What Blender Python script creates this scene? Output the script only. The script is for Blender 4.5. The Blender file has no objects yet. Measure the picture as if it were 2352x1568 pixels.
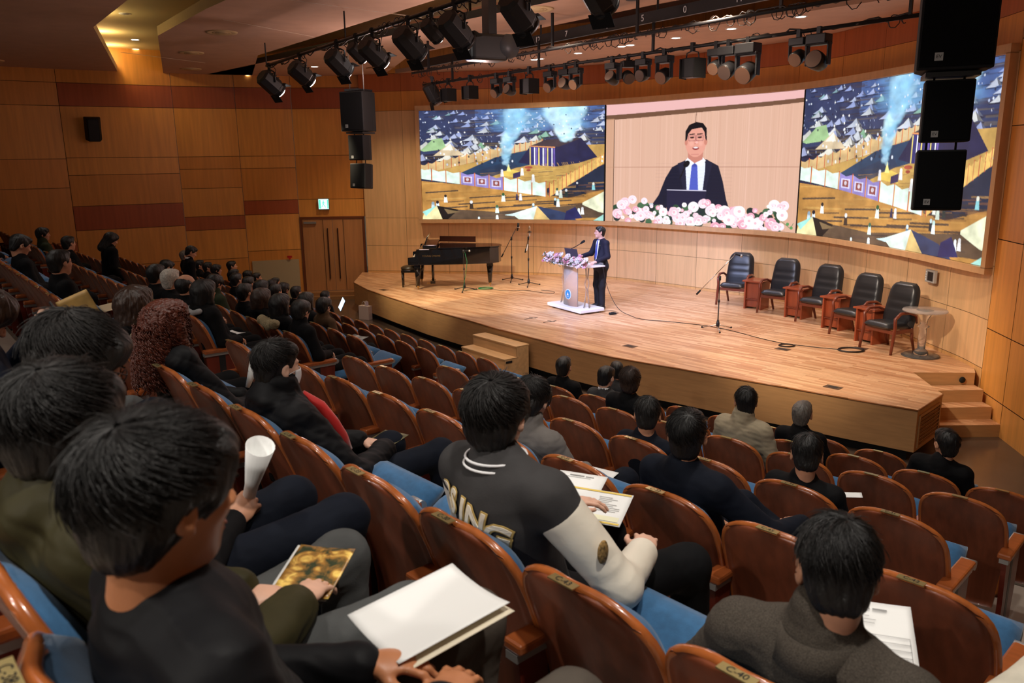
import bpy, bmesh, math, random
import numpy as np
from mathutils import Vector, Matrix
PI = math.pi
rnd = random.Random(7)

# ------------------------------------------------------------------ camera, world, exposure
scene = bpy.context.scene
HC = 3.75
cam_d = bpy.data.cameras.new('camera'); cam = bpy.data.objects.new('camera', cam_d)
scene.collection.objects.link(cam); scene.camera = cam
F_PX = 1826.0
cam_d.sensor_fit = 'HORIZONTAL'; cam_d.sensor_width = 36.0; cam_d.lens = 36.0 * F_PX / 2352.0
TH = math.radians(12.9); ROLL = 0.013
f_ = Vector((0, math.cos(TH), -math.sin(TH))); r0 = Vector((1, 0, 0)); u0 = r0.cross(f_)
r_ = r0 * math.cos(ROLL) - u0 * math.sin(ROLL); u_ = r_.cross(f_)
cam.matrix_world = Matrix(((r_.x, u_.x, -f_.x, 0), (r_.y, u_.y, -f_.y, 0), (r_.z, u_.z, -f_.z, HC), (0, 0, 0, 1)))
cam_d.clip_start = 0.05; cam_d.clip_end = 200
cam_d.dof.use_dof = True; cam_d.dof.focus_distance = 7.0; cam_d.dof.aperture_fstop = 5.0

world = bpy.data.worlds.new('world'); scene.world = world; world.use_nodes = True
bg = world.node_tree.nodes['Background']; bg.inputs[0].default_value = (1.0, 0.74, 0.52, 1); bg.inputs[1].default_value = 0.045
scene.view_settings.view_transform = 'Standard'; scene.view_settings.look = 'None'
scene.view_settings.gamma = 1.0; scene.view_settings.exposure = 1.0
scene.view_settings.use_curve_mapping = False

def lamp(name, kind, loc, energy, color, target=None, size=0.1, angle=60, blend=0.5):
    d = bpy.data.lights.new(name, kind); d.energy = energy; d.color = color
    if kind == 'SPOT':
        d.spot_size = math.radians(angle); d.spot_blend = blend; d.shadow_soft_size = size
    elif kind == 'AREA':
        d.shape = 'DISK'; d.size = size
    else:
        d.shadow_soft_size = size
    o = bpy.data.objects.new(name, d); scene.collection.objects.link(o); o.location = loc
    t = Vector(target) if target is not None else Vector(loc) + Vector((0, 0, -1))
    o.rotation_euler = (t - Vector(loc)).to_track_quat('-Z', 'Y').to_euler()
    return o

# hall frame: NN = direction towards the stage, TT = along the rows (to the right when facing the stage)
NN = Vector((.735, .678, 0)); TT = Vector((.678, -.735, 0))
def hall(perp, along, z=0.0):
    return NN * perp + TT * along + Vector((0, 0, z))
HALL_ROT = math.atan2(TT.y, TT.x)
DL = (1.0, 0.80, 0.58)      # warm downlights
# downlights above the audience, in the recessed gaps and ceiling panels; the last three are fill added to brighten seat backs
for (p, a, e) in [(1.0, -0.5, 150), (0.4, -3.6, 75), (3.4, -1.4, 110), (3.0, -4.8, 75), (5.2, -3.0, 105), (5.4, -7.0, 60),
                  (1.2, -9.0, 38), (1.0, -14.0, 30), (3.6, -11.0, 38), (3.8, -16.5, 32), (7.0, -5.0, 80),
                  (7.4, -11.0, 55), (7.2, -16.5, 40), (-1.6, -1.2, 70), (-3.2, -1.0, 150), (-3.4, -4.6, 120), (-3.2, -9.0, 60)]:
    q = hall(p, a, 5.93)
    lamp('audience_downlight_and_fill', 'SPOT', q, e * 0.95, (1.0, 0.93, 0.84), target=None if p > -3 else hall(p + 4.2, a, 2.0), size=0.09, angle=105, blend=0.9)

# ------------------------------------------------------------------ helpers
C = scene.collection
def srgb(r, g, b):
    f = lambda c: ((c / 255.0) / 12.92) if c <= 10.3 else ((c / 255.0 + 0.055) / 1.055) ** 2.4
    return (f(r), f(g), f(b), 1.0)

class MB:
    def __init__(s): s.v = []; s.f = []; s.m = []; s.sm = []
    def add(s, vs, fs, m=0, smooth=False):
        o = len(s.v); s.v += [tuple(v) for v in vs]
        for f in fs: s.f.append([i + o for i in f]); s.m.append(m); s.sm.append(smooth)
        return s
    def box(s, c, d, m=0, rz=0.0, rx=0.0, ry=0.0):
        M = Matrix.Translation(c) @ Matrix.Rotation(rz, 4, 'Z') @ Matrix.Rotation(ry, 4, 'Y') @ Matrix.Rotation(rx, 4, 'X')
        vs = [M @ Vector((x * d[0] / 2, y * d[1] / 2, z * d[2] / 2)) for x in (-1, 1) for y in (-1, 1) for z in (-1, 1)]
        return s.add(vs, [(0, 1, 3, 2), (4, 6, 7, 5), (0, 4, 5, 1), (2, 3, 7, 6), (0, 2, 6, 4), (1, 5, 7, 3)], m)
    def tube(s, pts, r, n=8, m=0, caps=True, smooth=True):
        pts = [Vector(p) for p in pts]; rs = r if isinstance(r, (list, tuple)) else [r] * len(pts)
        up = Vector((0, 0, 1)); rings = []; prev = None
        for i, p in enumerate(pts):
            a = pts[max(i - 1, 0)]; b = pts[min(i + 1, len(pts) - 1)]; d = (b - a)
            if d.length < 1e-9: d = Vector((0, 0, 1))
            d.normalize()
            if prev is None:
                x = d.cross(up if abs(d.z) < .95 else Vector((1, 0, 0))).normalized()
            else:
                x = (prev - d * prev.dot(d)).normalized()
            prev = x; y = d.cross(x)
            rings.append([p + (x * math.cos(t) + y * math.sin(t)) * rs[i] for t in [2 * PI * k / n for k in range(n)]])
        vs = [v for rg in rings for v in rg]
        fs = [(i * n + k, i * n + (k + 1) % n, (i + 1) * n + (k + 1) % n, (i + 1) * n + k) for i in range(len(pts) - 1) for k in range(n)]
        s.add(vs, fs, m, smooth)
        if caps:
            o = len(s.v) - len(vs)
            s.f.append([o + k for k in range(n)][::-1]); s.m.append(m); s.sm.append(False)
            s.f.append([o + (len(pts) - 1) * n + k for k in range(n)]); s.m.append(m); s.sm.append(False)
        return s
    def lathe(s, prof, c=(0, 0, 0), n=20, m=0, M=None, smooth=True):
        c = Vector(c); vs = []
        for (r, z) in prof:
            for k in range(n):
                t = 2 * PI * k / n; v = Vector((r * math.cos(t), r * math.sin(t), z))
                if M is not None: v = M @ v
                vs.append(c + v)
        fs = [(i * n + k, i * n + (k + 1) % n, (i + 1) * n + (k + 1) % n, (i + 1) * n + k) for i in range(len(prof) - 1) for k in range(n)]
        s.add(vs, fs, m, smooth)
        o = len(s.v) - len(vs)
        s.f.append([o + k for k in range(n)][::-1]); s.m.append(m); s.sm.append(False)
        s.f.append([o + (len(prof) - 1) * n + k for k in range(n)]); s.m.append(m); s.sm.append(False)
        return s
    def prism(s, poly, z0, z1, m=0, mtop=None, mside=None):
        n = len(poly); vs = [(p[0], p[1], z0) for p in poly] + [(p[0], p[1], z1) for p in poly]
        s.add(vs, [list(range(n))[::-1]], m)
        o = len(s.v) - 2 * n
        s.f.append([o + n + k for k in range(n)]); s.m.append(m if mtop is None else mtop); s.sm.append(False)
        for k in range(n):
            s.f.append([o + k, o + (k + 1) % n, o + n + (k + 1) % n, o + n + k]); s.m.append(m if mside is None else mside); s.sm.append(False)
        return s
    def grid(s, P, nu, nv, m=0, smooth=True, flip=False):
        fs = []
        for i in range(nu - 1):
            for j in range(nv - 1):
                q = (i * nv + j, (i + 1) * nv + j, (i + 1) * nv + j + 1, i * nv + j + 1)
                fs.append(q[::-1] if flip else q)
        return s.add(P, fs, m, smooth)
    def ball(s, c, r, m=0, nu=10, nv=8, M=None):
        r = r if isinstance(r, (list, tuple)) else (r, r, r); c = Vector(c); vs = []
        for i in range(nv + 1):
            a = PI * i / nv
            for k in range(nu):
                t = 2 * PI * k / nu
                v = Vector((r[0] * math.sin(a) * math.cos(t), r[1] * math.sin(a) * math.sin(t), -r[2] * math.cos(a)))
                if M is not None: v = M @ v
                vs.append(c + v)
        fs = [(i * nu + k, i * nu + (k + 1) % nu, (i + 1) * nu + (k + 1) % nu, (i + 1) * nu + k) for i in range(nv) for k in range(nu)]
        return s.add(vs, fs, m, True)
    def mesh(s, name, mats):
        me = bpy.data.meshes.new(name); me.from_pydata(s.v, [], s.f)
        for mt in (mats if isinstance(mats, (list, tuple)) else [mats]): me.materials.append(mt)
        me.polygons.foreach_set('material_index', s.m); me.polygons.foreach_set('use_smooth', s.sm)
        me.update(); return me
    def obj(s, name, mats, parent=None, bevel=0.0, seg=2, fixn=False):
        me = s.mesh(name, mats)
        if fixn:
            b = bmesh.new(); b.from_mesh(me); bmesh.ops.recalc_face_normals(b, faces=b.faces); b.to_mesh(me); b.free()
        return link(name, me, parent, bevel, seg)
def link(name, me, parent=None, bevel=0.0, seg=2):
    o = bpy.data.objects.new(name, me); C.objects.link(o)
    if parent: o.parent = parent
    if bevel:
        md = o.modifiers.new('bevel', 'BEVEL'); md.width = bevel; md.segments = seg; md.limit_method = 'ANGLE'; md.angle_limit = math.radians(40)
        md.harden_normals = False
    return o
def thing(name, label, cat, loc=(0, 0, 0), rz=0.0, group=None):
    o = bpy.data.objects.new(name, None); C.objects.link(o); o.location = loc; o.rotation_euler = (0, 0, rz)
    o.empty_display_size = 0.1
    return tag(o, label, cat, group)
def tag(o, label, cat, group=None, kind=None):
    o['label'] = label; o['category'] = cat
    if group: o['group'] = group
    if kind: o['kind'] = kind
    return o
def struct(o):
    o['kind'] = 'structure'; return o
def dup(root, loc=None, rz=None, label=None, group=None):
    r = root.copy(); C.objects.link(r)
    if loc is not None: r.location = loc
    if rz is not None: r.rotation_euler = (0, 0, rz)
    if label: r['label'] = label
    if group: r['group'] = group
    for ch in list(root.children):
        c = ch.copy(); C.objects.link(c); c.parent = r
        for g in list(ch.children):
            d = g.copy(); C.objects.link(d); d.parent = c
    return r

# ------------------------------------------------------------------ materials
def mat(name, col, rough=0.5, metal=0.0, spec=0.5, emit=None, es=0.0, noise=None, bump=None, coat=0.0, trans=0.0, sheen=0.0, alpha=1.0, colnode=None, ior=1.45):
    m = bpy.data.materials.new(name); m.use_nodes = True; nt = m.node_tree; b = nt.nodes['Principled BSDF']
    if len(col) == 3: col = (*col, 1)
    b.inputs['Base Color'].default_value = col; b.inputs['Roughness'].default_value = rough; b.inputs['Metallic'].default_value = metal
    b.inputs['Specular IOR Level'].default_value = spec; b.inputs['Coat Weight'].default_value = coat
    b.inputs['Transmission Weight'].default_value = trans; b.inputs['Sheen Weight'].default_value = sheen; b.inputs['Alpha'].default_value = alpha
    b.inputs['IOR'].default_value = ior
    if emit: b.inputs['Emission Color'].default_value = (*emit[:3], 1); b.inputs['Emission Strength'].default_value = es
    if noise or bump:
        tc = nt.nodes.new('ShaderNodeTexCoord'); mp = nt.nodes.new('ShaderNodeMapping'); nt.links.new(tc.outputs['Object'], mp.inputs[0])
    if noise:   # (scale vec, amount, detail)
        mp.inputs['Scale'].default_value = noise[0]; nz = nt.nodes.new('ShaderNodeTexNoise'); nz.inputs['Scale'].default_value = 1.0
        nz.inputs['Detail'].default_value = noise[2] if len(noise) > 2 else 3; nt.links.new(mp.outputs[0], nz.inputs['Vector'])
        cr = nt.nodes.new('ShaderNodeMapRange'); cr.inputs['From Min'].default_value = .3; cr.inputs['From Max'].default_value = .7
        cr.inputs['To Min'].default_value = 1 - noise[1]; cr.inputs['To Max'].default_value = 1 + noise[1]
        nt.links.new(nz.outputs['Fac'], cr.inputs['Value'])
        mx = nt.nodes.new('ShaderNodeMix'); mx.data_type = 'RGBA'; mx.blend_type = 'MULTIPLY'; mx.inputs['Factor'].default_value = 1
        mx.inputs['A'].default_value = col; nt.links.new(cr.outputs[0], mx.inputs['B']); nt.links.new(mx.outputs['Result'], b.inputs['Base Color'])
    if bump:    # (scale, strength, distance)
        mp2 = nt.nodes.new('ShaderNodeMapping'); nt.links.new(tc.outputs['Object'], mp2.inputs[0])
        mp2.inputs['Scale'].default_value = bump[0] if isinstance(bump[0], tuple) else (bump[0],) * 3
        n2 = nt.nodes.new('ShaderNodeTexNoise'); n2.inputs['Scale'].default_value = 1; n2.inputs['Detail'].default_value = 4
        nt.links.new(mp2.outputs[0], n2.inputs['Vector']); bp = nt.nodes.new('ShaderNodeBump'); bp.inputs['Strength'].default_value = bump[1]
        bp.inputs['Distance'].default_value = bump[2]; nt.links.new(n2.outputs['Fac'], bp.inputs['Height']); nt.links.new(bp.outputs[0], b.inputs['Normal'])
    return m
def attr_mat(name, rough=0.5, emit=False, es=1.0, noise=None):
    m = bpy.data.materials.new(name); m.use_nodes = True; nt = m.node_tree; b = nt.nodes['Principled BSDF']
    a = nt.nodes.new('ShaderNodeAttribute'); a.attribute_name = 'Col'
    b.inputs['Roughness'].default_value = rough
    if emit:
        b.inputs['Base Color'].default_value = (.01, .01, .01, 1); nt.links.new(a.outputs['Color'], b.inputs['Emission Color']); b.inputs['Emission Strength'].default_value = es
    else:
        out = a.outputs['Color']
        if noise:
            tc = nt.nodes.new('ShaderNodeTexCoord'); mp = nt.nodes.new('ShaderNodeMapping'); mp.inputs['Scale'].default_value = noise[0]
            nt.links.new(tc.outputs['Object'], mp.inputs[0]); nz = nt.nodes.new('ShaderNodeTexNoise'); nz.inputs['Scale'].default_value = 1; nz.inputs['Detail'].default_value = 4
            nt.links.new(mp.outputs[0], nz.inputs['Vector']); cr = nt.nodes.new('ShaderNodeMapRange'); cr.inputs['From Min'].default_value = .3; cr.inputs['From Max'].default_value = .7
            cr.inputs['To Min'].default_value = 1 - noise[1]; cr.inputs['To Max'].default_value = 1 + noise[1]; nt.links.new(nz.outputs['Fac'], cr.inputs['Value'])
            mx = nt.nodes.new('ShaderNodeMix'); mx.data_type = 'RGBA'; mx.blend_type = 'MULTIPLY'; mx.inputs['Factor'].default_value = 1
            nt.links.new(out, mx.inputs['A']); nt.links.new(cr.outputs[0], mx.inputs['B']); out = mx.outputs['Result']
        nt.links.new(out, b.inputs['Base Color'])
    return m
def set_face_cols(me, cols):
    ca = me.color_attributes.new('Col', 'FLOAT_COLOR', 'CORNER'); arr = []
    for p, c in zip(me.polygons, cols): arr += list(c[:3]) + [1.0] if False else (list(c[:3]) + [1.0]) * len(p.vertices)
    ca.data.foreach_set('color', arr)

M = {}
M['wall'] = attr_mat('birch_veneer_panels', 0.42, noise=((14, 14, 0.9), 0.10))
M['groove'] = mat('dark_panel_groove', (.07, .03, .012), .8)
M['frame'] = mat('screen_frame_veneer', (.64, .39, .20), .4, noise=((9, 9, 2), .08))
M['black'] = mat('black_painted_metal', (.012, .012, .014), .45)
M['blackm'] = mat('matte_black', (.006, .006, .007), .8)
M['piano'] = mat('black_piano_lacquer', (.008, .007, .007), .08, coat=.6)
M['chrome'] = mat('chrome', (.75, .75, .76), .18, metal=1)
M['grey'] = mat('grey_metal', (.42, .42, .42), .4, metal=.7)
M['brass'] = mat('brass', (.75, .52, .20), .3, metal=1)
M['gold'] = mat('gold_number_plate', (.62, .50, .22), .3, metal=.85)
M['seatwood'] = mat('reddish_brown_seat_shell', (.19, .050, .022), .38, coat=.15, noise=((22, 22, 1.5), .22, 4))
M['seatedge'] = mat('orange_brown_shell_edge', (.36, .10, .024), .25, coat=.4, noise=((30, 30, 3), .15))
M['armwood'] = mat('orange_brown_armrest', (.33, .085, .022), .3, coat=.35, noise=((6, 30, 30), .2))
M['sidewood'] = mat('dark_red_end_panel', (.14, .02, .010), .35, noise=((14, 14, 1.5), .2))
M['blue'] = mat('blue_seat_fabric', (.032, .125, .27), .85, sheen=.25, noise=((40, 40, 40), .12), bump=(260, .25, .002))
M['white'] = mat('white_paint', (.8, .8, .8), .4)
M['paper'] = mat('white_paper', (.86, .87, .86), .6)
M['skin'] = mat('skin', (.56, .27, .16), .5, noise=((30, 30, 30), .07), bump=(150, .08, .002))
M['skin2'] = mat('fair_skin', (.72, .42, .30), .48, noise=((30, 30, 30), .06))
M['lips'] = mat('lips', (.45, .15, .11), .45)
M['eye'] = mat('dark_eye', (.01, .008, .007), .2)
def hairmat(name, col, rough=.46):
    return mat(name, col, rough, spec=.6, noise=((60, 60, 60), .35, 5), bump=((190, 190, 60), .55, .004))
M['hair'] = hairmat('black_hair', (.0045, .0036, .0034))
M['hair_soft'] = hairmat('soft_black_hair', (.008, .0062, .0055), .5)
M['hair_brown'] = hairmat('dark_brown_hair', (.032, .015, .009), .42)
M['hair_red'] = hairmat('reddish_curly_hair', (.095, .020, .009), .42)
M['hair_grey'] = hairmat('grey_hair', (.13, .115, .10), .5)
M['hair_white'] = hairmat('white_hair', (.50, .46, .40), .55)
def cloth(name, col, rough=.85, b=.25, s=220, nz=.12):
    return mat(name, col, rough, spec=.2, noise=((12, 12, 12), nz, 4), bump=(s, b, .002))
M['c_black'] = cloth('black_cloth', (.0032, .0032, .004)); M['c_black2'] = cloth('black_suit', (.0026, .0026, .0034), .8)
M['c_nylon'] = cloth('black_nylon', (.0048, .0048, .006), .62, .3, 50); M['c_navy'] = cloth('navy_cloth', (.0045, .0065, .013))
M['c_navyny'] = cloth('navy_nylon', (.007, .010, .020), .6, .2, 70); M['c_olive'] = cloth('olive_nylon', (.036, .031, .012), .6, .2, 70)
M['c_grey'] = cloth('charcoal_wool', (.048, .046, .047)); M['c_cream'] = mat('cream_leather', (.82, .76, .64), .45, bump=(60, .2, .004))
M['c_lgrey'] = cloth('warm_grey_cotton', (.165, .150, .140)); M['c_beige'] = cloth('beige_trench', (.34, .28, .19)); M['c_knit'] = mat('beige_knit', (.42, .34, .22), .9, bump=((40, 40, 160), .8, .008))
M['c_green'] = cloth('green_cloth', (.012, .09, .05)); M['c_dgreen'] = cloth('dull_green_cloth', (.03, .04, .02)); M['c_brown'] = cloth('brown_coat', (.085, .048, .024))
M['c_tweed'] = mat('grey_tweed', (.060, .050, .040), .9, spec=.2, noise=((300, 300, 300), .45, 5), bump=(300, .5, .003)); M['c_jean'] = cloth('grey_denim', (.075, .078, .078), .9, .4, 300)
M['c_khaki'] = cloth('pale_khaki', (.60, .56, .46), .8); M['c_taupe'] = cloth('taupe_trousers', (.075, .062, .050)); M['c_red'] = mat('red_scarf', (.62, .015, .012), .6, sheen=.3)
M['c_white'] = mat('white_shirt', (.85, .85, .87), .6); M['c_tie'] = mat('blue_tie', (.07, .09, .34), .5); M['fur'] = mat('cream_fur', (.48, .38, .22), .95, bump=(120, 1, .02))
M['mask'] = mat('white_face_mask', (.82, .82, .84), .7); M['glassrim'] = mat('black_spectacle_rim', (.01, .01, .01), .3)
M['ceil'] = mat('ceiling_plaster', (.56, .36, .26), .9, noise=((3, 3, 3), .05), bump=(140, .2, .004))
M['ceil_edge'] = mat('ceiling_edge_paint', (.66, .50, .28), .85)
M['cable'] = mat('black_cable', (.015, .008, .006), .5)
M['text'] = mat('white_lettering', (.7, .7, .7), .5)
# ------------------------------------------------------------------ walls
def catmull(pts, n=12):
    P = [np.array(p, float) for p in pts]; P = [2 * P[0] - P[1]] + P + [2 * P[-1] - P[-2]]; out = []
    for i in range(1, len(P) - 2):
        for k in range(n):
            t = k / n
            out.append(0.5 * ((2 * P[i]) + (-P[i - 1] + P[i + 1]) * t + (2 * P[i - 1] - 5 * P[i] + 4 * P[i + 1] - P[i + 2]) * t * t + (-P[i - 1] + 3 * P[i] - 3 * P[i + 1] + P[i + 2]) * t ** 3))
    out.append(P[-2]); return np.array(out)
def arclen(pl):
    return np.concatenate([[0], np.cumsum(np.linalg.norm(np.diff(pl, axis=0), axis=1))])
def at_s(pl, L, s):
    s = min(max(s, 0), L[-1]); i = min(int(np.searchsorted(L, s, side='right')) - 1, len(pl) - 2)
    t = (s - L[i]) / max(L[i + 1] - L[i], 1e-9); p = pl[i] * (1 - t) + pl[i + 1] * t
    d = pl[i + 1] - pl[i]; d = d / np.linalg.norm(d); return p, np.array([d[1], -d[0]])      # right-hand normal
OR = srgb(226, 158, 78); OR2 = srgb(214, 144, 66); OR3 = srgb(232, 166, 88); SW = srgb(224, 183, 135); SW2 = srgb(214, 166, 108); DK = srgb(168, 84, 44); DK2 = srgb(180, 98, 52)
def jit(c, r=rnd, a=.05):
    k = 1 + r.uniform(-a, a); return (c[0] * k, c[1] * k, c[2] * k * (1 + r.uniform(-.03, .03)))
def wall(name, pl, cols, bands, off=0.0, gap=.006, sub=None, back=.02):
    """pl polyline (interior is on its right-hand side); cols = arc positions of panel columns; bands = list (z0,z1,colour) or function(col)->list"""
    pl = np.array(pl, float); L = arclen(pl); mb = MB(); fc = []
    for ci in range(len(cols) - 1):
        s0, s1 = cols[ci], cols[ci + 1]; bl = bands(ci) if callable(bands) else bands
        knots = [s for s in L if s0 + gap < s < s1 - gap]
        ss = [s0 + gap] + knots + [s1 - gap]
        for (z0, z1, col) in bl:
            c = jit(col)
            for i in range(len(ss) - 1):
                (p, n1), (q, n2) = at_s(pl, L, ss[i] + 1e-5), at_s(pl, L, ss[i + 1] - 1e-5)
                p = p + n1 * off; q = q + n2 * off
                mb.add([(p[0], p[1], z0 + gap), (q[0], q[1], z0 + gap), (q[0], q[1], z1 - gap), (p[0], p[1], z1 - gap)], [(0, 3, 2, 1)], 0)
                fc.append(c)
    zs = bands(0) if callable(bands) else bands
    z0 = min(b[0] for b in zs); z1 = max(b[1] for b in zs)
    for i in range(len(pl) - 1):
        d = pl[i + 1] - pl[i]; d = d / np.linalg.norm(d); nn = np.array([d[1], -d[0]]) * (off - back)
        p = pl[i] + nn; q = pl[i + 1] + nn
        mb.add([(p[0], p[1], z0), (q[0], q[1], z0), (q[0], q[1], z1), (p[0], p[1], z1)], [(0, 3, 2, 1)], 1); fc.append((.02, .01, .005))
        # rear face gives the wall a thickness
        nb = np.array([d[1], -d[0]]) * (off - back - .12); p = pl[i] + nb; q = pl[i + 1] + nb
        mb.add([(p[0], p[1], z0), (q[0], q[1], z0), (q[0], q[1], z1), (p[0], p[1], z1)], [(0, 1, 2, 3)], 1); fc.append((.02, .01, .005))
    me = mb.mesh(name, [M['wall'], M['groove']]); set_face_cols(me, fc)
    return struct(link(name, me))
ZS = 0.70                                     # stage floor level
S_PTS = [(-2.37, 21.78), (0.09, 21.34), (2.39, 20.33), (4.28, 18.41), (5.85, 16.41), (6.49, 13.67), (6.65, 11.09)]
S_PL = catmull(S_PTS, 10)
WP = catmull([(-4.02, 22.25), (-2.40, 21.93), (0.13, 21.48), (2.48, 20.45), (4.39, 18.50), (5.98, 16.46), (6.63, 13.69), (6.76, 11.9), (6.70, 10.95)], 8)
LW = arclen(WP)
ncol = 15; cols = [LW[-1] * i / ncol for i in range(ncol + 1)]
wall('wall_stage', WP, cols, [(ZS - .75, ZS + .06, SW2), (ZS + .06, ZS + .76, SW), (ZS + .76, ZS + 1.52, SW), (ZS + 1.52, 5.05, SW), (5.05, 5.55, OR2), (5.55, 6.0, DK2), (6.0, 7.4, OR2)], gap=.0035)
# left wall of the hall (the door bay and the folded side wall)
LWPTS = [(-15.6, 15.6), (-13.6, 18.05), (-10.88, 20.05), (-8.66, 21.35), (-7.24, 21.92), (-5.87, 22.34)]
lw = np.array(LWPTS); LL = arclen(lw)
T1, T2 = 5.15, 5.69
def lbands(ci):
    sets = [
        [(-.05, 1.9, OR2), (1.9, 2.45, DK), (2.45, 3.92, OR), (3.92, T1, OR2), (T1, T2, OR2), (T2, 7.2, OR2)],
        [(-.05, 1.35, OR), (1.35, 1.85, DK2), (1.85, 3.2, OR2), (3.2, 3.9, OR2), (3.9, T1, OR), (T1, T2, OR2), (T2, 7.2, OR2)],
        [(-.05, 1.2, OR2), (1.2, 2.14, OR), (2.14, 2.74, DK), (2.74, 3.5, OR2), (3.5, 3.92, OR), (3.92, T1, OR), (T1, T2, DK), (T2, 7.2, OR2)],
        [(-.05, 1.2, OR2), (1.2, 2.0, OR), (2.0, 2.36, DK2), (2.36, 3.1, OR), (3.1, 3.6, OR2), (3.6, 3.92, OR2), (3.92, T1, OR), (T1, T2, DK), (T2, 7.2, OR2)],
        [(-.05, 1.37, OR2), (1.37, 2.36, OR), (2.36, 2.74, DK), (2.74, 3.6, OR2), (3.6, 3.92, OR), (3.92, T1, OR), (T1, T2, DK), (T2, 7.2, OR2)]]
    return sets[min(ci, 4)]
wall('wall_left', lw, [LL[0], LL[1], LL[2], LL[3], LL[4], LL[5]], lbands)
db = np.array([(-5.87, 22.34), (-4.02, 22.46)]); Ld = arclen(db)
wall('wall_door', db, [0, Ld[-1]], [(2.25, 2.74, OR), (2.74, 3.92, OR2), (3.92, T1, OR), (T1, T2, DK), (T2, 7.2, OR2)])
wall('wall_door_return', [(-4.02, 22.60), (-4.02, 22.25)], [0, .35], [(-.05, 2.25, DK2), (2.25, 7.2, OR2)])
# right wall: the lower part of the hall beside the steps, and its outward turn near the camera
rw = np.array([(6.70, 10.95), (6.58, 10.2), (6.46, 9.45), (6.62, 8.6), (7.3, 6.6), (7.9, 3.5), (7.9, -3)]); LR = arclen(rw)
wall('wall_right', rw, list(LR), [(-.05, .45, OR3), (.45, 1.35, OR), (1.35, 2.6, OR), (2.6, 4.1, OR2), (4.1, 5.2, OR), (5.2, 7.4, OR2)])
# the skirting strip and light socket panel left of the door
mb = MB(); mb.box((-6.55, 22.10, .55), (1.25, .03, 1.1), 0, rz=math.atan2(.42, 1.37))
struct(mb.obj('trim_1', mat('pale_wall_board', (.45, .38, .25), .6)))

# double door with two long slot handles
def door():
    d0 = Vector((-5.80, 22.30, 0)); ang = math.atan2(.12, 1.85)
    root = bpy.data.objects.new('door_1', None); C.objects.link(root); root.location = (d0.x, d0.y, 0.18); root.rotation_euler = (0, 0, ang)
    root['kind'] = 'structure'; root['label'] = 'tall wooden double door under the green exit sign'
    W = 1.66; H = 2.02; dm = mat('door_veneer', (.50, .235, .095), .42, noise=((18, 18, 1), .1)); fm = mat('door_frame', (.17, .05, .018), .4)
    MB().box((W / 4, .06, H / 2), (W / 2 - .01, .05, H - .01)).obj('door_leaf', dm, root, .003)
    MB().box((3 * W / 4, .06, H / 2), (W / 2 - .01, .05, H - .01)).obj('door_leaf', dm, root, .003)
    mb = MB(); mb.box((-.03, .06, H / 2), (.06, .1, H + .06)).box((W + .03, .06, H / 2), (.06, .1, H + .06)).box((W / 2, .06, H + .03), (W + .12, .1, .06))
    mb.obj('door_frame', fm, root)
    for x in (W / 2 - .14, W / 2 + .14): MB().box((x, .015, H * .52), (.025, .04, 1.42)).obj('slot_handle', mat('dark_handle', (.05, .015, .006), .4), root)
    for x in (W / 2 - .26, W / 2 + .30): MB().box((x, .028, H * .5), (.008, .012, 1.98)).obj('door_seam_strip', M['black'], root)
    MB().box((.22, .0, H - .10), (.34, .07, .06)).obj('door_closer', M['grey'], root, .005)
    return root
door()
for i, (z, dx) in enumerate(((.0, .0), (.09, .12))):
    struct(MB().box((-4.97, 22.22 - .18 * (1 - i), .045 + z), (1.9, .32, .09), rz=math.atan2(.12, 1.85)).obj('trim_%d' % (i + 2), mat('door_step', (.34, .17, .07), .4)))
# exit sign: green running person on a lit white panel
def exit_sign():
    t = thing('exit_sign', 'small lit green and white running-person exit sign above the wooden double door', 'sign', (-5.16, 22.33, 2.47), math.atan2(.12, 1.85))
    MB().box((0, -.03, .14), (.31, .06, .31)).obj('housing', M['grey'], t, .006)
    gm = mat('lit_green_sign', (.02, .3, .2), .5, emit=(.10, .62, .45), es=.7); wm = mat('lit_white_sign', (.8, .9, .88), .5, emit=(.62, 1, .93), es=.65)
    MB().box((0, -.064, .14), (.27, .008, .27)).obj('lit_panel', wm, t)
    mb = MB()
    mb.box((-.10, -.070, .14), (.05, .004, .24)).box((.115, -.070, .14), (.03, .004, .24))
    mb.tube([(0, -.071, .24), (0, -.071, .215)], .014, 8).tube([(.0, -.07, .21), (-.01, -.07, .14)], .016, 6).tube([(-.01, -.07, .14), (.035, -.07, .09), (.05, -.07, .05)], .009, 6)
    mb.tube([(-.01, -.07, .14), (-.03, -.07, .09), (-.055, -.07, .06)], .009, 6).tube([(0, -.07, .2), (.035, -.07, .165), (.055, -.07, .18)], .007, 6).tube([(0, -.07, .2), (-.035, -.07, .17)], .007, 6)
    mb.obj('running_figure', gm, t)
exit_sign()
# red fire arrow sticker on the left wall
o = MB().box((-6.17, 22.155, 1.18), (.13, .008, .055), rz=.27).add([(-6.21, 22.14, 1.15), (-6.13, 22.165, 1.15), (-6.17, 22.15, 1.09)], [(0, 1, 2)]).obj('fire_arrow_sticker', mat('red_sticker', (.5, .01, .01), .5))
tag(o, 'tiny red arrow sticker on the wooden wall left of the double door', 'sticker')
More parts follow.
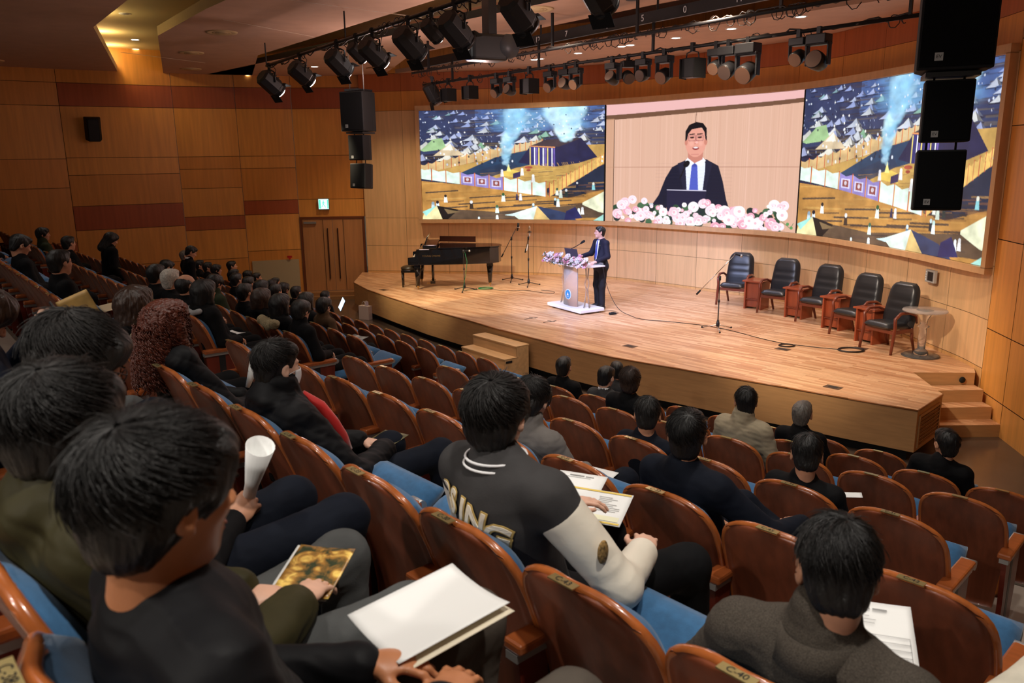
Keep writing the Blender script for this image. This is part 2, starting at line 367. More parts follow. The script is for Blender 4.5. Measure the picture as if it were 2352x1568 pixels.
# small wall loudspeaker, tilted down
t = thing('wall_loudspeaker', 'small black loudspeaker tilted down high on the left side wall', 'loudspeaker', (-10.25, 20.25, 4.62), .55)
mb = MB(); mb.prism([(-.19, 0), (.19, 0), (.13, -.22), (-.13, -.22)], -.28, .28); o = mb.obj('cabinet', M['blackm'], t, .02); o.rotation_euler = (.25, 0, 0); o.location = (0, -.12, 0)
o = MB().box((0, -.235, 0), (.22, .01, .5)).obj('front_grille', M['black'], t); o.rotation_euler = (.25, 0, 0); o.location = (0, -.12, 0)
MB().box((0, .0, .05), (.08, .26, .08)).obj('bracket', M['black'], t)

# ------------------------------------------------------------------ video wall pictures (drawn shape by shape into colour attributes)
class Canvas:
    def __init__(s, w, h, bgc=(0, 0, 0)):
        s.w, s.h = w, h; s.a = np.zeros((h, w, 3)); s.a[:] = np.array(bgc)
        s.Y, s.X = np.mgrid[0:h, 0:w]; s.X = (s.X + .5) / w; s.Y = (s.Y + .5) / h; s.asp = w / h
    def blend(s, mask, c, al=1.0, sl=None):
        c = np.array(c, float) / 255.0; c = np.where(c <= .04045, c / 12.92, ((c + .055) / 1.055) ** 2.4)
        t = s.a if sl is None else s.a[sl]
        k = (mask * al)[..., None]; t[:] = t * (1 - k) + c * k
    def poly(s, pts, c, al=1.0):
        P = np.array(pts, float); x0, y0 = P.min(0); x1, y1 = P.max(0)
        i0 = max(int(y0 * s.h) - 1, 0); i1 = min(int(y1 * s.h) + 2, s.h); j0 = max(int(x0 * s.w) - 1, 0); j1 = min(int(x1 * s.w) + 2, s.w)
        if i1 <= i0 or j1 <= j0: return
        sl = (slice(i0, i1), slice(j0, j1)); acc = 0
        for (ox, oy) in ((-.25, -.25), (.25, -.25), (-.25, .25), (.25, .25)):
            X = s.X[sl] + ox / s.w; Y = s.Y[sl] + oy / s.h; ins = np.zeros(X.shape, bool); n = len(P)
            for k in range(n):
                (xa, ya), (xb, yb) = P[k], P[(k + 1) % n]
                if ya == yb: continue
                ins ^= ((ya > Y) != (yb > Y)) & (X < (xb - xa) * (Y - ya) / (yb - ya) + xa)
            acc = acc + ins
        s.blend(acc / 4.0, c, al, sl)
    def ell(s, cx, cy, rx, ry, c, al=1.0, soft=0.0, rot=0.0):
        e = max(rx, ry * 1.8, rx * 1.8) * (1.3 + soft); i0 = max(int((cy - e) * s.h), 0); i1 = min(int((cy + e) * s.h) + 1, s.h); j0 = max(int((cx - e) * s.w), 0); j1 = min(int((cx + e) * s.w) + 1, s.w)
        if i1 <= i0 or j1 <= j0: return
        sl = (slice(i0, i1), slice(j0, j1)); dx = (s.X[sl] - cx) * s.asp; dy = s.Y[sl] - cy
        u = dx * math.cos(rot) + dy * math.sin(rot); v = -dx * math.sin(rot) + dy * math.cos(rot); R = rx * s.asp
        d = np.sqrt((u / R) ** 2 + (v / ry) ** 2); w = max(soft, 1.2 / (s.h * min(ry, R)) * .6)
        s.blend(np.clip((1 - d) / w + .5, 0, 1), c, al, sl)
    def line(s, pts, w, c, al=1.0):
        for (a, b) in zip(pts[:-1], pts[1:]):
            a = np.array(a, float); b = np.array(b, float); d = (b - a) * np.array([s.asp, 1]); l = np.hypot(*d)
            if l < 1e-9: continue
            n = np.array([-d[1] / s.asp, d[0]]) / l * w / 2
            s.poly([a + n, b + n, b - n, a - n], c, al)
def fbm(h, w, f, seed, octs=4):
    rs = np.random.RandomState(seed); out = np.zeros((h, w)); amp = 1.0; tot = 0
    for o in range(octs):
        gy, gx = int(f * 2 ** o * .6) + 2, int(f * 2 ** o) + 2; g = rs.rand(gy + 1, gx + 1) * 2 - 1; y = np.linspace(0, gy - .001, h); x = np.linspace(0, gx - .001, w)
        yi, xi = y.astype(int), x.astype(int); fy = (y - yi)[:, None]; fx = (x - xi)[None]; fy = fy * fy * (3 - 2 * fy); fx = fx * fx * (3 - 2 * fx)
        out += amp * (g[yi][:, xi] * (1 - fy) * (1 - fx) + g[yi + 1][:, xi] * fy * (1 - fx) + g[yi][:, xi + 1] * (1 - fy) * fx + g[yi + 1][:, xi + 1] * fy * fx); tot += amp; amp *= .55
    return (out / tot)[..., None]
def camp_picture(seed=3, w=440, h=262):
    r = random.Random(seed); K = Canvas(w, h, (.03, .04, .1))
    K.poly([(0, 0), (1, 0), (1, .7), (0, .7)], (44, 56, 96)); K.poly([(.3, 0), (1, 0), (1, .2), (.3, .2)], (70, 110, 180), .6)
    for i in range(150):     # dark bands of distant ground
        y = r.random() ** 1.2 * .5; x = r.random(); l = r.uniform(.05, .25); K.line([(x, y), (x + l, y + r.uniform(-.004, .004))], r.uniform(.004, .012), r.choice([(20, 28, 60), (60, 52, 70), (78, 66, 66), (36, 50, 92), (100, 90, 80), (52, 42, 52)]), .6)
    K.poly([(0, .40), (.55, .33), (1, .40), (1, .75), (0, .75)], (30, 28, 52), .75)
    for i in range(60):
        y = r.uniform(.30, .52); x = r.random() * .5; K.line([(x, y), (x + r.uniform(.05, .2), y)], r.uniform(.005, .02), r.choice([(70, 58, 46), (22, 22, 46), (110, 92, 62)]), .6)
    rows = []
    for i in range(170):     # little figures in the distance
        y = r.random() * .48; x = r.random(); s_ = .006 + .02 * y; K.line([(x, y), (x + r.uniform(-.002, .002), y + s_)], .003 + .004 * y, r.choice([(190, 205, 235), (140, 160, 215), (225, 225, 235), (110, 120, 170)]), .8)
    for i in range(104):      # rows of tents getting larger towards the viewer
        y = .01 + (i / 104.0) ** 1.1 * .42; x = r.random(); s_ = .014 + .10 * y + r.uniform(0, .014)
        if .48 < x < .9 and y > .27: continue
        b = r.choice([(205, 208, 210), (222, 218, 196), (176, 182, 208), (150, 160, 200), (226, 222, 205)]) if i % 7 else (120, 176, 120)
        k = min(1, .45 + y * 1.3); b = tuple(int(v * k + (1 - k) * q) for v, q in zip(b, (120, 150, 230)))
        K.poly([(x - s_, y + s_ * .8), (x - s_ * .3, y + s_ * .25), (x + s_ * .15, y - s_ * .35), (x + s_ * .45, y + s_ * .6), (x + s_ * .1, y + s_ * .75)], b)
        K.poly([(x + s_ * .15, y - s_ * .35), (x + s_ * .9, y + s_ * .7), (x + s_ * .45, y + s_ * .6)], tuple(int(v * .55) for v in b))
        K.line([(x - s_, y + s_ * .85), (x + s_, y + s_ * .85)], .006, (16, 16, 34), .7)
    K.poly([(.0, .36), (.07, .26), (.12, .25), (.145, .35), (.02, .37)], (150, 190, 130)); K.poly([(.07, .41), (.16, .3), (.24, .41)], (214, 190, 150)); K.poly([(.12, .36), (.165, .3), (.18, .36)], (240, 235, 215))
    # court floor
    K.poly([(.0, .57), (.36, .45), (.62, .34), (1, .33), (1, .48), (.7, .72), (0, .58)], (196, 152, 62))
    K.poly([(.2, .58), (.42, .42), (.62, .36), (.60, .50), (.42, .56), (.30, .60)], (24, 60, 96)); K.poly([(.22, .60), (.5, .45), (.53, .52), (.36, .62)], (30, 52, 84), .9)
    for i in range(26):
        x = r.uniform(.3, .8); y = r.uniform(.52, .66); K.line([(x, y), (x + .08, y - .008)], .006, r.choice([(226, 186, 80), (150, 110, 50), (54, 60, 74)]), .6)
    # foreground sand
    K.poly([(0, .64), (.6, .74), (1, .48), (1, 1), (0, 1)], (190, 132, 42)); K.poly([(.62, .76), (1, .5), (1, .72), (.8, .80)], (28, 40, 66))
    for i in range(110):
        x = r.random(); y = r.uniform(.66, 1.0); l = r.uniform(.04, .2)
        K.line([(x, y), (x + l, y - l * .08)], r.uniform(.004, .014), r.choice([(206, 150, 56), (150, 90, 30), (222, 176, 80), (110, 66, 30), (186, 130, 40)]), .35)
    for (x, y, l) in [(.02, .75, .18), (.2, .86, .2), (.26, .80, .2), (.45, .80, .22), (.5, .87, .25), (.3, .90, .3), (.62, .84, .2), (.7, .78, .2), (.8, .86, .2), (.05, .90, .2)]:
        K.line([(x, y), (x + l, y - l * .10)], .012, (46, 44, 50), .85)
    K.poly([(.1, .90), (.4, .93), (1, .84), (1, .97), (.5, 1), (.1, 1)], (34, 44, 56), .8)
    # fences: far (tan with red posts), near white and patterned cloth
    def fence(x0, y0, x1, y1, n, h0, h1, cc, post):
        for i in range(n):
            a = i / n; b = (i + 1) / n; xa, ya = x0 + (x1 - x0) * a, y0 + (y1 - y0) * a; xb, yb = x0 + (x1 - x0) * b, y0 + (y1 - y0) * b; ha = h0 + (h1 - h0) * a; hb = h0 + (h1 - h0) * b
            q = cc(i) if callable(cc) else cc
            K.poly([(xa, ya - ha), ((xa + xb) / 2, (ya + yb) / 2 - (ha + hb) / 2 * .84), (xb, yb - hb), (xb, yb), (xa, ya)], q)
            if q == (140, 124, 200):
                mx, my = (xa + xb) / 2, (ya + yb) / 2 - ha * .47; w_ = (xb - xa); K.poly([(mx - w_ * .32, my - ha * .27), (mx + w_ * .32, my - ha * .22), (mx + w_ * .32, my + ha * .32), (mx - w_ * .32, my + ha * .27)], (205, 200, 240)); K.poly([(mx - w_ * .22, my - ha * .2), (mx + w_ * .22, my - ha * .16), (mx + w_ * .22, my + ha * .24), (mx - w_ * .22, my + ha * .2)], (150, 70, 66)); K.ell(mx, my, w_ * .1, ha * .12, (215, 200, 215))
        for i in range(n + 1):
            a = i / n; xa, ya = x0 + (x1 - x0) * a, y0 + (y1 - y0) * a; ha = h0 + (h1 - h0) * a; K.line([(xa, ya - ha * 1.06), (xa, ya + .004)], .010 if post else .007, (196, 60, 30)); K.line([(xa + .002, ya - ha), (xa + .002, ya)], .004, (235, 200, 90), .8)
    fence(.0, .575, .42, .425, 10, .085, .085, (214, 176, 112), 0); fence(.42, .425, .66, .335, 8, .085, .06, (206, 180, 130), 0)
    fence(.70, .79, 1.0, .49, 13, .125, .08, (232, 184, 80), 0)
    fence(-.02, .615, .68, .79, 9, .10, .135, lambda i: (140, 124, 200) if i in (3, 4, 5) else (216, 240, 226), 1)
    # the big dark tent with a striped front
    K.poly([(.53, .48), (.595, .335), (.68, .28), (.87, .27), (.96, .44), (.86, .49), (.74, .52), (.59, .50)], (28, 30, 74))
    K.poly([(.59, .335), (.69, .28), (.87, .275), (.75, .345)], (66, 50, 60)); K.line([(.59, .335), (.73, .35)], .010, (226, 140, 60))
    K.poly([(.59, .34), (.73, .355), (.735, .52), (.59, .50)], (40, 40, 120))
    for i in range(12):
        x = .592 + .0118 * i; K.poly([(x, .345 + i * .0012), (x + .006, .346 + i * .0012), (x + .006, .503 + i * .0015), (x, .502 + i * .0015)], [(236, 214, 90), (40, 40, 120), (246, 246, 250), (120, 90, 190)][i % 4])
    for i in range(40):
        x = r.uniform(.6, .98); K.line([(x, .50 - (x - .6) * .1), (x + .01, .53 - (x - .6) * .1)], .004, (200, 150, 70), .6)
    # altar, basin, smoke
    K.poly([(.44, .56), (.50, .545), (.54, .565), (.54, .62), (.44, .60)], (232, 196, 60)); K.poly([(.50, .58), (.54, .56), (.54, .61), (.50, .625)], (60, 44, 90)); K.poly([(.465, .56), (.475, .49), (.49, .56)], (255, 236, 120))
    K.ell(.585, .525, .022, .012, (170, 66, 40)); K.ell(.585, .55, .012, .01, (150, 50, 30))
    for i in range(150):
        t = i / 150.0; x = .465 - .01 * math.sin(t * 5) + t * .06 * math.sin(t * 2.2) + r.uniform(-.012, .012) * (1 + 2 * t); y = .50 - .5 * t + r.uniform(-.01, .01); q = .010 + .030 * t
        K.ell(x, y, q, q * 1.3, r.choice([(206, 240, 250), (120, 196, 232), (170, 226, 246), (90, 160, 220)]), .33, soft=.6)
    for i in range(160):
        t = i / 160.0; x = .79 + r.uniform(-.02, .02) * (1 + 3.2 * t) - .01 * t; y = .29 - .32 * t; q = .014 + .045 * t
        K.ell(x, y, q, q * 1.3, r.choice([(236, 250, 252), (170, 226, 246), (120, 200, 240), (206, 244, 252)]), .33, soft=.6)
    for i in range(90): K.ell(.66 + r.uniform(-.24, .22), r.uniform(0, .20), .05, .03, (110, 190, 240), .10, soft=.8)
    for i in range(170):
        y = r.random() * .5; x = r.random()
        if .52 < x < .98 and y > .25: continue
        K.ell(x, y, .003 + .004 * y, .005 + .012 * y, r.choice([(220, 230, 245), (180, 195, 230), (30, 34, 60), (240, 240, 235)]), .85)
    # robed people in the front, their long shadows
    for (x, y) in [(.13, .84), (.27, .90), (.445, .83), (.41, .945), (.53, .83), (.74, .79), (.79, .79), (.73, .87), (.61, .92), (.85, .715), (.94, .73), (.06, .91)]: K.line([(x, y), (x + .10, y - .012)], .010, (52, 44, 46), .7)
    # figures
    for (x, y, s_, c1, c2) in [(.13, .80, .055, (236, 236, 226), (40, 34, 34)), (.06, .87, .06, (196, 226, 240), (150, 180, 200)), (.085, .86, .06, (220, 232, 240), (30, 26, 40)), (.27, .86, .06, (60, 44, 34), (226, 226, 226)), (.445, .79, .06, (226, 236, 226), (40, 90, 50)), (.41, .90, .055, (200, 240, 226), (60, 110, 80)),
                               (.52, .79, .04, (50, 44, 80), (70, 60, 90)), (.54, .79, .045, (230, 230, 240), (226, 226, 240)), (.74, .74, .05, (226, 236, 220), (70, 100, 70)), (.76, .76, .055, (210, 226, 210), (226, 226, 220)), (.79, .75, .05, (40, 60, 60), (220, 226, 230)), (.73, .83, .05, (30, 40, 50), (190, 220, 226)), (.745, .84, .055, (226, 240, 236), (190, 226, 220)),
                               (.61, .62, .055, (236, 240, 240), (236, 240, 240)), (.55, .56, .05, (232, 236, 230), (232, 232, 226)), (.44, .57, .05, (232, 232, 236), (226, 226, 236)), (.94, .69, .05, (120, 200, 210), (226, 226, 210)), (.85, .68, .04, (20, 30, 60), (226, 226, 226)), (.86, .92, .05, (226, 240, 240), (226, 240, 240)), (.88, .91, .05, (240, 240, 240), (226, 226, 226)), (.61, .88, .05, (70, 110, 140), (200, 226, 240)), (.41, .99, .05, (220, 240, 240), (220, 240, 240)), (.31, 1.0, .04, (226, 240, 240), (220, 240, 240))]:
        K.poly([(x - s_ * .18, y + s_ * .75), (x - s_ * .12, y - s_ * .25), (x + s_ * .12, y - s_ * .25), (x + s_ * .2, y + s_ * .75)], c1); K.ell(x, y - s_ * .35, s_ * .13, s_ * .25, c2)
    # near tents
    K.poly([(.0, .99), (.01, .94), (.08, .87), (.115, 1), (.0, 1)], (240, 226, 160)); K.poly([(.0, .93), (.08, .87), (.02, .97)], (150, 230, 220)); K.poly([(.08, .87), (.2, .91), (.14, 1), (.11, 1)], (30, 24, 24)); K.poly([(.12, .90), (.21, .93), (.14, .95)], (120, 96, 60))
    K.poly([(.49, .95), (.63, .875), (.70, 1), (.53, 1)], (226, 246, 232)); K.poly([(.63, .875), (.68, .93), (.70, 1), (.61, 1)], (236, 196, 110)); K.poly([(.63, .875), (.78, .93), (.85, 1), (.70, 1)], (44, 60, 100)); K.poly([(.45, .96), (.55, .93), (.5, .97)], (200, 236, 240))
    K.poly([(.88, .84), (1, .74), (1, .93), (.97, .92), (.88, .86)], (236, 240, 200)); K.poly([(.94, 1), (1, .94), (1, 1)], (170, 240, 226)); K.poly([(.79, .92), (.84, .88), (.88, .98), (.78, 1)], (30, 34, 90))
    K.a *= 1 + .55 * fbm(h, w, 5, 6) * np.clip((K.Y - .60) * 6, 0, 1)[..., None] + .35 * fbm(h, w, 26, 9); K.a = .84 * K.a + .16 * K.a.mean(2, keepdims=True); return np.clip(K.a, 0, 4)
def speaker_picture(w=400, h=270):
    r = random.Random(9); K = Canvas(w, h)
    K.poly([(0, 0), (1, 0), (1, 1), (0, 1)], (214, 172, 150))
    for i in range(110): x = r.random(); K.line([(x, 0), (x, 1)], r.uniform(.002, .008), r.choice([(224, 180, 158), (204, 158, 136), (232, 190, 172)]), .35)
    K.poly([(0, 0), (1, 0), (1, .075), (0, .11)], (226, 178, 176)); K.poly([(0, .09), (1, .055), (1, .085), (0, .13)], (110, 78, 60))
    K.line([(.045, .13), (.045, 1)], .009, (50, 36, 34)); K.line([(.49, .10), (.485, .3)], .004, (90, 60, 50)); K.line([(0, .53), (1, .53)], .004, (156, 108, 88)); K.poly([(0, .12), (.045, .12), (.045, 1), (0, 1)], (196, 150, 120), .7)
    sk = (222, 156, 138)
    K.poly([(.255, .86), (.30, .76), (.335, .62), (.37, .53), (.44, .475), (.55, .47), (.61, .52), (.635, .64), (.655, .78), (.69, .93), (.66, .97), (.585, .97), (.565, .80), (.40, .80), (.33, .88), (.30, .90)], (22, 24, 44))
    K.poly([(.44, .50), (.455, .455), (.53, .455), (.545, .50), (.545, .74), (.44, .74)], (226, 232, 252))
    K.poly([(.475, .52), (.49, .50), (.505, .52), (.515, .74), (.465, .74)], (78, 92, 190)); K.poly([(.473, .495), (.507, .495), (.50, .525), (.48, .525)], (62, 74, 160))
    K.poly([(.455, .455), (.49, .50), (.46, .53), (.44, .48)], (240, 244, 255)); K.poly([(.53, .455), (.49, .50), (.525, .53), (.547, .48)], (240, 244, 255))
    K.poly([(.40, .50), (.44, .48), (.455, .74), (.44, .74)], (30, 32, 54)); K.poly([(.58, .50), (.55, .47), (.535, .74), (.55, .74)], (30, 32, 54))
    K.poly([(.45, .36), (.535, .36), (.53, .47), (.49, .50), (.455, .46)], (196, 128, 112))
    K.ell(.492, .335, .054, .115, sk); K.poly([(.444, .34), (.54, .34), (.53, .41), (.505, .45), (.48, .45), (.455, .41)], sk); K.ell(.492, .30, .05, .075, sk)
    K.ell(.442, .335, .008, .025, (200, 130, 112)); K.ell(.543, .335, .008, .025, (200, 130, 112))
    K.poly([(.437, .33), (.436, .25), (.455, .20), (.49, .18), (.525, .19), (.545, .23), (.548, .33), (.54, .31), (.535, .26), (.52, .225), (.47, .235), (.452, .27), (.447, .31)], (14, 14, 20))
    for cx in (.472, .512): K.line([(cx - .014, .275), (cx + .014, .272)], .008, (40, 26, 26)); K.ell(cx, .300, .011, .006, (60, 30, 32)); K.line([(cx - .012, .296), (cx + .012, .295)], .004, (30, 16, 18)); K.line([(cx - .019, .285), (cx + .018, .285), (cx + .016, .325), (cx - .016, .325), (cx - .019, .285)], .004, (150, 90, 96), .9)
    K.line([(.491, .29), (.494, .34), (.486, .35)], .006, (196, 120, 110)); K.ell(.497, .338, .008, .008, (240, 180, 170)); K.ell(.493, .383, .017, .013, (140, 52, 56)); K.ell(.493, .378, .012, .006, (240, 230, 230)); K.line([(.47, .43), (.51, .43)], .005, (200, 130, 120))
    K.ell(.47, .345, .012, .02, (236, 176, 160), .6, soft=.8); K.ell(.518, .345, .01, .02, (236, 176, 160), .6, soft=.8)
    K.line([(.415, .62), (.445, .515)], .010, (16, 16, 18)); K.ell(.448, .505, .015, .03, (14, 14, 16), rot=.6)
    K.poly([(.345, .715), (.555, .715), (.550, .965), (.350, .965)], (34, 32, 58)); K.poly([(.55, .80), (.60, .80), (.59, .96), (.55, .96)], (22, 22, 40)); K.line([(.345, .715), (.555, .715)], .006, (190, 186, 206)); K.line([(.33, .76), (.33, .93)], .004, (20, 18, 22))
    for y in np.arange(.5, .95, .028): K.line([(.28, y), (.68, y)], .004, (60, 60, 90), .10)
    K.ell(.305, .88, .02, .04, sk); K.poly([(.25, .83), (.27, .83), (.275, .87), (.245, .87)], (190, 200, 210)); K.ell(.655, .93, .02, .03, sk)
    for i in range(90): x = r.uniform(.05, .93); y = r.uniform(.85, .99); K.ell(x, y, .018, .028, r.choice([(46, 74, 54), (70, 104, 74), (36, 50, 46)]))
    for i in range(120):
        x = .07 + .87 * ((i * 0.618034) % 1); hh = .07 * math.sin(x * 9) ** 2; y = r.uniform(.86 - hh, .995); q = r.choice([.010, .013, .018, .024, .028]); base = r.choice([(250, 226, 236), (246, 206, 220), (255, 244, 248), (236, 170, 190)])
        K.ell(x, y, q, q * 1.5, base); K.ell(x, y, q * .72, q * 1.05, tuple(int(v * .95) for v in base), .8); K.ell(x + q * .1, y + q * .1, q * .5, q * .75, (255, 246, 250), .8); K.ell(x, y, q * .28, q * .42, (240, 170, 186), .8)
    K.line([(.92, .92), (.97, .97), (.985, .93)], .004, (80, 120, 80)); K.ell(.955, .94, .008, .012, (90, 150, 90)); K.ell(.975, .965, .008, .012, (90, 150, 90)); K.ell(.86, .82, .012, .014, (236, 246, 240)); K.ell(.905, .84, .01, .018, (236, 246, 240))
    return K.a
SL = arclen(S_PL); iC0 = 20; sA = SL[iC0]; sB = SL[40]
ZB, ZT = 2.20, 5.02
def screen(name, s0, s1, img, label, es, prot=.03, dz=0.0):
    h, w, _ = img.shape; P = []; u = (np.arange(w) / (w - 1)); z = ZT - (ZT - ZB) * (np.arange(h) / (h - 1))
    pts = []
    for k in u:
        p, n = at_s(S_PL, SL, s0 + (s1 - s0) * k); pts.append((p + n * (-.02 + prot)))
    for i in range(h):
        for j in range(w): P.append((pts[j][0], pts[j][1], z[i]))
    me = bpy.data.meshes.new(name); I = np.arange(h * w).reshape(h, w)
    fs = np.stack([I[:-1, :-1], I[1:, :-1], I[1:, 1:], I[:-1, 1:]], -1).reshape(-1, 4)
    me.from_pydata(P, [], fs.tolist()); ca = me.color_attributes.new('Col', 'FLOAT_COLOR', 'POINT')
    cc = np.ones((h * w, 4)); cc[:, :3] = img.reshape(-1, 3); ca.data.foreach_set('color', cc.ravel())
    me.materials.append(attr_mat(name + '_picture', .35, emit=True, es=es)); me.update()
    o = link(name, me); tag(o, label, 'video screen', 'panels of the curved video wall')
    # cabinet behind the picture
    mb = MB(); A = [at_s(S_PL, SL, s0 + (s1 - s0) * k / 20) for k in range(21)]; Q = []
    for (p, n) in A: Q += [(*(p + n * (-.03 + prot)), ZB - .012), (*(p + n * (-.03 + prot)), ZT + .012), (*(p - n * .10), ZT + .012), (*(p - n * .10), ZB - .012)]
    fs = [(4 * i + k, 4 * i + (k + 1) % 4, 4 * i + 4 + (k + 1) % 4, 4 * i + 4 + k) for i in range(20) for k in range(4)] + [(0, 1, 2, 3), (80, 83, 82, 81)]
    mb.add(Q, fs); b = mb.obj('screen_cabinet', M['blackm'], o); return o
camp = camp_picture()
screen('video_screen', SL[0], sA - .03, camp, 'left video screen showing a painted desert tent camp, smoke and fence', .62)
screen('video_screen', sB + .05, SL[-1], camp_picture(), 'right video screen showing the same tent camp, partly hidden by hanging loudspeakers', .62)
screen('video_screen', sA, sB, speaker_picture(), 'middle video screen showing the speaker in a dark suit above pink flowers', .60, prot=.012)
# frame round the three screens
def frame():
    mb = MB(); N = 70; s0, s1 = -0.0, SL[-1]
    def sec(s, ext, zA, zB, o0, o1):
        p, n = at_s(S_PL, SL, min(max(s, 0), s1)); d = np.array([-n[1], n[0]])
        if ext: p = p + d * ext
        return [(*(p + n * o0), zA), (*(p + n * o1), zA), (*(p + n * o1), zB), (*(p + n * o0), zB)]
    for (zA, zB) in ((ZB - .10, ZB - .005), (ZT + .005, ZT + .13)):
        Q = []
        ss = [(0, -.10)] + [(s1 * k / N, 0) for k in range(N + 1)] + [(s1, .10)]
        for (s, e) in ss: Q += sec(s, e, zA, zB, -.17, .07)
        m_ = len(ss); mb.add(Q, [(4 * i + k, 4 * i + (k + 1) % 4, 4 * i + 4 + (k + 1) % 4, 4 * i + 4 + k) for i in range(m_ - 1) for k in range(4)] + [(3, 2, 1, 0), (4 * m_ - 4, 4 * m_ - 3, 4 * m_ - 2, 4 * m_ - 1)])
    for (s, e0, e1) in ((0, -.10, -.006), (s1, .006, .10)):
        Q = sec(s, e0, ZB - .02, ZT + .02, -.17, .07) + sec(s, e1, ZB - .02, ZT + .02, -.17, .07)
        mb.add(Q, [(0, 1, 5, 4), (1, 2, 6, 5), (2, 3, 7, 6), (3, 0, 4, 7), (3, 2, 1, 0), (4, 5, 6, 7)])
    return struct(mb.obj('trim_screen_frame', M['frame'], fixn=True))
frame()
# two gap strips between the screens
for s in (sA - .015, sB + .025):
    p, n = at_s(S_PL, SL, s); mb = MB(); mb.box((*(p + n * (-.02)), (ZB + ZT) / 2), (.045, .045, ZT - ZB - .02), rz=math.atan2(n[1], n[0])); struct(mb.obj('trim_screen_gap', M['blackm']))
# wall box (touch panel) under the right screen
p = Vector((6.53, 12.55)); t = thing('wall_control_panel', 'small grey wall control panel with screen beneath the right end of the video wall', 'control panel', (6.66, 12.5, 1.86), PI / 2 + .03)
MB().box((0, 0, 0), (.26, .05, .20)).obj('case', mat('grey_plastic', (.42, .40, .38), .5), t, .006)
MB().box((-.02, .027, 0), (.15, .006, .14)).obj('display', M['black'], t)
mb = MB()
for z in (-.06, -.02, .02, .06): mb.box((.1, .028, z), (.02, .006, .02))
mb.obj('buttons', M['white'], t)

# ------------------------------------------------------------------ stage
pm = bpy.data.materials.new('oak_strip_parquet'); pm.use_nodes = True; nt = pm.node_tree; b = nt.nodes['Principled BSDF']
tc = nt.nodes.new('ShaderNodeTexCoord'); mp = nt.nodes.new('ShaderNodeMapping'); mp.inputs['Rotation'].default_value = (0, 0, -HALL_ROT); nt.links.new(tc.outputs['Object'], mp.inputs[0])
bt = nt.nodes.new('ShaderNodeTexBrick'); bt.offset = .37; bt.inputs['Scale'].default_value = 1; bt.inputs['Brick Width'].default_value = .62; bt.inputs['Row Height'].default_value = .058
bt.inputs['Mortar Size'].default_value = .0012; bt.inputs['Color1'].default_value = (.72, .45, .26, 1); bt.inputs['Color2'].default_value = (.44, .20, .09, 1); bt.inputs['Mortar'].default_value = (.20, .09, .04, 1); bt.inputs['Bias'].default_value = -.15
nt.links.new(mp.outputs[0], bt.inputs['Vector'])
mp2 = nt.nodes.new('ShaderNodeMapping'); mp2.inputs['Scale'].default_value = (1.6, 30, 1); nt.links.new(mp.outputs[0], mp2.inputs[0]); nz = nt.nodes.new('ShaderNodeTexNoise'); nz.inputs['Scale'].default_value = 1; nz.inputs['Detail'].default_value = 4; nt.links.new(mp2.outputs[0], nz.inputs['Vector'])
cr = nt.nodes.new('ShaderNodeMapRange'); cr.inputs['From Min'].default_value = .3; cr.inputs['From Max'].default_value = .7; cr.inputs['To Min'].default_value = .86; cr.inputs['To Max'].default_value = 1.14; nt.links.new(nz.outputs['Fac'], cr.inputs[0])
mx = nt.nodes.new('ShaderNodeMix'); mx.data_type = 'RGBA'; mx.blend_type = 'MULTIPLY'; mx.inputs['Factor'].default_value = 1; nt.links.new(bt.outputs['Color'], mx.inputs['A']); nt.links.new(cr.outputs[0], mx.inputs['B']); nt.links.new(mx.outputs['Result'], b.inputs['Base Color'])
b.inputs['Roughness'].default_value = .30; b.inputs['Specular IOR Level'].default_value = .45
M['parquet'] = pm
M['face'] = mat('stage_front_veneer', (.50, .275, .115), .45, noise=((3, 3, 30), .09, 4))
STAGE = [(-4.08, 20.42), (-3.5, 19.18), (-2.73, 17.93), (-1.8, 16.5), (-0.9, 15.32), (-.2, 14.3), (0.48, 13.46), (1.05, 12.72), (1.6, 12.12), (2.49, 11.38), (3.21, 10.75), (3.72, 10.33), (4.32, 9.80), (4.95, 9.27), (5.6, 9.92), (5.75, 11.0), (6.60, 10.93)]
back = [tuple(p) for p in WP[::-1][2:]]
poly = STAGE + [(p[0] * 1.0, p[1]) for p in back] + [(-4.2, 22.35)]
mb = MB(); mb.prism(poly, ZS - .55, ZS, 1, 0, 1); struct(mb.obj('stage_floor', [M['parquet'], M['face']]))
# thin nosing line and recessed black toe
def offset_poly(P, d):
    out = []
    for i in range(len(P)):
        a = np.array(P[max(i - 1, 0)]); b_ = np.array(P[min(i + 1, len(P) - 1)]); t_ = b_ - a; t_ = t_ / np.linalg.norm(t_); out.append(tuple(np.array(P[i]) + np.array([-t_[1], t_[0]]) * d))
    return out
front = STAGE[:15]; inn = offset_poly(front, .14)
mb = MB(); mb.prism(inn + [(5.7, 10.8), (0, 20)], 0.0, ZS - .54, 0); struct(mb.obj('trim_stage_toe', M['blackm']))
mb = MB()
for (a, b_) in zip(front[:-1], front[1:]):
    mb.tube([(*a, ZS - .008), (*b_, ZS - .008)], .012, 6)
struct(mb.obj('trim_stage_nosing', mat('stage_nosing', (.33, .13, .045), .35)))
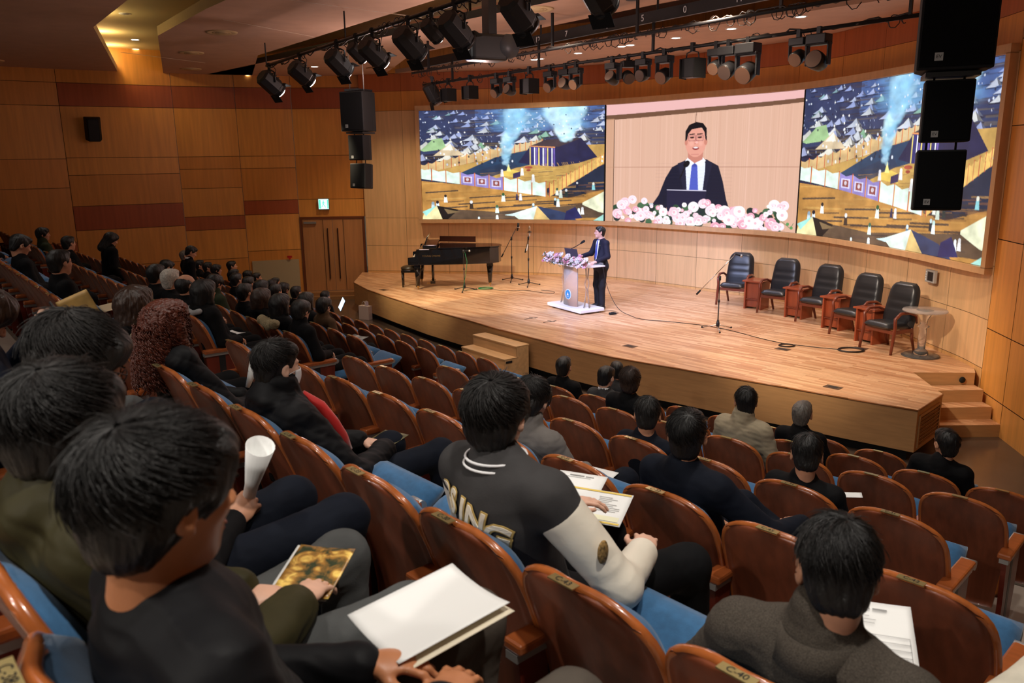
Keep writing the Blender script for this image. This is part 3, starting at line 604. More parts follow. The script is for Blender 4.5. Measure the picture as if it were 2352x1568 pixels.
# louvre on the corner face
t0 = Vector((4.95, 9.27, 0)); t1 = Vector((5.6, 9.92, 0)); d = (t1 - t0).normalized(); nrm = Vector((d.y, -d.x, 0)); ang = math.atan2(d.y, d.x)
lv = thing('louvre_grille', 'wooden louvred grille in the end face of the stage beside the steps', 'grille', (*(t0 + d * .46).xy, .20), ang)
mb = MB(); mb.box((0, -.008, .0), (.74, .016, .03)).box((0, -.008, .40), (.74, .016, .03)).box((-.37, -.008, .2), (.03, .016, .42)).box((.37, -.008, .2), (.03, .016, .42)); mb.obj('grille_frame', M['face'], lv)
mb = MB()
for i in range(7): mb.box((0, -.010, .05 + i * .05), (.70, .012, .024), rx=.5)
mb.obj('slat', mat('louvre_slats', (.20, .075, .025), .5), lv)
# side steps
for i, z in enumerate((.175, .35, .525)):
    y1 = 10.92 - .0; y0 = 10.90 - (3 - i) * .235
    mb = MB(); mb.prism([(5.15 + .0 + .62 * 0 + .50, y1), (5.50 if i else 5.42, y0), (6.585, y0), (6.60, y1)], 0 if i == 0 else z - .175, z, 1, 0, 1)
    struct(mb.obj('stage_step', [M['parquet'], M['face']]))
mb = MB(); mb.lathe([(0.001, 0), (.045, 0), (.045, .01), (.001, .012)], (0, 0, 0), 16, M=Matrix.Rotation(PI / 2, 3, 'X')); o = mb.obj('step_light', M['blackm']); o.location = (6.42, 10.945 - .02, .60)
tag(o, 'round black step light in the top riser of the side steps', 'step light')
# loose wooden steps in front of the stage
pf = mat('pale_pine_board', (.62, .40, .20), .45, noise=((2, 16, 16), .12, 4)); 
ps0 = Vector((-.52, 14.73, 0)); dd = (Vector((.29, 13.70, 0)) - ps0).normalized(); ang = math.atan2(dd.y, dd.x)
t = thing('portable_steps', 'pale three-tread wooden steps standing against the front of the stage', 'steps', (*(ps0 + dd * .76).xy, 0), ang)
for i, (z, y) in enumerate(((.21, -.86), (.40, -.60), (.59, -.34))):
    mb = MB(); mb.box((0, y + .13, z - .0125), (1.30, .30, .025)); mb.obj('tread', pf, t, .004)
    mb = MB(); mb.box((0, y, z - .115), (1.28, .02, .18)); mb.obj('riser', pf, t)
for sx in (-.64, .64):
    mb = MB(); mb.prism([(-.86, 0), (-.08, 0), (-.08, .58), (-.34, .58), (-.34, .39), (-.60, .39), (-.60, .20), (-.86, .20)], 0, .02); 
    me = mb.mesh('side_board', [pf]); me.transform(Matrix(((0, 0, 1, sx - .01), (1, 0, 0, 0), (0, 1, 0, 0), (0, 0, 0, 1)))); link('side_board', me, t)
mb = MB(); mb.box((.655, -.52, .34), (.012, .13, .035)); mb.obj('hand_slot', M['blackm'], t)

# ------------------------------------------------------------------ auditorium floor in tiers
BASE = {-3: -2.20, -2: -1.02, -1: .17, 0: 1.36, 1: 2.56, 2: 3.74, 3: 4.97, 4: 6.1, 5: 7.3}
PLZ = {-3: 3.70, -2: 3.36, -1: 3.07, 0: 2.69, 1: 2.35, 2: 2.01, 3: 1.68, 4: 1.34, 5: 1.01}
SLOPE = {-3: -.02, -2: -.02, -1: -.02, 0: -.02, 1: .01, 2: .035, 3: .055, 4: .08, 5: .08}
LEFTP = {-3: -1.9, -2: -.8, -1: .4, 0: 1.62, 1: 2.75, 2: 3.78, 3: 4.9, 4: 5.96, 5: 7.05}
def perp(k, a):
    if a > -6.7: return BASE[k] + SLOPE[k] * (a + 3.5)
    if a < -7.4: return LEFTP[k] - .07 * (a + 7.8)
    t = (-6.7 - a) / .7; return (1 - t) * (BASE[k] + SLOPE[k] * (-6.7 + 3.5)) + t * (LEFTP[k] - .07 * (-7.4 + 7.8))
def tier(k): return PLZ[k] - .95 if k < 5 else 0.045
M['vinyl'] = mat('beige_vinyl_floor', (.36, .30, .25), .38, noise=((2, 2, 2), .08, 5)); M['lobby'] = mat('brown_vinyl_floor', (.11, .078, .058), .16, noise=((1.5, 1.5, 1.5), .07, 5))
M['riser'] = mat('dark_riser', (.09, .06, .045), .6)
struct(MB().box((-4, 9, -.1), (40, 40, .2)).obj('floor', M['lobby']))
AL = [3.5 - .5 * i for i in range(0, 54)]
mb = MB()
for k in range(-3, 6):
    z = tier(k); pts = []
    for a in AL:
        q0 = hall(perp(k, a) - .10 if k > -3 else perp(k, a) - 3.5, a, z); q1 = hall((perp(k + 1, a) - .10) if k < 5 else perp(k, a) + .42, a, z); pts.append((q0, q1))
    zl = tier(k + 1) if k < 5 else 0.0
    for i in range(len(AL) - 1):
        a0, b0 = pts[i]; a1, b1 = pts[i + 1]
        mb.add([a0, b0, b1, a1], [(0, 1, 2, 3)], 0)
        mb.add([b0, (b0.x, b0.y, zl), (b1.x, b1.y, zl), b1], [(0, 1, 2, 3)], 1)
        e0 = b0 - NN * .035; e1 = b1 - NN * .035       # metal nosing strip
        mb.add([(e0.x, e0.y, z + .004), (b0.x, b0.y, z + .004), (b1.x, b1.y, z + .004), (e1.x, e1.y, z + .004)], [(0, 1, 2, 3)], 2)
struct(mb.obj('floor_tiers', [M['vinyl'], M['riser'], mat('dark_nosing_strip', (.10, .08, .06), .5)], fixn=False))
n_t = 1
for (k, a0) in [(k, a) for k in range(-1, 5) for a in (.55, -6.95, -15.4)]:
    if a0 == .55: a0 = {-1: .9, 0: .75, 1: .0, 2: -.5, 3: -.55, 4: -.6}[k]
    if a0 == -6.95 and k > 2: a0 = -7.25
    w = 1.05; z = (tier(k) + tier(k + 1)) / 2; c = hall(perp(k + 1, a0) + .10, a0, z - .085)
    o = MB().box(c, (w, .40, .17), rz=HALL_ROT).obj('floor_aisle_step', mat('aisle_step_tiles', (.50, .40, .30), .45) if n_t == 1 else bpy.data.materials['aisle_step_tiles']); struct(o); n_t += 1

# ------------------------------------------------------------------ ceiling: bands parallel to the rows
def band(name, p0, p1, a0, a1, z, th, m0, m1, poly=None):
    P = poly or [hall(p0, a0), hall(p1, a0), hall(p1, a1), hall(p0, a1)]
    mb = MB(); mb.prism([(p.x, p.y) for p in P][::-1], z, z + th, 0, 0, 1); return struct(mb.obj(name, [m0, m1], fixn=True))
band('ceiling_panel_rear', 0, 0, 0, 0, 6.0, .16, M['ceil'], M['ceil_edge'], poly=[hall(-8, 6), hall(4.0, 6), hall(4.0, -4), Vector((-5.34, 11.98, 0)), Vector((-6.95, 14.19, 0)), Vector((-9.70, 20.75, 0)), Vector((-12.5, 21.2, 0)), hall(-1, -27), hall(-8, -23)])
band('ceiling_panel_middle', 0, 0, 0, 0, 6.0, .16, M['ceil'], M['ceil_edge'], poly=[hall(4.9, 6), hall(7.3, 6), Vector((-1.04, 12.26, 0)), Vector((-5.39, 18.07, 0)), Vector((-6.8, 22.15, 0)), Vector((-8.86, 21.45, 0)), Vector((-6.31, 15.21, 0)), Vector((-4.5, 12.7, 0)), hall(4.9, -6)])
cove = mat('yellow_cove_light_tint', (.78, .66, .36), .9)  # yellow of the cove lighting is put into this surface colour
band('ceiling_cove', -8, 10.4, 6, -26, 6.55, .1, cove, cove)
band('ceiling_panel_stage', 8.95, 10.6, 0, 0, 6.0, .12, M['ceil'], M['black'], poly=[hall(8.95, 6), hall(10.1, 6), hall(10.35, -8.1), hall(10.85, -14.9), hall(12.8, -18.9), hall(14.8, -21.5), hall(8.95, -23)])
band('ceiling_shaft', 10.3, 16.0, 6, -23, 7.0, .1, M['ceil'], M['ceil'])
band('ceiling_strip', 12.75, 17, 6, -21, 6.0, .1, M['ceil'], M['ceil'])
# thin creases (panel joints)
mb = MB()
for (a, z) in ((-18.5, 5.998), (-13.5, 5.998)):
    mb.box(hall(6.9, a, z), (.012, 2.2, .006), rz=HALL_ROT + .35)
mb.box(hall(7.0, -11, 5.998), (.012, 2.5, .006), rz=HALL_ROT)
struct(mb.obj('ceiling_joints', mat('pale_joint', (.62, .50, .40), .8)))
# ------------------------------------------------------------------ recessed ceiling lamps and air diffusers
glow = mat('lit_lamp_glass', (1, .95, .85), .5, emit=(1.0, .93, .80), es=5)
def downlight(x, y, z, label, on=True):
    t = thing('recessed_downlight', label, 'ceiling light', (x, y, z), 0, 'recessed downlights')
    MB().lathe([(.075, -.004), (.10, -.010), (.115, 0), (.115, .01)], n=20).obj('trim_ring', M['white'], t)
    MB().lathe([(.001, -.006), (.078, -.006), (.078, 0)], n=20).obj('lamp_glass', glow if on else M['grey'], t)
    return t
for i, (a, z, p) in enumerate([(-20.9, 6.0, 9.9), (-18.1, 6.0, 10.3), (-10.0, 6.0, 9.3)]):
    q = hall(p, a); downlight(q.x, q.y, z, ['lit downlight in the ceiling just above the left hanging loudspeakers', 'second lit downlight in the stage-side ceiling behind the spotlights', 'lit downlight at the near edge of the stage-side ceiling'][i])
for i, (x, y) in enumerate([(.73, 19.32), (1.53, 18.4), (2.35, 17.4), (2.50, 17.22), (3.25, 16.31), (4.04, 15.26), (4.87, 14.07), (.60, 19.45)]):
    downlight(x, y, 6.0, 'lit downlight behind the stage bars, %s' % ['leftmost pair', 'above the left group of moving heads', 'left of a close pair above the middle screen', 'right of a close pair above the middle screen', 'right of the middle pair', 'brightest one right of centre', 'rightmost one above the right screen', 'leftmost pair, outer one'][i])
q0 = (-9.25, 21.04 - .3); 
for i, (x, y) in enumerate([(-9.3, 21.0), (-8.6, 19.45), (-7.3, 16.2)]):
    downlight(x, y, 6.55, 'lit downlight in the yellow ceiling recess, %s' % ['nearest the wall', 'second from the wall', 'third from the wall'][i], i < 2)
for (x, y, e_) in ((-9.55, 20.2, 7), (-8.75, 18.2, 8), (-7.75, 15.9, 6), (-7.05, 14.0, 4)):
    lamp('cove_lamp', 'POINT', (x, y, 6.32), e_, (1, .80, .38), size=.06)
for i, (x, y, z, r, w) in enumerate([(-10.4, 16.2, 6.0, .26, 'far left ceiling panel, nearer one'), (-11.3, 18.3, 6.0, .26, 'far left ceiling panel, near the side wall'), (-5.05, 14.9, 6.0, .26, 'middle ceiling panel, nearest the viewer'), (-6.6, 17.5, 6.0, .24, 'middle ceiling panel, second one'), (-7.75, 20.4, 6.0, .24, 'middle ceiling panel, by the wall'), (.46, 13.05, 6.0, .24, 'pinkish ceiling above the stage edge'), (-1.1, 15.6, 6.0, .24, 'pinkish ceiling behind the spotlight bar')]):
    t = thing('air_diffuser', 'round ceiling air diffuser in the ' + w, 'air vent', (x, y, z), 0, 'round air diffusers')
    MB().lathe([(r * .82, -.012), (r, -.018), (r * 1.05, 0), (r, .01)], n=28).obj('outer_ring', M['ceil_edge'], t)
    mb = MB()
    for q in (.62, .42, .22): mb.lathe([(r * q * .75, -.004), (r * q, -.02), (r * q, .0)], n=24)
    mb.obj('inner_rings', M['ceil_edge'], t); MB().lathe([(.001, -.001), (r * .8, -.001), (r * .8, .002)], n=24).obj('dark_throat', M['groove'], t)
MBs = MB().box((-3.15, 20.6, 5.99), (.6, .45, .02), rz=HALL_ROT); tag(MBs.obj('ceiling_hatch', mat('hatch_paint', (.42, .22, .10), .7)), 'dark square grille in the ceiling above the left hanging loudspeakers', 'air vent')

# ------------------------------------------------------------------ stage lighting bars and fixtures
lens_on = mat('glowing_lens', (1, 1, 1), .3, emit=(1, .96, .92), es=7); lens_off = mat('lens_glass', (.16, .11, .09), .12, spec=.8)
def aim(d):
    d = Vector(d).normalized(); x = d.cross(Vector((0, 0, 1))).normalized(); z = x.cross(d); return Matrix((x, d, z)).transposed()
def add_T(mb, R, off, mb2):      # append mb2 rotated by R and moved by off
    o = len(mb.v); mb.v += [tuple(R @ Vector(v) + Vector(off)) for v in mb2.v]; mb.f += [[i + o for i in f] for f in mb2.f]; mb.m += mb2.m; mb.sm += mb2.sm
def part_T(name, mb2, mats, R, off, parent, bevel=0):
    m2 = MB(); add_T(m2, R, off, mb2); return m2.obj(name, mats, parent, bevel)
def spotlight(x, y, zp, s, aimdir, label, on=False, small=False, group='theatre spotlights on the front bar'):
    """hangs from a pipe at height zp; aimdir is the beam direction"""
    t = thing('theatre_spotlight', label, 'stage light', (x, y, zp), 0, group); R = aim(aimdir); hd = .20 * s + .07; off = Vector((0, 0, -hd))
    w = .125 * s; L_ = .36 * s
    b = MB(); oc = [(w * math.cos(PI / 8 + k * PI / 4) * 1.08, w * math.sin(PI / 8 + k * PI / 4) * 1.08) for k in range(8)]
    rings = [(-L_ * .5, .72), (-L_ * .42, .95), (L_ * .30, 1.0), (L_ * .34, .92), (L_ * .5, .92)]
    vs = [(px * k, yy, pz * k) for (yy, k) in rings for (px, pz) in oc]
    b.add(vs, [(i * 8 + k, i * 8 + (k + 1) % 8, (i + 1) * 8 + (k + 1) % 8, (i + 1) * 8 + k) for i in range(4) for k in range(8)] + [tuple(range(8))[::-1]])
    for k in range(4): b.box((0, -L_ * .3 + k * .05 * s, w * 1.0), (w * 1.2, .012, .02)); 
    part_T('housing', b, M['black'], R, off, t, .003)
    l = MB(); l.lathe([(w * .84, L_ * .46), (w * .84, L_ * .54), (w * .6, L_ * .62), (.001, L_ * .66)], n=16, M=Matrix.Rotation(-PI / 2, 3, 'X')); part_T('lens', l, lens_on if on else lens_off, R, off, t)
    g = MB(); g.lathe([(w * .88, L_ * .44), (w * 1.02, L_ * .44), (w * 1.02, L_ * .53), (w * .88, L_ * .53)], n=16, M=Matrix.Rotation(-PI / 2, 3, 'X')); part_T('colour_frame', g, M['black'], R, off, t)
    hx = R @ Vector((1, 0, 0)); yk = MB(); A = off + hx * (w * 1.12); B = off - hx * (w * 1.12)
    yk.tube([A, A + Vector((0, 0, hd * .55)), Vector((hx.x * w * .5, hx.y * w * .5, -.10)), Vector((0, 0, -.09)), Vector((-hx.x * w * .5, -hx.y * w * .5, -.10)), B + Vector((0, 0, hd * .55)), B], .011 * s, 6); yk.obj('yoke', M['black'], t)
    c = MB(); c.box((0, 0, -.03), (.05, .05, .14)); c.tube([(0, -.04, 0), (0, .04, 0)], .042, 8); c.obj('pipe_clamp', M['black'], t)
    cb = MB(); cb.tube([(hx.x * .1, hx.y * .1, 0), (hx.x * .22, hx.y * .22, -.10), (hx.x * .18, hx.y * .18, -.22), (off + R @ Vector((0, -L_ * .5, 0)))], .007, 5); cb.obj('supply_cable', M['cable'], t)
    if not small:
        bd = MB()
        for (sz, rr) in ((1, .9), (-1, -.9)):
            bd = MB().box((0, L_ * .56, sz * w * 1.02), (w * 1.7, .13 * s, .004), rx=rr * .35); part_T('barn_door', bd, M['blackm'], R, off, t)
    return t
P1A = Vector((-4.55, 15.75, 5.52)); P1B = Vector((1.7, 7.1, 5.66)); d1 = (P1B - P1A)
t = thing('lighting_bar', 'front black lighting bar below the ceiling carrying the large spotlights', 'lighting bar', P1A)
mb = MB(); mb.tube([(0, 0, 0), d1], .027, 10); mb.obj('pipe', M['black'], t)
for k in (0.0, .33, .62, .93): MB().box(d1 * k + Vector((0, 0, .20)), (.018, .018, .42), rz=HALL_ROT).obj('hanger', M['black'], t)
mb = MB(); q = [d1 * (i / 60.0) + Vector((rnd.uniform(-.03, .03), rnd.uniform(-.03, .03), .03 - abs(math.sin(i * .9)) * .10)) for i in range(61)]; mb.tube(q, .010, 5)
for i in range(34):
    s_ = rnd.random(); c_ = d1 * s_; rr = rnd.uniform(.04, .09); mb.tube([c_ + Vector((rr * math.cos(u) * .6, -rr * math.cos(u) * .7, rr * math.sin(u) - .02)) for u in [k * PI / 5 for k in range(rnd.choice((7, 11)))]], .006, 5)
mb.obj('cable_run', M['cable'], t)
def bar_pt(px):                       # position along the front bar (0..1)
    return P1A + d1 * px
aimF = Vector((1.0, 1.15, -1.05))
for (s_, sc, on, sm, lb) in [(.012, 1.25, True, False, 'large black spotlight at the far left end of the front lighting bar'), (.155, 1.15, True, False, 'large black spotlight, second from the left end of the front bar'), (.30, 1.15, False, False, 'large unlit spotlight, third from the left end of the front bar'),
                             (.365, .8, True, True, 'small spotlight in front of the fourth large one on the front bar'), (.415, 1.15, True, False, 'large lit spotlight, fourth from the left, right of a small one'), (.515, 1.2, False, False, 'large spotlight with a violet gel in the middle of the front bar'),
                             (.572, .8, True, True, 'small spotlight between two large ones right of the middle of the bar'), (.625, 1.2, False, False, 'large spotlight with a bright point at its lens, right of the middle'), (.745, 1.2, True, False, 'large lit spotlight above the loudspeaker, cut by the top of the picture'), (.865, 1.2, False, False, 'dark spotlight at the top edge left of the number bar')]:
    q = bar_pt(s_); spotlight(q.x, q.y, q.z, sc, aimF + Vector((rnd.uniform(-.15, .15), rnd.uniform(-.15, .15), rnd.uniform(-.1, .1))), lb, on, sm)
# projector-like monitor loudspeaker on a bracket
t = thing('monitor_loudspeaker', 'grey-edged black monitor loudspeaker on a bracket under the ceiling between spotlights', 'loudspeaker', (-.25, 11.4, 5.22), .5)
mb = MB(); mb.prism([(-.32, -.14), (.20, -.17), (.20, .17), (-.32, .14), (-.36, 0)], -.17, .17); mb.obj('cabinet', M['black'], t, .04, 3)
mb = MB(); mb.lathe([(.001, -.05), (.15, -.05), (.165, 0), (.15, .05), (.001, .05)], (.22, -.12, .02), 18, M=Matrix.Rotation(PI / 2, 3, 'X')); mb.lathe([(.001, -.05), (.15, -.05), (.165, 0), (.15, .05), (.001, .05)], (.22, .12, .02), 18, M=Matrix.Rotation(PI / 2, 3, 'X')); mb.obj('pivot_plate', mat('slate_grey_plastic', (.06, .062, .07), .4), t)
MB().box((.0, .0, .46), (.12, .2, .65)).obj('bracket', M['black'], t); MB().box((.18, 0, .74), (.5, .1, .06)).obj('ceiling_plate', M['grey'], t)
# stage bars
def bar(name, A, B, label, r=.025, hang=(.06, .3, .55, .8, .97), up=.6, loops=60, seed=1):
    rr_ = random.Random(seed); A = Vector(A); B = Vector(B); d = B - A; t = thing(name, label, 'lighting bar', A)
    mb = MB(); mb.tube([(0, 0, 0), d], r, 10); mb.obj('pipe', M['black'], t)
    for k in hang: MB().box(d * k + Vector((0, 0, up / 2)), (.035, .035, up), rz=HALL_ROT).obj('hanger', M['black'], t)
    if loops:
        mb = MB(); mb.tube([d * (i / 90.0) + Vector((rr_.uniform(-.02, .02), rr_.uniform(-.02, .02), .02 + rr_.uniform(-.05, .03))) for i in range(91)], .012, 5)
        for i in range(loops):
            c_ = d * rr_.random(); q = rr_.uniform(.03, .10); mb.tube([c_ + Vector((q * math.cos(u) * .6, -q * math.cos(u) * .7, q * math.sin(u) - .03)) for u in [k * PI / 5 + rr_.random() for k in range(rr_.choice((6, 9, 11)))]], .006, 5)
        mb.obj('cable_run', M['cable'], t)
    return t
bar('lighting_bar', (-1.93, 16.75, 5.46), (4.35, 8.85, 5.46), 'upper of the two black stage bars, wrapped in looping cables', hang=(.06, .2, .42, .6, .83), up=1.6, loops=80, seed=4)
bar('lighting_bar', (-1.75, 17.15, 5.27), (4.75, 9.35, 5.27), 'lower black stage bar behind, from which the moving heads hang', hang=(.1, .35, .6, .97), up=.45, loops=30, seed=9)
# numbered scenery battens above
def batten(A, B, lab, nums, h=.16, num=True):
    A = Vector(A); B = Vector(B); d = B - A; t = thing('numbered_batten', lab, 'stage batten', A); an = math.atan2(d.y, d.x)
    MB().box(d * .5, (d.length, .05, h), rz=an).obj('rail', M['black'], t)
    mb = MB(); mb.tube([(0, .0, h * .5 + .18), d + Vector((0, 0, h * .5 + .18))], .02, 8); 
    for k in range(9): mb.box(d * (k / 8.0) + Vector((0, 0, h * .5 + .1)), (.03, .03, .2))
    mb.obj('upper_pipe', M['black'], t)
    if num:
        n_ = Vector((d.y, -d.x, 0)).normalized()
        if n_.dot(Vector((0, -1, 0))) < 0: n_ = -n_
        for (k, s_) in nums:
            cu = bpy.data.curves.new('num', 'FONT'); cu.body = s_; cu.size = .13; cu.align_x = 'CENTER'; cu.align_y = 'CENTER'; cu.extrude = .002
            tmp = bpy.data.objects.new('num', cu); me = bpy.data.meshes.new_from_object(tmp); bpy.data.objects.remove(tmp); me.materials.append(M['text'])
            o = link('rail_number', me, t); p = d * k + n_ * .03; o.location = p
            xa = d.normalized(); o.rotation_euler = Matrix((xa, Vector((0, 0, 1)), xa.cross(Vector((0, 0, 1))))).transposed().to_euler()
    return t
batten((-1.85, 17.9, 5.76), (4.6, 9.0, 5.76), 'long black numbered scenery rail behind the front stage bar', [(.28, '11'), (.37, '12'), (.44, '7'), (.53, '8'), (.60, '5'), (.675, '0'), (.76, '11'), (.84, '12')])
batten((-1.6, 17.2, 6.05), (3.9, 9.4, 6.25), 'second black scenery rail higher in the ceiling slot', [], h=.10, num=False)
# moving heads and flood lights on the lower stage bar
LA = Vector((-1.75, 17.15, 5.27)); LBv = Vector((4.75, 9.35, 5.27)); LDv = LBv - LA
def moving_head(s_, lb, sc=.80, yaw=0.0, tilt=-.45, disc=True):
    p = LA + LDv * s_; t = thing('moving_head_light', lb, 'stage light', p, HALL_ROT + PI + yaw, 'moving head lights on the stage bar')
    MB().box((0, 0, -.12), (.26 * sc, .2 * sc, .12 * sc)).obj('base', M['black'], t, .012)
    MB().box((0, 0, -.03), (.05, .06, .12)).obj('pipe_clamp', M['black'], t)
    mb = MB(); 
    for sx in (-1, 1): mb.box((sx * .140 * sc, 0, -.29 * sc), (.028 * sc, .09 * sc, .28 * sc))
    mb.box((0, 0, -.17 * sc), (.30 * sc, .13 * sc, .04 * sc)); mb.obj('yoke', M['black'], t, .012)
    R = Matrix.Rotation(tilt, 3, 'X'); off = Vector((0, 0, -.38 * sc)); r = .115 * sc
    h = MB(); h.lathe([(r * .55, -.15 * sc), (r * .9, -.08 * sc), (r, .02), (r, .10 * sc), (r * .92, .115 * sc)], n=18, M=Matrix.Rotation(-PI / 2, 3, 'X')); part_T('head', h, M['black'], R, off, t)
    l = MB(); l.lathe([(.001, .112 * sc), (r * .9, .112 * sc), (r * .9, .118 * sc)], n=18, M=Matrix.Rotation(-PI / 2, 3, 'X')); part_T('lens', l, lens_brown if disc else lens_off, R, off, t)
lens_brown = mat('brown_reflecting_lens', (.30, .17, .11), .2, spec=.8)
def flood(s_, lb, sc=.86, p=None):
    p = LA + LDv * s_; t = thing('flood_light', lb, 'stage light', p, HALL_ROT + PI, 'box shaped flood lights on the stage bar')
    MB().box((0, 0, -.30 * sc), (.26 * sc, .2 * sc, .28 * sc)).obj('housing', M['black'], t, .01)
    for sx in (-1, 1): MB().box((sx * .15 * sc, .02, -.31 * sc), (.012, .24 * sc, .28 * sc), rz=sx * .2).obj('barn_door', M['blackm'], t)
    mb = MB(); mb.tube([(-.12 * sc, 0, -.2 * sc), (-.1 * sc, 0, -.08), (0, 0, -.05), (.1 * sc, 0, -.08), (.12 * sc, 0, -.2 * sc)], .01, 6); mb.obj('yoke', M['black'], t)
    MB().box((0, .0, 0), (.05, .06, .12)).obj('pipe_clamp', M['black'], t)
flood(.085, 'small box flood light, first from the left on the stage bar, above the left screen', .86); flood(.155, 'small box flood light, second from the left on the stage bar', .86)
for (s_, lb, kw) in [(.235, 'round-faced moving head, leftmost of the stage bar', {}), (.272, 'dark moving head beside the leftmost round-faced one', dict(disc=False, tilt=.3)), (.378, 'round-faced moving head left of the left screen edge', {}), (.415, 'tilted dark moving head above the gap between left and middle screens', dict(disc=False, tilt=.2)),
                     (.44, 'round-faced moving head at the right of the second cluster', {}), (.52, 'dark moving head, left of the middle cluster', dict(disc=False, tilt=.5)), (.552, 'moving head turned sideways in the middle cluster', dict(disc=False, yaw=1.0)), (.582, 'grey-shielded moving head in the middle cluster', dict(disc=False, tilt=-.2)), (.622, 'large round brown-faced moving head above the middle screen', dict(sc=.9)),
                     (.712, 'round-faced moving head left of the right cluster', {}), (.732, 'shielded moving head in the right cluster', dict(disc=False, sc=.95)), (.762, 'large round brown-faced moving head at the right cluster', dict(sc=1.1)), (.835, 'honeycomb-faced moving head, near the right end of the stage bar', {}), (.862, 'tall dark moving head, rightmost on the stage bar', dict(disc=False, sc=1.0, tilt=.2))]:
    moving_head(s_, lb, **kw)
flood(.325, 'box flood light between two moving heads over the left screen', .9); flood(.672, 'box flood light between the middle and right clusters of moving heads', .95)
q = LA + LDv * .03; spotlight(q.x, q.y, q.z + .1, 1.1, Vector((.5, .2, -1)), 'black spotlight hanging at the left end of the stage bars by the frame corner', False, False, 'theatre spotlights on the stage bar')
for (k, lb) in ((.62, 'leftmost'), (.68, 'second'), (.73, 'third'), (.78, 'rightmost')):     # profile lights hanging vertically above the numbered rail
    p = Vector((-1.6, 17.2, 6.4)) + (Vector((3.9, 9.4, 6.4)) - Vector((-1.6, 17.2, 6.4))) * k
    t = thing('profile_light', 'tall dark profile light at the top edge above the numbered rail, %s of four' % lb, 'stage light', p, 0, 'four profile lights above the rail')
    MB().lathe([(.09, -.42), (.11, -.38), (.075, -.28), (.075, -.12), (.105, -.08), (.105, .10), (.06, .15)], n=12).obj('housing', M['black'], t); MB().box((0, 0, .2), (.06, .06, .16)).obj('pipe_clamp', M['black'], t)

# ------------------------------------------------------------------ hanging loudspeaker clusters
def logo(parent, x, z, y, s=.05):
    o = MB().box((x, y, z), (s, .004, s)).obj('badge', M['grey'], parent)
    cu = bpy.data.curves.new('badge', 'FONT'); cu.body = 'EV'; cu.size = s * .62; cu.align_x = 'CENTER'; cu.align_y = 'CENTER'; cu.extrude = .001
    tmp = bpy.data.objects.new('badge', cu); me = bpy.data.meshes.new_from_object(tmp); bpy.data.objects.remove(tmp); me.materials.append(M['blackm'])
    q = link('badge_letters', me, o); q.location = (x, y - .003, z); q.rotation_euler = (PI / 2, 0, 0)
grille = mat('black_speaker_grille', (.004, .004, .0045), .8, spec=.12)
def cluster(x, y, ztop, rz, side, seed=0):
    boxes = [(.54, .74, .52, 'large upper', 0.0), (.36, .48, .34, 'middle', -.02), (.36, .48, .34, 'bottom', -.16)]; z = ztop
    for i, (w, h, d, nm, tl) in enumerate(boxes):
        t = thing('hanging_loudspeaker', '%s box of the black loudspeaker column hanging on the %s' % (nm, side), 'loudspeaker', (x, y, z - h), rz, 'loudspeaker column hanging on the ' + side)
        mb = MB(); mb.prism([(-w / 2, -d / 2), (w / 2, -d / 2), (w / 2 * .97, d * .1), (w / 2 * .72, d / 2), (-w / 2 * .72, d / 2), (-w / 2 * .97, d * .1)], 0, h); o = mb.obj('cabinet', M['blackm'], t, .012)
        MB().box((0, -d / 2 - .006, h / 2), (w * .94, .012, h * .94)).obj('front_grille', grille, t, .004)
        logo(t, -w * .22, h * .13, -d / 2 - .014, .05 if i else .06)
        if i == 0:
            MB().box((0, 0, h + .03), (w * .6, d * .9, .04)).obj('rigging_frame', M['black'], t); MB().box((0, 0, -.03), (w * .72, d * .8, .035)).obj('rigging_frame', M['black'], t)
        mb = MB()
        for sx in (-.3, .3): mb.tube([(sx * w, -.05, h), (sx * w, -.05, h + (.12 if i else .9 if side == 'left' else .9))], .010, 6)
        mb.obj('link_chain' if i else 'suspension_cable', M['grey'] if i == 0 else M['black'], t)
        if i: 
            pass
        z -= h + .07; x += math.sin(rz) * 0.02
        for o in [t]: o.rotation_euler = (tl * .5, 0, rz)
cluster(-2.92, 16.15, 5.06, -.45, 'left')
cluster(3.56, 6.72, 5.13, -.38, 'right')

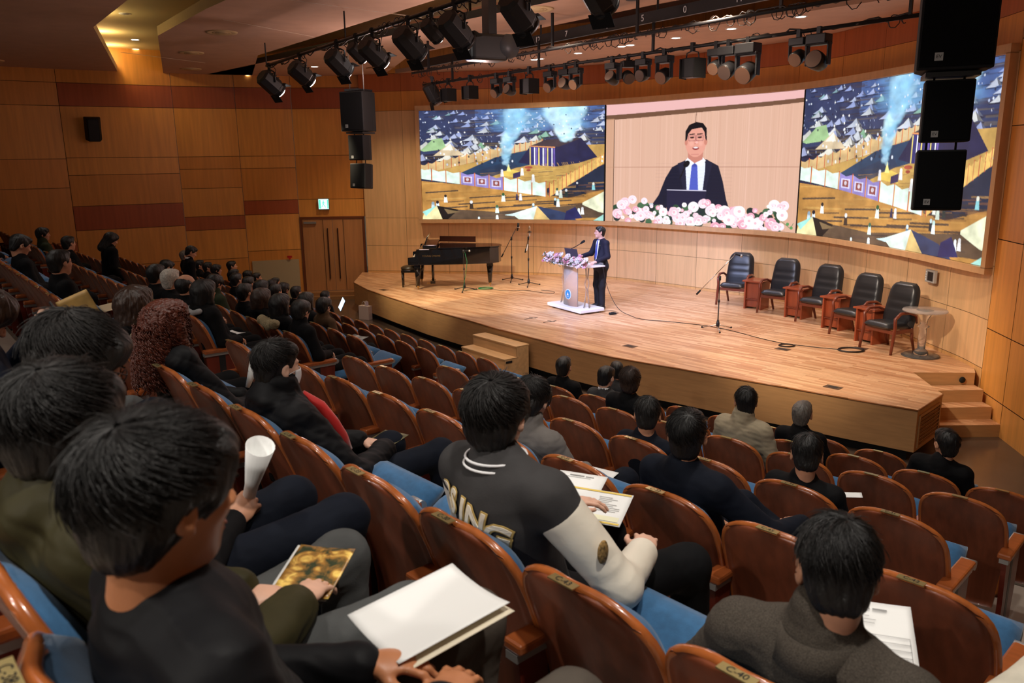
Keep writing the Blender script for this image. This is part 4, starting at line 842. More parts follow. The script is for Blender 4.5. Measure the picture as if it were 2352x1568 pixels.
# ------------------------------------------------------------------ grand piano, keyboard towards the left rear
def piano():
    c = Vector((-2.02, 19.35, ZS)); tail = Vector((-.32, 19.45, ZS)); d = Vector((1, .03, 0)).normalized(); an = math.atan2(d.y, d.x)
    t = thing('grand_piano', 'black grand piano with its lid folded back on the left of the stage', 'piano', (-2.22, 19.42, ZS), an)
    k = 1.0    # local: +x to the tail, y across (keyboard along y)
    W_ = 1.42; out = [(0.0, -.30), (.1, -.30), (1.35, -.30)]
    out = [(0, -.40), (.25, -.40), (1.05, -.38), (1.70, -.28), (1.92, -.10), (1.98, .12), (1.92, .36), (1.75, .46), (1.55, .50), (1.25, .58), (.95, .80), (.65, .96), (.0, 1.0)]
    out = [(x, y * 1.0) for (x, y) in out]
    MB().prism(out, .60, .98).obj('case', M['piano'], t, .01)
    lid = [(x, y) for (x, y) in out if x > .4]; lid = [(.45, -.42)] + [(x * 1.01, y * 1.03) for (x, y) in out[2:11]] + [(.45, 1.0)]
    MB().prism(lid, .985, 1.01).obj('lid', M['piano'], t)
    MB().prism([(.10, -.40), (.44, -.41), (.44, .98), (.10, .98)], .99, 1.08).obj('folded_lid_front', M['piano'], t, .01)
    o = MB().box((.18, .30, 1.17), (.03, 1.15, .20), ry=.35).obj('music_desk', M['piano'], t, .01)
    mb = MB(); mb.box((.9, .80, 1.10), (.95, .03, .14), rz=-.28); mb.obj('raised_lid_strip', mat('brown_black_lacquer', (.05, .016, .01), .15), t)
    MB().prism([(-.26, -.40), (0, -.40), (0, 1.0), (-.26, 1.0)], .60, .68).obj('key_bed', M['piano'], t, .008)
    for y in (-.37, .97):
        mb = MB(); mb.add([( -.26, y - .03, .66), (.02, y - .03, .66), (.02, y - .03, .98), (-.05, y - .03, .98), (-.10, y - .03, .80), (-.26, y - .03, .78), (-.26, y + .03, .66), (.02, y + .03, .66), (.02, y + .03, .98), (-.05, y + .03, .98), (-.10, y + .03, .80), (-.26, y + .03, .78)],
                          [(0, 1, 2, 3, 4, 5), (11, 10, 9, 8, 7, 6)] + [(i, (i + 6), (i + 1) % 6 + 6, (i + 1) % 6) for i in range(6)]); mb.obj('cheek', M['piano'], t, fixn=True)
    MB().box((-.14, .3, .70), (.15, 1.25, .03)).obj('white_keys', mat('ivory_keys', (.75, .72, .65), .3), t)
    mb = MB()
    for i in range(36):
        if i % 7 in (2, 6): continue
        mb.box((-.10, -.30 + i * .0345, .722), (.09, .012, .02))
    mb.obj('black_keys', M['black'], t)
    for (x, y) in ((-.05, -.28), (-.05, .85), (1.70, .06)):
        mb = MB(); mb.prism([(x - .08, y - .08), (x + .08, y - .08), (x + .08, y + .08), (x - .08, y + .08)], .50, .62)
        mb.tube([(x, y, .52), (x, y, .30), (x, y, .09)], [.085, .062, .042], 8); mb.obj('leg', M['piano'], t)
        mb = MB(); mb.tube([(x, y, .10), (x, y, .05)], .03, 8).tube([(x - .012, y + .03, .032), (x + .012, y + .03, .032)], .032, 12); mb.obj('brass_castor', M['brass'], t)
    mb = MB()
    for s_ in (-.08, .08): mb.tube([(.28, .3 + s_ * .6, .6), (.28, .3 + s_ * 1.7, .42), (.28, .3 + s_ * 1.5, .26), (.28, .3 + s_ * .8, .12)], .024, 8)
    mb.box((.28, .3, .10), (.12, .30, .07)); mb.obj('pedal_lyre', M['piano'], t)
    mb = MB()
    for s_ in (-.07, 0, .07): mb.box((.18, .3 + s_, .06), (.12, .025, .012))
    mb.obj('pedal', M['brass'], t)
    cu = bpy.data.curves.new('maker', 'FONT'); cu.body = 'YOUNG CHANG'; cu.size = .058; cu.align_x = 'CENTER'; cu.extrude = .001
    tmp = bpy.data.objects.new('maker', cu); me = bpy.data.meshes.new_from_object(tmp); bpy.data.objects.remove(tmp); me.materials.append(M['brass'])
    o = link('maker_name', me, t); o.location = (.30, -.403, .80); o.rotation_euler = (PI / 2, 0, 0)
piano()
t = thing('piano_bench', 'black piano bench with a padded brown-black seat beside the piano keyboard', 'bench', (-2.52, 19.62, ZS), .08)
MB().prism([(-.20, -.16), (.20, -.16), (.22, .30), (-.22, .30)], .36, .42).obj('seat_frame', M['piano'], t, .01)
MB().ball((0, .07, .45), (.22, .25, .075), nu=16, nv=8).obj('seat_cushion', mat('worn_black_leather', (.03, .02, .012), .35), t)
for (x, y) in ((-.17, -.12), (.17, -.12), (-.17, .26), (.17, .26)): MB().tube([(x, y, .37), (x, y, 0)], [.028, .02], 8).obj('leg', M['piano'], t)

# ------------------------------------------------------------------ microphones on stands
def mic_stand(x, y, h, lab, boom=None, mic='cond', rz=0.0, chromebase=False, col=None):
    t = thing('microphone_stand', lab, 'microphone stand', (x, y, ZS), rz)
    mb = MB(); mb.tube([(0, 0, .10), (0, 0, h * .55)], .011, 8).tube([(0, 0, h * .55), (0, 0, h)], .008, 8); mb.obj('pole', M['black'] if not chromebase else M['black'], t)
    mb = MB(); mb.tube([(0, 0, h * .53), (0, 0, h * .58)], .02, 8); mb.tube([(0, 0, h - .05), (0, 0, h + .03)], .022, 8); mb.obj('clutch', M['black'], t)
    MB().lathe([(.03, .06), (.035, .10), (.02, .18)], n=10).obj('hub', M['black'], t)
    for k in range(3):
        a = k * 2 * PI / 3 + .4; mb = MB(); mb.tube([(0, 0, .09), (.30 * math.cos(a), .30 * math.sin(a), .012)], .010, 6); l = mb.obj('leg', M['chrome'] if chromebase else M['black'], t)
        MB().ball((.30 * math.cos(a), .30 * math.sin(a), .016), .018, nu=8, nv=6).obj('rubber_foot', M['blackm'], l)
    if boom:
        A = Vector(boom[0]); B = Vector(boom[1]); mb = MB(); mb.tube([A, B], .008, 8); mb.obj('boom_arm', M['chrome'] if chromebase or col else M['black'], t)
        MB().tube([A, A + (B - A).normalized() * .10], .018, 8).obj('counterweight', M['blackm'], t); tip = B
    else: tip = Vector((0, 0, h))
    if mic == 'cond':
        MB().tube([tip + Vector((.03, 0, -.06)), tip + Vector((.05, 0, .03)), tip + Vector((.06, 0, .14))], [.016, .028, .026], 12).obj('microphone', M['black'], t); MB().lathe([(.05, -.01), (.055, 0), (.05, .01)], tip + Vector((.05, 0, .03)), 14).obj('shock_mount', M['chrome'], t)
    elif mic == 'silver':
        MB().tube([tip + Vector((0, 0, .02)), tip + Vector((0, 0, .14)), tip + Vector((0, 0, .17))], [.028, .03, .012], 12).obj('microphone', mat('champagne_metal', (.6, .45, .30), .35, metal=.8), t); MB().lathe([(.05, -.008), (.055, 0), (.05, .008)], tip + Vector((0, 0, .02)), 14).obj('shock_mount', M['black'], t); MB().tube([tip + Vector((0, 0, -.08)), tip], .018, 8).obj('adapter', M['white'], t)
    elif mic == 'dyn':
        dr = Vector(boom[2]) if boom and len(boom) > 2 else Vector((1, 0, 0)); MB().tube([tip, tip + dr * .12], [.011, .016], 8).obj('microphone', M['blackm'], t); MB().ball(tip + dr * .14, .026, nu=10, nv=8).obj('mic_grille', M['grey'], t)
    return t
mic_stand(.02, 20.28, 1.10, 'black boom microphone stand with a large condenser microphone, right of the piano', ((-.26, 0, .62), (.12, 0, 1.34)), 'cond')
mic_stand(.43, 19.45, 1.18, 'straight microphone stand with a pale condenser microphone, left of the lectern', ((-.08, .0, .82), (.03, 0, 1.30)), 'silver')
mic_stand(-1.12, 18.82, .95, 'low black microphone stand in front of the piano with a green cable', None, 'dyn')
mic_stand(3.72, 14.05, .95, 'chrome boom microphone stand in the middle of the stage, left of the armchairs', ((-.42, -.05, .66), (.27, .05, 1.36), (.75, 0, -.25)), 'dyn', 0, True, 1)
MB0 = MB(); MB0.box((.40, 19.40, ZS + .95), (.02, .03, .16), ry=.2); tag(MB0.obj('paper_tag', M['paper']), 'small white tag hanging on the straight microphone stand', 'tag')

# ------------------------------------------------------------------ acrylic lectern
acr = mat('frosted_acrylic', (.95, .90, .88), .18, trans=.78, ior=1.15); acr2 = mat('clear_acrylic', (.96, .95, .95), .04, trans=.92, ior=1.3)
LEC = Vector((1.32, 16.22, ZS)); LR_ = math.atan2(-1.03, .61)       # local x along the long side
def lectern():
    t = thing('lectern', 'clear acrylic lectern on a white base with a blue emblem', 'lectern', LEC, LR_)
    MB().prism([(-.60, -.30), (.60, -.30), (.60, .30), (-.60, .30)], .03, .10).obj('base', M['white'], t, .012)
    mb = MB(); 
    for (x, y) in ((-.5, -.2), (.5, -.2), (-.5, .2), (.5, .2)): mb.tube([(x, y, 0), (x, y, .035)], .03, 8)
    mb.obj('castor', M['blackm'], t)
    n = 14; P = []
    for j in range(2):
        for i in range(n + 1):
            u = -1 + 2 * i / n; P.append((u * .25, -.17 + .06 * u * u, .10 + j * .84))
    mb = MB(); mb.grid(P, 2, n + 1); o = mb.obj('front_panel', acr, t); md = o.modifiers.new('thick', 'SOLIDIFY'); md.thickness = .012
    for sx in (-1, 1):
        mb = MB()
        for (dx, dy) in ((-.06, 0), (.06, 0), (0, -.06), (0, .06)):
            q = [(sx * .41 + dx * k, dy * k, z) for (z, k) in ((.10, 1.3), (.35, .55), (.48, .35), (.60, .95), (.70, .35), (.94, .7))]
            mb.tube(q, .012, 6)
        mb.obj('side_column', acr2, t)
    top = [(-.72, -.22), (-.5, -.30), (.5, -.30), (.66, -.2), (.66, .26), (-.66, .26)]
    MB().prism(top, .94, .965).obj('desk_top', mat('white_acrylic_top', (.85, .80, .84), .15), t, .006)
    MB().box((0, .25, .985), (1.2, .02, .05)).obj('desk_lip', acr2, t)
    R90 = Matrix.Rotation(PI / 2, 3, 'X'); c = (.02, -.192, .34)
    mb = MB(); mb.lathe([(.001, 0), (.105, 0), (.105, .006)], c, 28, M=R90); em = mb.obj('emblem', mat('pale_emblem_ring', (.7, .8, .9), .4), t)
    mb = MB(); mb.lathe([(.001, 0), (.088, 0), (.088, .006)], (c[0], c[1] - .004, c[2]), 28, M=R90); mb.obj('emblem_disc', mat('blue_emblem', (.03, .28, .62), .35), em)
    mb = MB(); mb.add([(c[0] - .035, c[1] - .012, c[2] - .02), (c[0] + .035, c[1] - .012, c[2] - .02), (c[0], c[1] - .012, c[2] + .05)], [(0, 1, 2)]); mb.tube([(c[0] - .045, c[1] - .011, c[2] - .04), (c[0], c[1] - .011, c[2] - .055), (c[0] + .045, c[1] - .011, c[2] - .04)], .005, 5); mb.obj('emblem_mark', M['white'], em)
lectern()
Rz = Matrix.Rotation(LR_, 3, 'Z')
def lec(x, y, z): return LEC + Rz @ Vector((x, y, z))
# laptop
t = thing('laptop', 'dark grey laptop standing open among the flowers on the lectern', 'laptop', lec(-.12, .06, .967), LR_ + .12)
MB().box((0, .10, .010), (.36, .25, .016)).obj('laptop_base', mat('dark_grey_laptop', (.035, .03, .045), .35), t, .004)
o = MB().box((0, 0, .145), (.38, .010, .29)).obj('laptop_lid', mat('slate_laptop_lid', (.055, .045, .07), .35), t, .004); o.rotation_euler = (.28, 0, 0); o.location = (0, -.03, .01)
t = thing('gooseneck_microphone', 'black gooseneck microphone rising from the lectern towards the speaker', 'microphone', lec(-.36, .05, .967), LR_)
MB().lathe([(.035, 0), (.035, .02), (.015, .03)], n=12).obj('base', M['blackm'], t)
MB().tube([(0, 0, .02), (.0, .0, .16), (.03, .06, .25), (.16, .10, .31), (.30, .12, .38)], .008, 8).obj('gooseneck', M['black'], t)
MB().tube([(.30, .12, .38), (.34, .125, .405), (.41, .13, .44)], [.013, .024, .026], 10).obj('mic_head', M['blackm'], t)
# flower garland: every bloom built of layered petals
fr = random.Random(12)
pet = [mat('white_pink_petals', (.86, .70, .76), .6), mat('pale_pink_petals', (.84, .52, .60), .6), mat('deeper_pink_petals', (.70, .30, .40), .6), mat('white_petals', (.90, .86, .88), .6)]
leafm = mat('silk_leaf_green', (.05, .12, .05), .5)
def bloom_mesh(r, mi):
    mb = MB()
    for (k, n, tl, s_) in ((0, 6, .25, 1.0), (1, 6, .75, .82), (2, 5, 1.15, .60), (3, 4, 1.4, .36)):
        for i in range(n):
            a = i * 2 * PI / n + k * .5; P = []
            for u in range(4):
                for v in range(4):
                    uu = (u / 3.0 - .5) * 1.25; vv = v / 3.0; rad = r * s_ * (.15 + .85 * math.sin(vv * PI * .62)) ; wd = uu * (math.sin(min(vv * PI * .9 + .35, PI - .3)))
                    x = rad * math.cos(tl * (vv * .9 + .2)) ; z = r * s_ * vv * math.sin(tl + .25) * .9 + .10 * r * uu * uu
                    y = wd * r * s_; P.append((x * math.cos(a) - y * math.sin(a), x * math.sin(a) + y * math.cos(a), z))
            mb.grid(P, 4, 4)
    mb.ball((0, 0, r * .25), r * .22, nu=6, nv=4)
    return mb.mesh('bloom', [pet[mi]])
blm = [bloom_mesh(.055, 0), bloom_mesh(.05, 1), bloom_mesh(.04, 2), bloom_mesh(.058, 3)]
g = thing('flower_garland', 'garland of pink and white silk roses and leaves along the lectern top', 'flower arrangement', lec(0, -.22, .967), LR_)
for i in range(99):
    u = (i / 98.0) * 2 - 1; x = u * .74 + .03 + fr.uniform(-.03, .03); h = .03 + .05 * math.cos(u * 1.2) + fr.uniform(-.07, .09); y = fr.uniform(-.12, .06) - (.03 if h < .02 else 0)
    if abs(x + .12) < .16 and y > -.02 and h > .06: h = .03
    if h < -.01: y = fr.uniform(-.15, -.11)
    o = link('rose', blm[fr.choice((0, 0, 1, 3, 3, 2))], g); o.location = (x, y, h + .02); o.rotation_euler = (fr.uniform(.3, 1.4), fr.uniform(-.5, .5), fr.uniform(-.8, .8)); s_ = fr.uniform(.65, 1.1); o.scale = (s_,) * 3
mb = MB()
for i in range(150):
    u = fr.uniform(-1.05, 1.12); c_ = Vector((u * .66, fr.uniform(-.14, .06), fr.uniform(-.04, .12))); d = Vector((fr.uniform(-1, 1), fr.uniform(-1, .3), fr.uniform(-.2, 1))).normalized(); w = d.cross(Vector((0, 0, 1))).normalized(); L_ = fr.uniform(.05, .11)
    mb.add([c_, c_ + d * L_ * .5 + w * L_ * .22, c_ + d * L_, c_ + d * L_ * .5 - w * L_ * .22], [(0, 1, 2, 3)], 0, True)
lo = mb.obj('leaves', leafm, g); lo['kind'] = 'stuff'
mb = MB()
for i in range(46):
    u = fr.uniform(-1, 1); mb.ball((u * .64, fr.uniform(-.12, .06), fr.uniform(.05, .19)), .011, nu=6, nv=5)
o = mb.obj('small_buds', pet[1], g); o['kind'] = 'stuff'
# paper cup / bottle beside
# pedal box + cable at the speaker's feet
t = thing('foot_switch', 'small black box on the floor beside the lectern base', 'box', (2.02, 15.62, ZS), .4); MB().box((0, 0, .02), (.14, .09, .04)).obj('case', M['blackm'], t, .01); MB().box((0, .0, .045), (.05, .04, .012)).obj('button', M['black'], t, .002)

# ------------------------------------------------------------------ five armchairs and the side tables between them
leather = mat('black_leather', (.016, .017, .020), .34, spec=.6, bump=(60, .15, .004)); mahog = mat('mahogany_wood', (.16, .032, .014), .28, coat=.4, noise=((10, 10, 2), .2)); mahog2 = mat('red_mahogany_veneer', (.30, .062, .022), .32, coat=.3, noise=((8, 8, 2), .18))
def armchair(loc, rz, lab):
    """local -y is the front"""
    t = thing('armchair', lab, 'armchair', loc, rz, 'black leather armchairs at the back of the stage')
    # seat cushion
    P = []; n = 9
    def pad(name, cx, cy, cz, w, d, h, rx=0.0, ribs=0, taper=0.0):
        P = []; N1, N2 = 14, 22
        for i in range(N2 + 1):
            v = -1 + 2 * i / N2
            for j in range(N1 + 1):
                u = -1 + 2 * j / N1; ww = w * (1 - taper * (v * .5 + .5)) ; sx = abs(u) ** 1.0; e = (1 - abs(u) ** 4) * (1 - abs(v) ** 6); z = h * (e ** .35 if e > 0 else 0)
                if ribs and abs(u) < .72: z -= .012 * math.exp(-((v * ribs * .5 + .0) % 1.0 - .5) ** 2 / .006) * (1 if abs(v) < .8 else 0)
                corner = (1 - (.10 + (.30 if ribs else .0) * (v > 0)) * abs(v) ** 6); P.append((u * ww / 2 * corner, v * d / 2, z))
        mb = MB(); mb.grid(P, N2 + 1, N1 + 1); Q = [(x, y, -z * .55) for (x, y, z) in P]; mb.grid(Q, N2 + 1, N1 + 1, flip=True)
        o = mb.obj(name, leather, t); o.location = (cx, cy, cz); o.rotation_euler = (rx, 0, 0); return o
    pad('seat_cushion', 0, -.02, .40, .52, .54, .075, rx=-.06)
    pad('backrest', 0, .26, .71, .62, .72, .11, rx=PI / 2 - .20 + .0, ribs=5, taper=.16)
    for sx in (-1, 1):
        mb = MB(); mb.tube([(sx * .31, -.26, 0), (sx * .305, -.23, .22), (sx * .30, -.20, .42), (sx * .305, -.22, .56), (sx * .31, -.12, .64), (sx * .31, .08, .635), (sx * .30, .22, .58), (sx * .28, .27, .46)], [.022, .026, .028, .026, .026, .024, .022, .018], 10); mb.obj('arm_frame', mahog, t)
        mb = MB(); mb.tube([(sx * .25, .30, 0), (sx * .26, .22, .22), (sx * .26, .20, .42)], [.02, .024, .024], 8); mb.obj('leg', mahog, t)
    mb = MB(); mb.box((0, -.20, .34), (.56, .03, .06)).box((0, .20, .34), (.52, .03, .06)).box((-.27, 0, .34), (.03, .42, .06)).box((.27, 0, .34), (.03, .42, .06)); mb.obj('seat_frame', mahog, t, .004)
    return t
CH = [(4.86, 16.72), (5.46, 15.68), (5.92, 14.72), (6.12, 13.55), (6.22, 12.52)]
face = [-.62, -.80, -.95, -1.10, -1.18]
nm = ['at the far left beside the microphone stand', 'second from the left', 'in the middle of the five', 'second from the right', 'at the right end next to the round table']
for i, (p, a) in enumerate(zip(CH, face)):
    q = Vector((p[0] - .22 * abs(math.sin(a)), p[1] - .12, ZS)); armchair(q, a, 'black leather armchair with curved wooden arms, ' + nm[i])
def side_table(loc, rz, lab):
    t = thing('side_table', lab, 'side table', loc, rz, 'mahogany side tables between the armchairs'); MB().box((0, 0, .575), (.44, .48, .03)).obj('table_top', mahog2, t, .004)
    for sx in (-.17, .17): MB().box((sx, .0, .28), (.03, .40, .56)).obj('side_panel', mahog2, t, .003)
    MB().box((0, .16, .30), (.32, .02, .50)).obj('rear_panel', mahog, t); MB().box((0, -.12, .30), (.32, .02, .52)).obj('front_panel', mahog2, t); MB().box((0, .0, .20), (.32, .36, .02)).obj('shelf', mahog, t)
ST = [(5.04, 16.12, -.72), (5.55, 15.12, -.88), (5.87, 14.05, -1.02), (6.01, 12.95, -1.14)]
for i, (x, y, a) in enumerate(ST):
    side_table((x, y, ZS), a, ['leftmost mahogany side table between the first two armchairs', 'second mahogany side table, left of the middle armchair', 'third mahogany side table, right of the middle armchair', 'rightmost mahogany side table beside the end armchair'][i])
# round acrylic table
t = thing('round_table', 'round clear acrylic table with a frosted top at the right end of the stage', 'table', (6.33, 11.95, ZS))
MB().lathe([(.001, 0), (.27, 0), (.28, .012), (.24, .03), (.001, .03)], n=32).obj('base', acr2, t)
MB().lathe([(.11, .03), (.10, .08), (.055, .12), (.06, .30), (.05, .44), (.09, .47), (.05, .50), (.06, .58), (.11, .66), (.12, .70)], n=16).obj('column', acr2, t)
MB().lathe([(.001, .70), (.31, .70), (.32, .715), (.31, .73), (.001, .73)], n=36).obj('table_top', acr, t)

# ------------------------------------------------------------------ cables, sockets, tape, bag
def cable(name, pts, lab, r=.006, z=ZS, m=None, cat='cable'):
    q = catmull([(x, y) for (x, y) in pts], 8); mb = MB(); mb.tube([(x, y, z + r) for (x, y) in q], r, 6); return tag(mb.obj(name, m or M['cable'], None), lab, cat)
mb = MB(); q = catmull([(1.83, 15.77, .93), (1.93, 15.68, .50), (2.12, 15.45, .14), (2.42, 15.2, .006)], 8); mb.tube([(a, b, ZS + c) for a, b, c in q], .006, 6)
q = catmull([(2.42, 15.2), (2.62, 14.98), (2.95, 14.83), (3.45, 14.5), (3.72, 14.25), (3.95, 13.9), (4.25, 13.3), (4.5, 12.9)], 8); mb.tube([(x, y, ZS + .007) for x, y in q], .006, 6)
tag(mb.obj('microphone_cable', M['cable']), 'long dark cable running from the lectern across the stage past the boom stand', 'cable')
def coil(x, y, r, n, lab, m=None, z=ZS):
    rr_ = random.Random(int(x * 100)); pts = []
    for i in range(n * 24): a = i * 2 * PI / 24; q = r * (1 + .08 * math.sin(a * .37 + 1) + rr_.uniform(-.01, .01)); pts.append((x + q * math.cos(a), y + q * math.sin(a) * .8, z + .008 + .012 * (i / (n * 24.0))))
    mb = MB(); mb.tube(pts, .008, 6); return tag(mb.obj('cable_coil', m or M['cable']), lab, 'cable')
coil(4.52, 12.72, .12, 3, 'small coil of dark cable lying on the stage, left of the larger coil'); coil(5.42, 12.35, .19, 4, 'larger coil of black cable on the stage in front of the right armchairs')
cable('cable', [(4.5, 12.9), (4.75, 12.72), (5.0, 12.55), (5.25, 12.42)], 'short cable joining the two coils on the stage floor')
coil(-.62, 19.1, .17, 3, 'tangle of green cable at the foot of the low microphone stand', mat('green_cable', (.02, .22, .08), .4))
cable('cable', [(-.5, 18.95), (-.1, 18.7), (.3, 18.75), (.55, 18.55), (.9, 18.2), (1.0, 18.5), (.7, 18.75)], 'thin brown cable looping on the floor between piano and lectern', .005)
cable('cable', [(1.95, 15.55), (2.15, 15.75), (2.05, 16.0), (1.9, 15.98)], 'short thin cable beside the foot switch', .004)
mb = MB(); mb.tube([(-1.10, 18.84, ZS + .95), (-1.04, 18.80, ZS + .7), (-1.08, 18.79, ZS + .4), (-1.16, 18.76, ZS + .02), (-.8, 18.95, ZS + .01)], .006, 6); tag(mb.obj('green_cable', bpy.data.materials['green_cable']), 'pale green cable hanging down the low microphone stand', 'cable')
sk = mat('dark_socket_lid', (.10, .055, .03), .4, metal=.3)
for i, (x, y, w) in enumerate([(1.96, 12.85, 'near the front edge, centre'), (4.32, 10.30, 'near the right front corner'), (5.62, 12.48, 'beside the larger cable coil'), (-3.1, 19.1, 'near the left front corner'), (4.38, 12.5, 'beside the small cable coil')]):
    t = thing('floor_socket', 'small square floor socket plate in the stage ' + w, 'floor socket', (x, y, ZS), HALL_ROT, 'floor sockets in the stage'); MB().box((0, 0, .002), (.22, .15, .004)).obj('lid', sk, t); MB().box((0, 0, .005), (.12, .06, .003)).obj('latch', M['black'], t)
for i, (x, y) in enumerate([(.38, 15.33), (.73, 14.98)]):
    mb = MB(); mb.box((x, y, ZS + .0015), (.30, .03, .002), rz=.55).box((x + .03, y + .05, ZS + .0018), (.16, .03, .002), rz=-.6)
    tag(mb.obj('tape_mark', M['black']), ['left', 'right'][i] + ' black tape mark on the stage floor left of the lectern', 'tape mark')
mb = MB()
for i in range(9):
    a = i / 9.0; q = catmull([(4.2 + a * .25, 9.05 - a * .1), (4.6 + a * .3, 8.6 + a * .25), (5.1 + a * .2, 8.75 + a * .3), (5.5, 9.3 - a * .35)], 6); mb.tube([(x, y, .012 + .004 * i) for x, y in q], .009, 5)
tag(mb.obj('cable_bundle', M['cable']), 'bundle of black cables on the hall floor by the right corner of the stage', 'cable')
t = thing('paper_bag', 'white paper shopping bag on the floor by the left end of the stage', 'bag', (-3.55, 19.0, 0), -.5)
MB().prism([(-.15, -.07), (.15, -.07), (.15, .07), (-.15, .07)], 0, .34).obj('bag_body', mat('white_kraft_paper', (.78, .66, .60), .6), t, .004)
mb = MB()
for sy in (-.05, .05): mb.tube([(-.06, sy, .34), (-.05, sy, .42), (0, sy, .45), (.05, sy, .42), (.06, sy, .34)], .005, 6)
mb.obj('handle', M['white'], t); MB().box((.05, 0, .38), (.09, .02, .12), rz=.3).obj('packet', mat('pale_packet', (.7, .6, .7), .5), t)
mb = MB(); mb.box((3.15, 9.95 - .25, .03), (.3, .2, .05), rz=HALL_ROT); 
# ------------------------------------------------------------------ auditorium seats
def seat_profile(z):       # y of the shell back face (stage side positive) for height z
    z = max(min(z, .95), .2); u = (.95 - z) / .75
    return .02 + .165 * math.sin(min(u * 1.25, 1) * PI / 2) ** 1.1
def seat_hw(z):
    base = .205 + .04 * math.sin(min(max((z - .2) / .62, 0), 1) * PI * .62)
    if z > .765:
        q = (z - .765) / .187; base *= max(1 - q ** 3.0, 0.0) ** (1 / 2.6)
    return base
def seat_meshes():
    zs = [.20 + .045 * i for i in range(13)] + [.79, .82, .85, .875, .895, .912, .926, .937, .945, .9495]
    nu = 13; front, backf = [], []
    for z in zs:
        h = seat_hw(z)
        for j in range(nu):
            u = -1 + 2 * j / (nu - 1); y = seat_profile(z) + .028 * u * u; zz = z - (.010 * u * u if z > .9 else 0)
            backf.append((u * h, y, zz)); front.append((u * h, y + .026, zz))
    n = len(zs); mb = MB(); mb.grid(backf, n, nu, 0, True); mb.grid(front, n, nu, 0, True, flip=True)
    o = n * nu; rim = [i * nu for i in range(n)] + [(n - 1) * nu + j for j in range(1, nu)] + [i * nu + nu - 1 for i in range(n - 2, -1, -1)] + [j for j in range(nu - 2, 0, -1)]
    for a, b in zip(rim, rim[1:] + rim[:1]): mb.f.append([a, b, b + o, a + o]); mb.m.append(1); mb.sm.append(False)
    # rounded edge bead
    pts = [(Vector(backf[i]) + Vector(front[i])) / 2 for i in rim[:n * 2 + nu - 3]]
    L_ = [0.0]
    for a, b in zip(pts[:-1], pts[1:]): L_.append(L_[-1] + (b - a).length)
    rs = []
    for q in range(57):
        s_ = L_[-1] * (.02 + .96 * q / 56); i = max(j for j in range(len(L_) - 1) if L_[j] <= s_); t_ = (s_ - L_[i]) / max(L_[i + 1] - L_[i], 1e-6); rs.append(pts[i].lerp(pts[i + 1], t_))
    for _ in range(3): rs = [rs[0]] + [(rs[i - 1] + rs[i] * 2 + rs[i + 1]) / 4 for i in range(1, len(rs) - 1)] + [rs[-1]]
    mb.tube(rs, .0155, 8, m=1)
    shell = mb.mesh('seat_shell', [M['seatwood'], M['seatedge']])
    P = []; Q = []; zc = [z for z in zs if .34 < z < .946]
    for z in zc:
        h = seat_hw(z) * .965 + .004
        for j in range(nu):
            u = -1 + 2 * j / (nu - 1); v = (z - .34) / .61; th = .056 * (max(1 - abs(u) ** 5, 0) ** .4) * (max(1 - abs(2 * v - 1) ** 4, 0) ** .45) + .010
            Q.append((u * h, seat_profile(z) + .028 * u * u + .026, z - .004)); P.append((u * h, seat_profile(z) + .028 * u * u + .026 + th, z - .004 - .012 * max(v - .9, 0) * 10))
    m2 = MB(); k = len(zc); m2.grid(P, k, nu, 0, True, flip=True); rim2 = [i * nu for i in range(k)] + [(k - 1) * nu + j for j in range(1, nu)] + [i * nu + nu - 1 for i in range(k - 2, -1, -1)] + [j for j in range(nu - 2, 0, -1)]
    o = len(m2.v); m2.add(Q, [], 0)
    for a, b in zip(rim2, rim2[1:] + rim2[:1]): m2.f.append([a, b, b + o, a + o]); m2.m.append(0); m2.sm.append(True)
    cush = m2.mesh('back_cushion', [M['blue']])
    def pan(up):
        P = []; N = 12; 
        for i in range(N + 1):
            v = i / N
            for j in range(N + 1):
                u = -1 + 2 * j / N; th = .05 * (max(1 - abs(u) ** 6, 0) ** .4) * (max(1 - abs(2 * v - 1) ** 8, 0) ** .4); w = .228 * (1 - .06 * v ** 6)
                P.append((u * w, v * .44, th + (-.03 * max(v - .82, 0) ** 2 * 20)))
        m3 = MB(); m3.grid(P, N + 1, N + 1, flip=True); m3.grid([(x, y, -.045 - z * .25) for (x, y, z) in P], N + 1, N + 1)
        rimi = [i * (N + 1) for i in range(N + 1)] + [N * (N + 1) + j for j in range(1, N + 1)] + [i * (N + 1) + N for i in range(N - 1, -1, -1)] + [j for j in range(N - 1, 0, -1)]; oo = (N + 1) ** 2
        for a, b in zip(rimi, rimi[1:] + rimi[:1]): m3.f.append([a, b, b + oo, a + oo]); m3.m.append(0); m3.sm.append(True)
        me = m3.mesh('seat_cushion', [M['blue']]); me.transform(Matrix.Translation((0, .22, .43 if not up else .41)) @ Matrix.Rotation(.60 if up else .05, 4, 'X')); return me
    down, up_ = pan(False), pan(True)
    a = MB(); a.box((0, .245, .635), (.078, .38, .036)); arm = a.mesh('armrest', [M['armwood']])
    a = MB(); a.box((0, .24, .604), (.050, .37, .026)); a.tube([(-.036, .432, .628), (.036, .432, .628)], .026, 14); capm = a.mesh('armrest_bracket', [M['grey']])
    a = MB(); a.prism([(.09, .0), (.34, .0), (.40, .30), (.42, .60), (.07, .60), (.10, .3)], -.014, .014); endp = a.mesh('side_panel', [M['sidewood']]); endp.transform(Matrix(((0, 0, 1, 0), (1, 0, 0, 0), (0, 1, 0, 0), (0, 0, 0, 1))))
    a = MB(); a.box((0, .20, .30), (.03, .06, .58)); a.box((0, .22, .010), (.06, .26, .02)); ped = a.mesh('pedestal', [M['black']])
    a = MB(); a.box((0, .013, .9665), (.088, .028, .004)); plate = a.mesh('number_plate', [M['gold']])
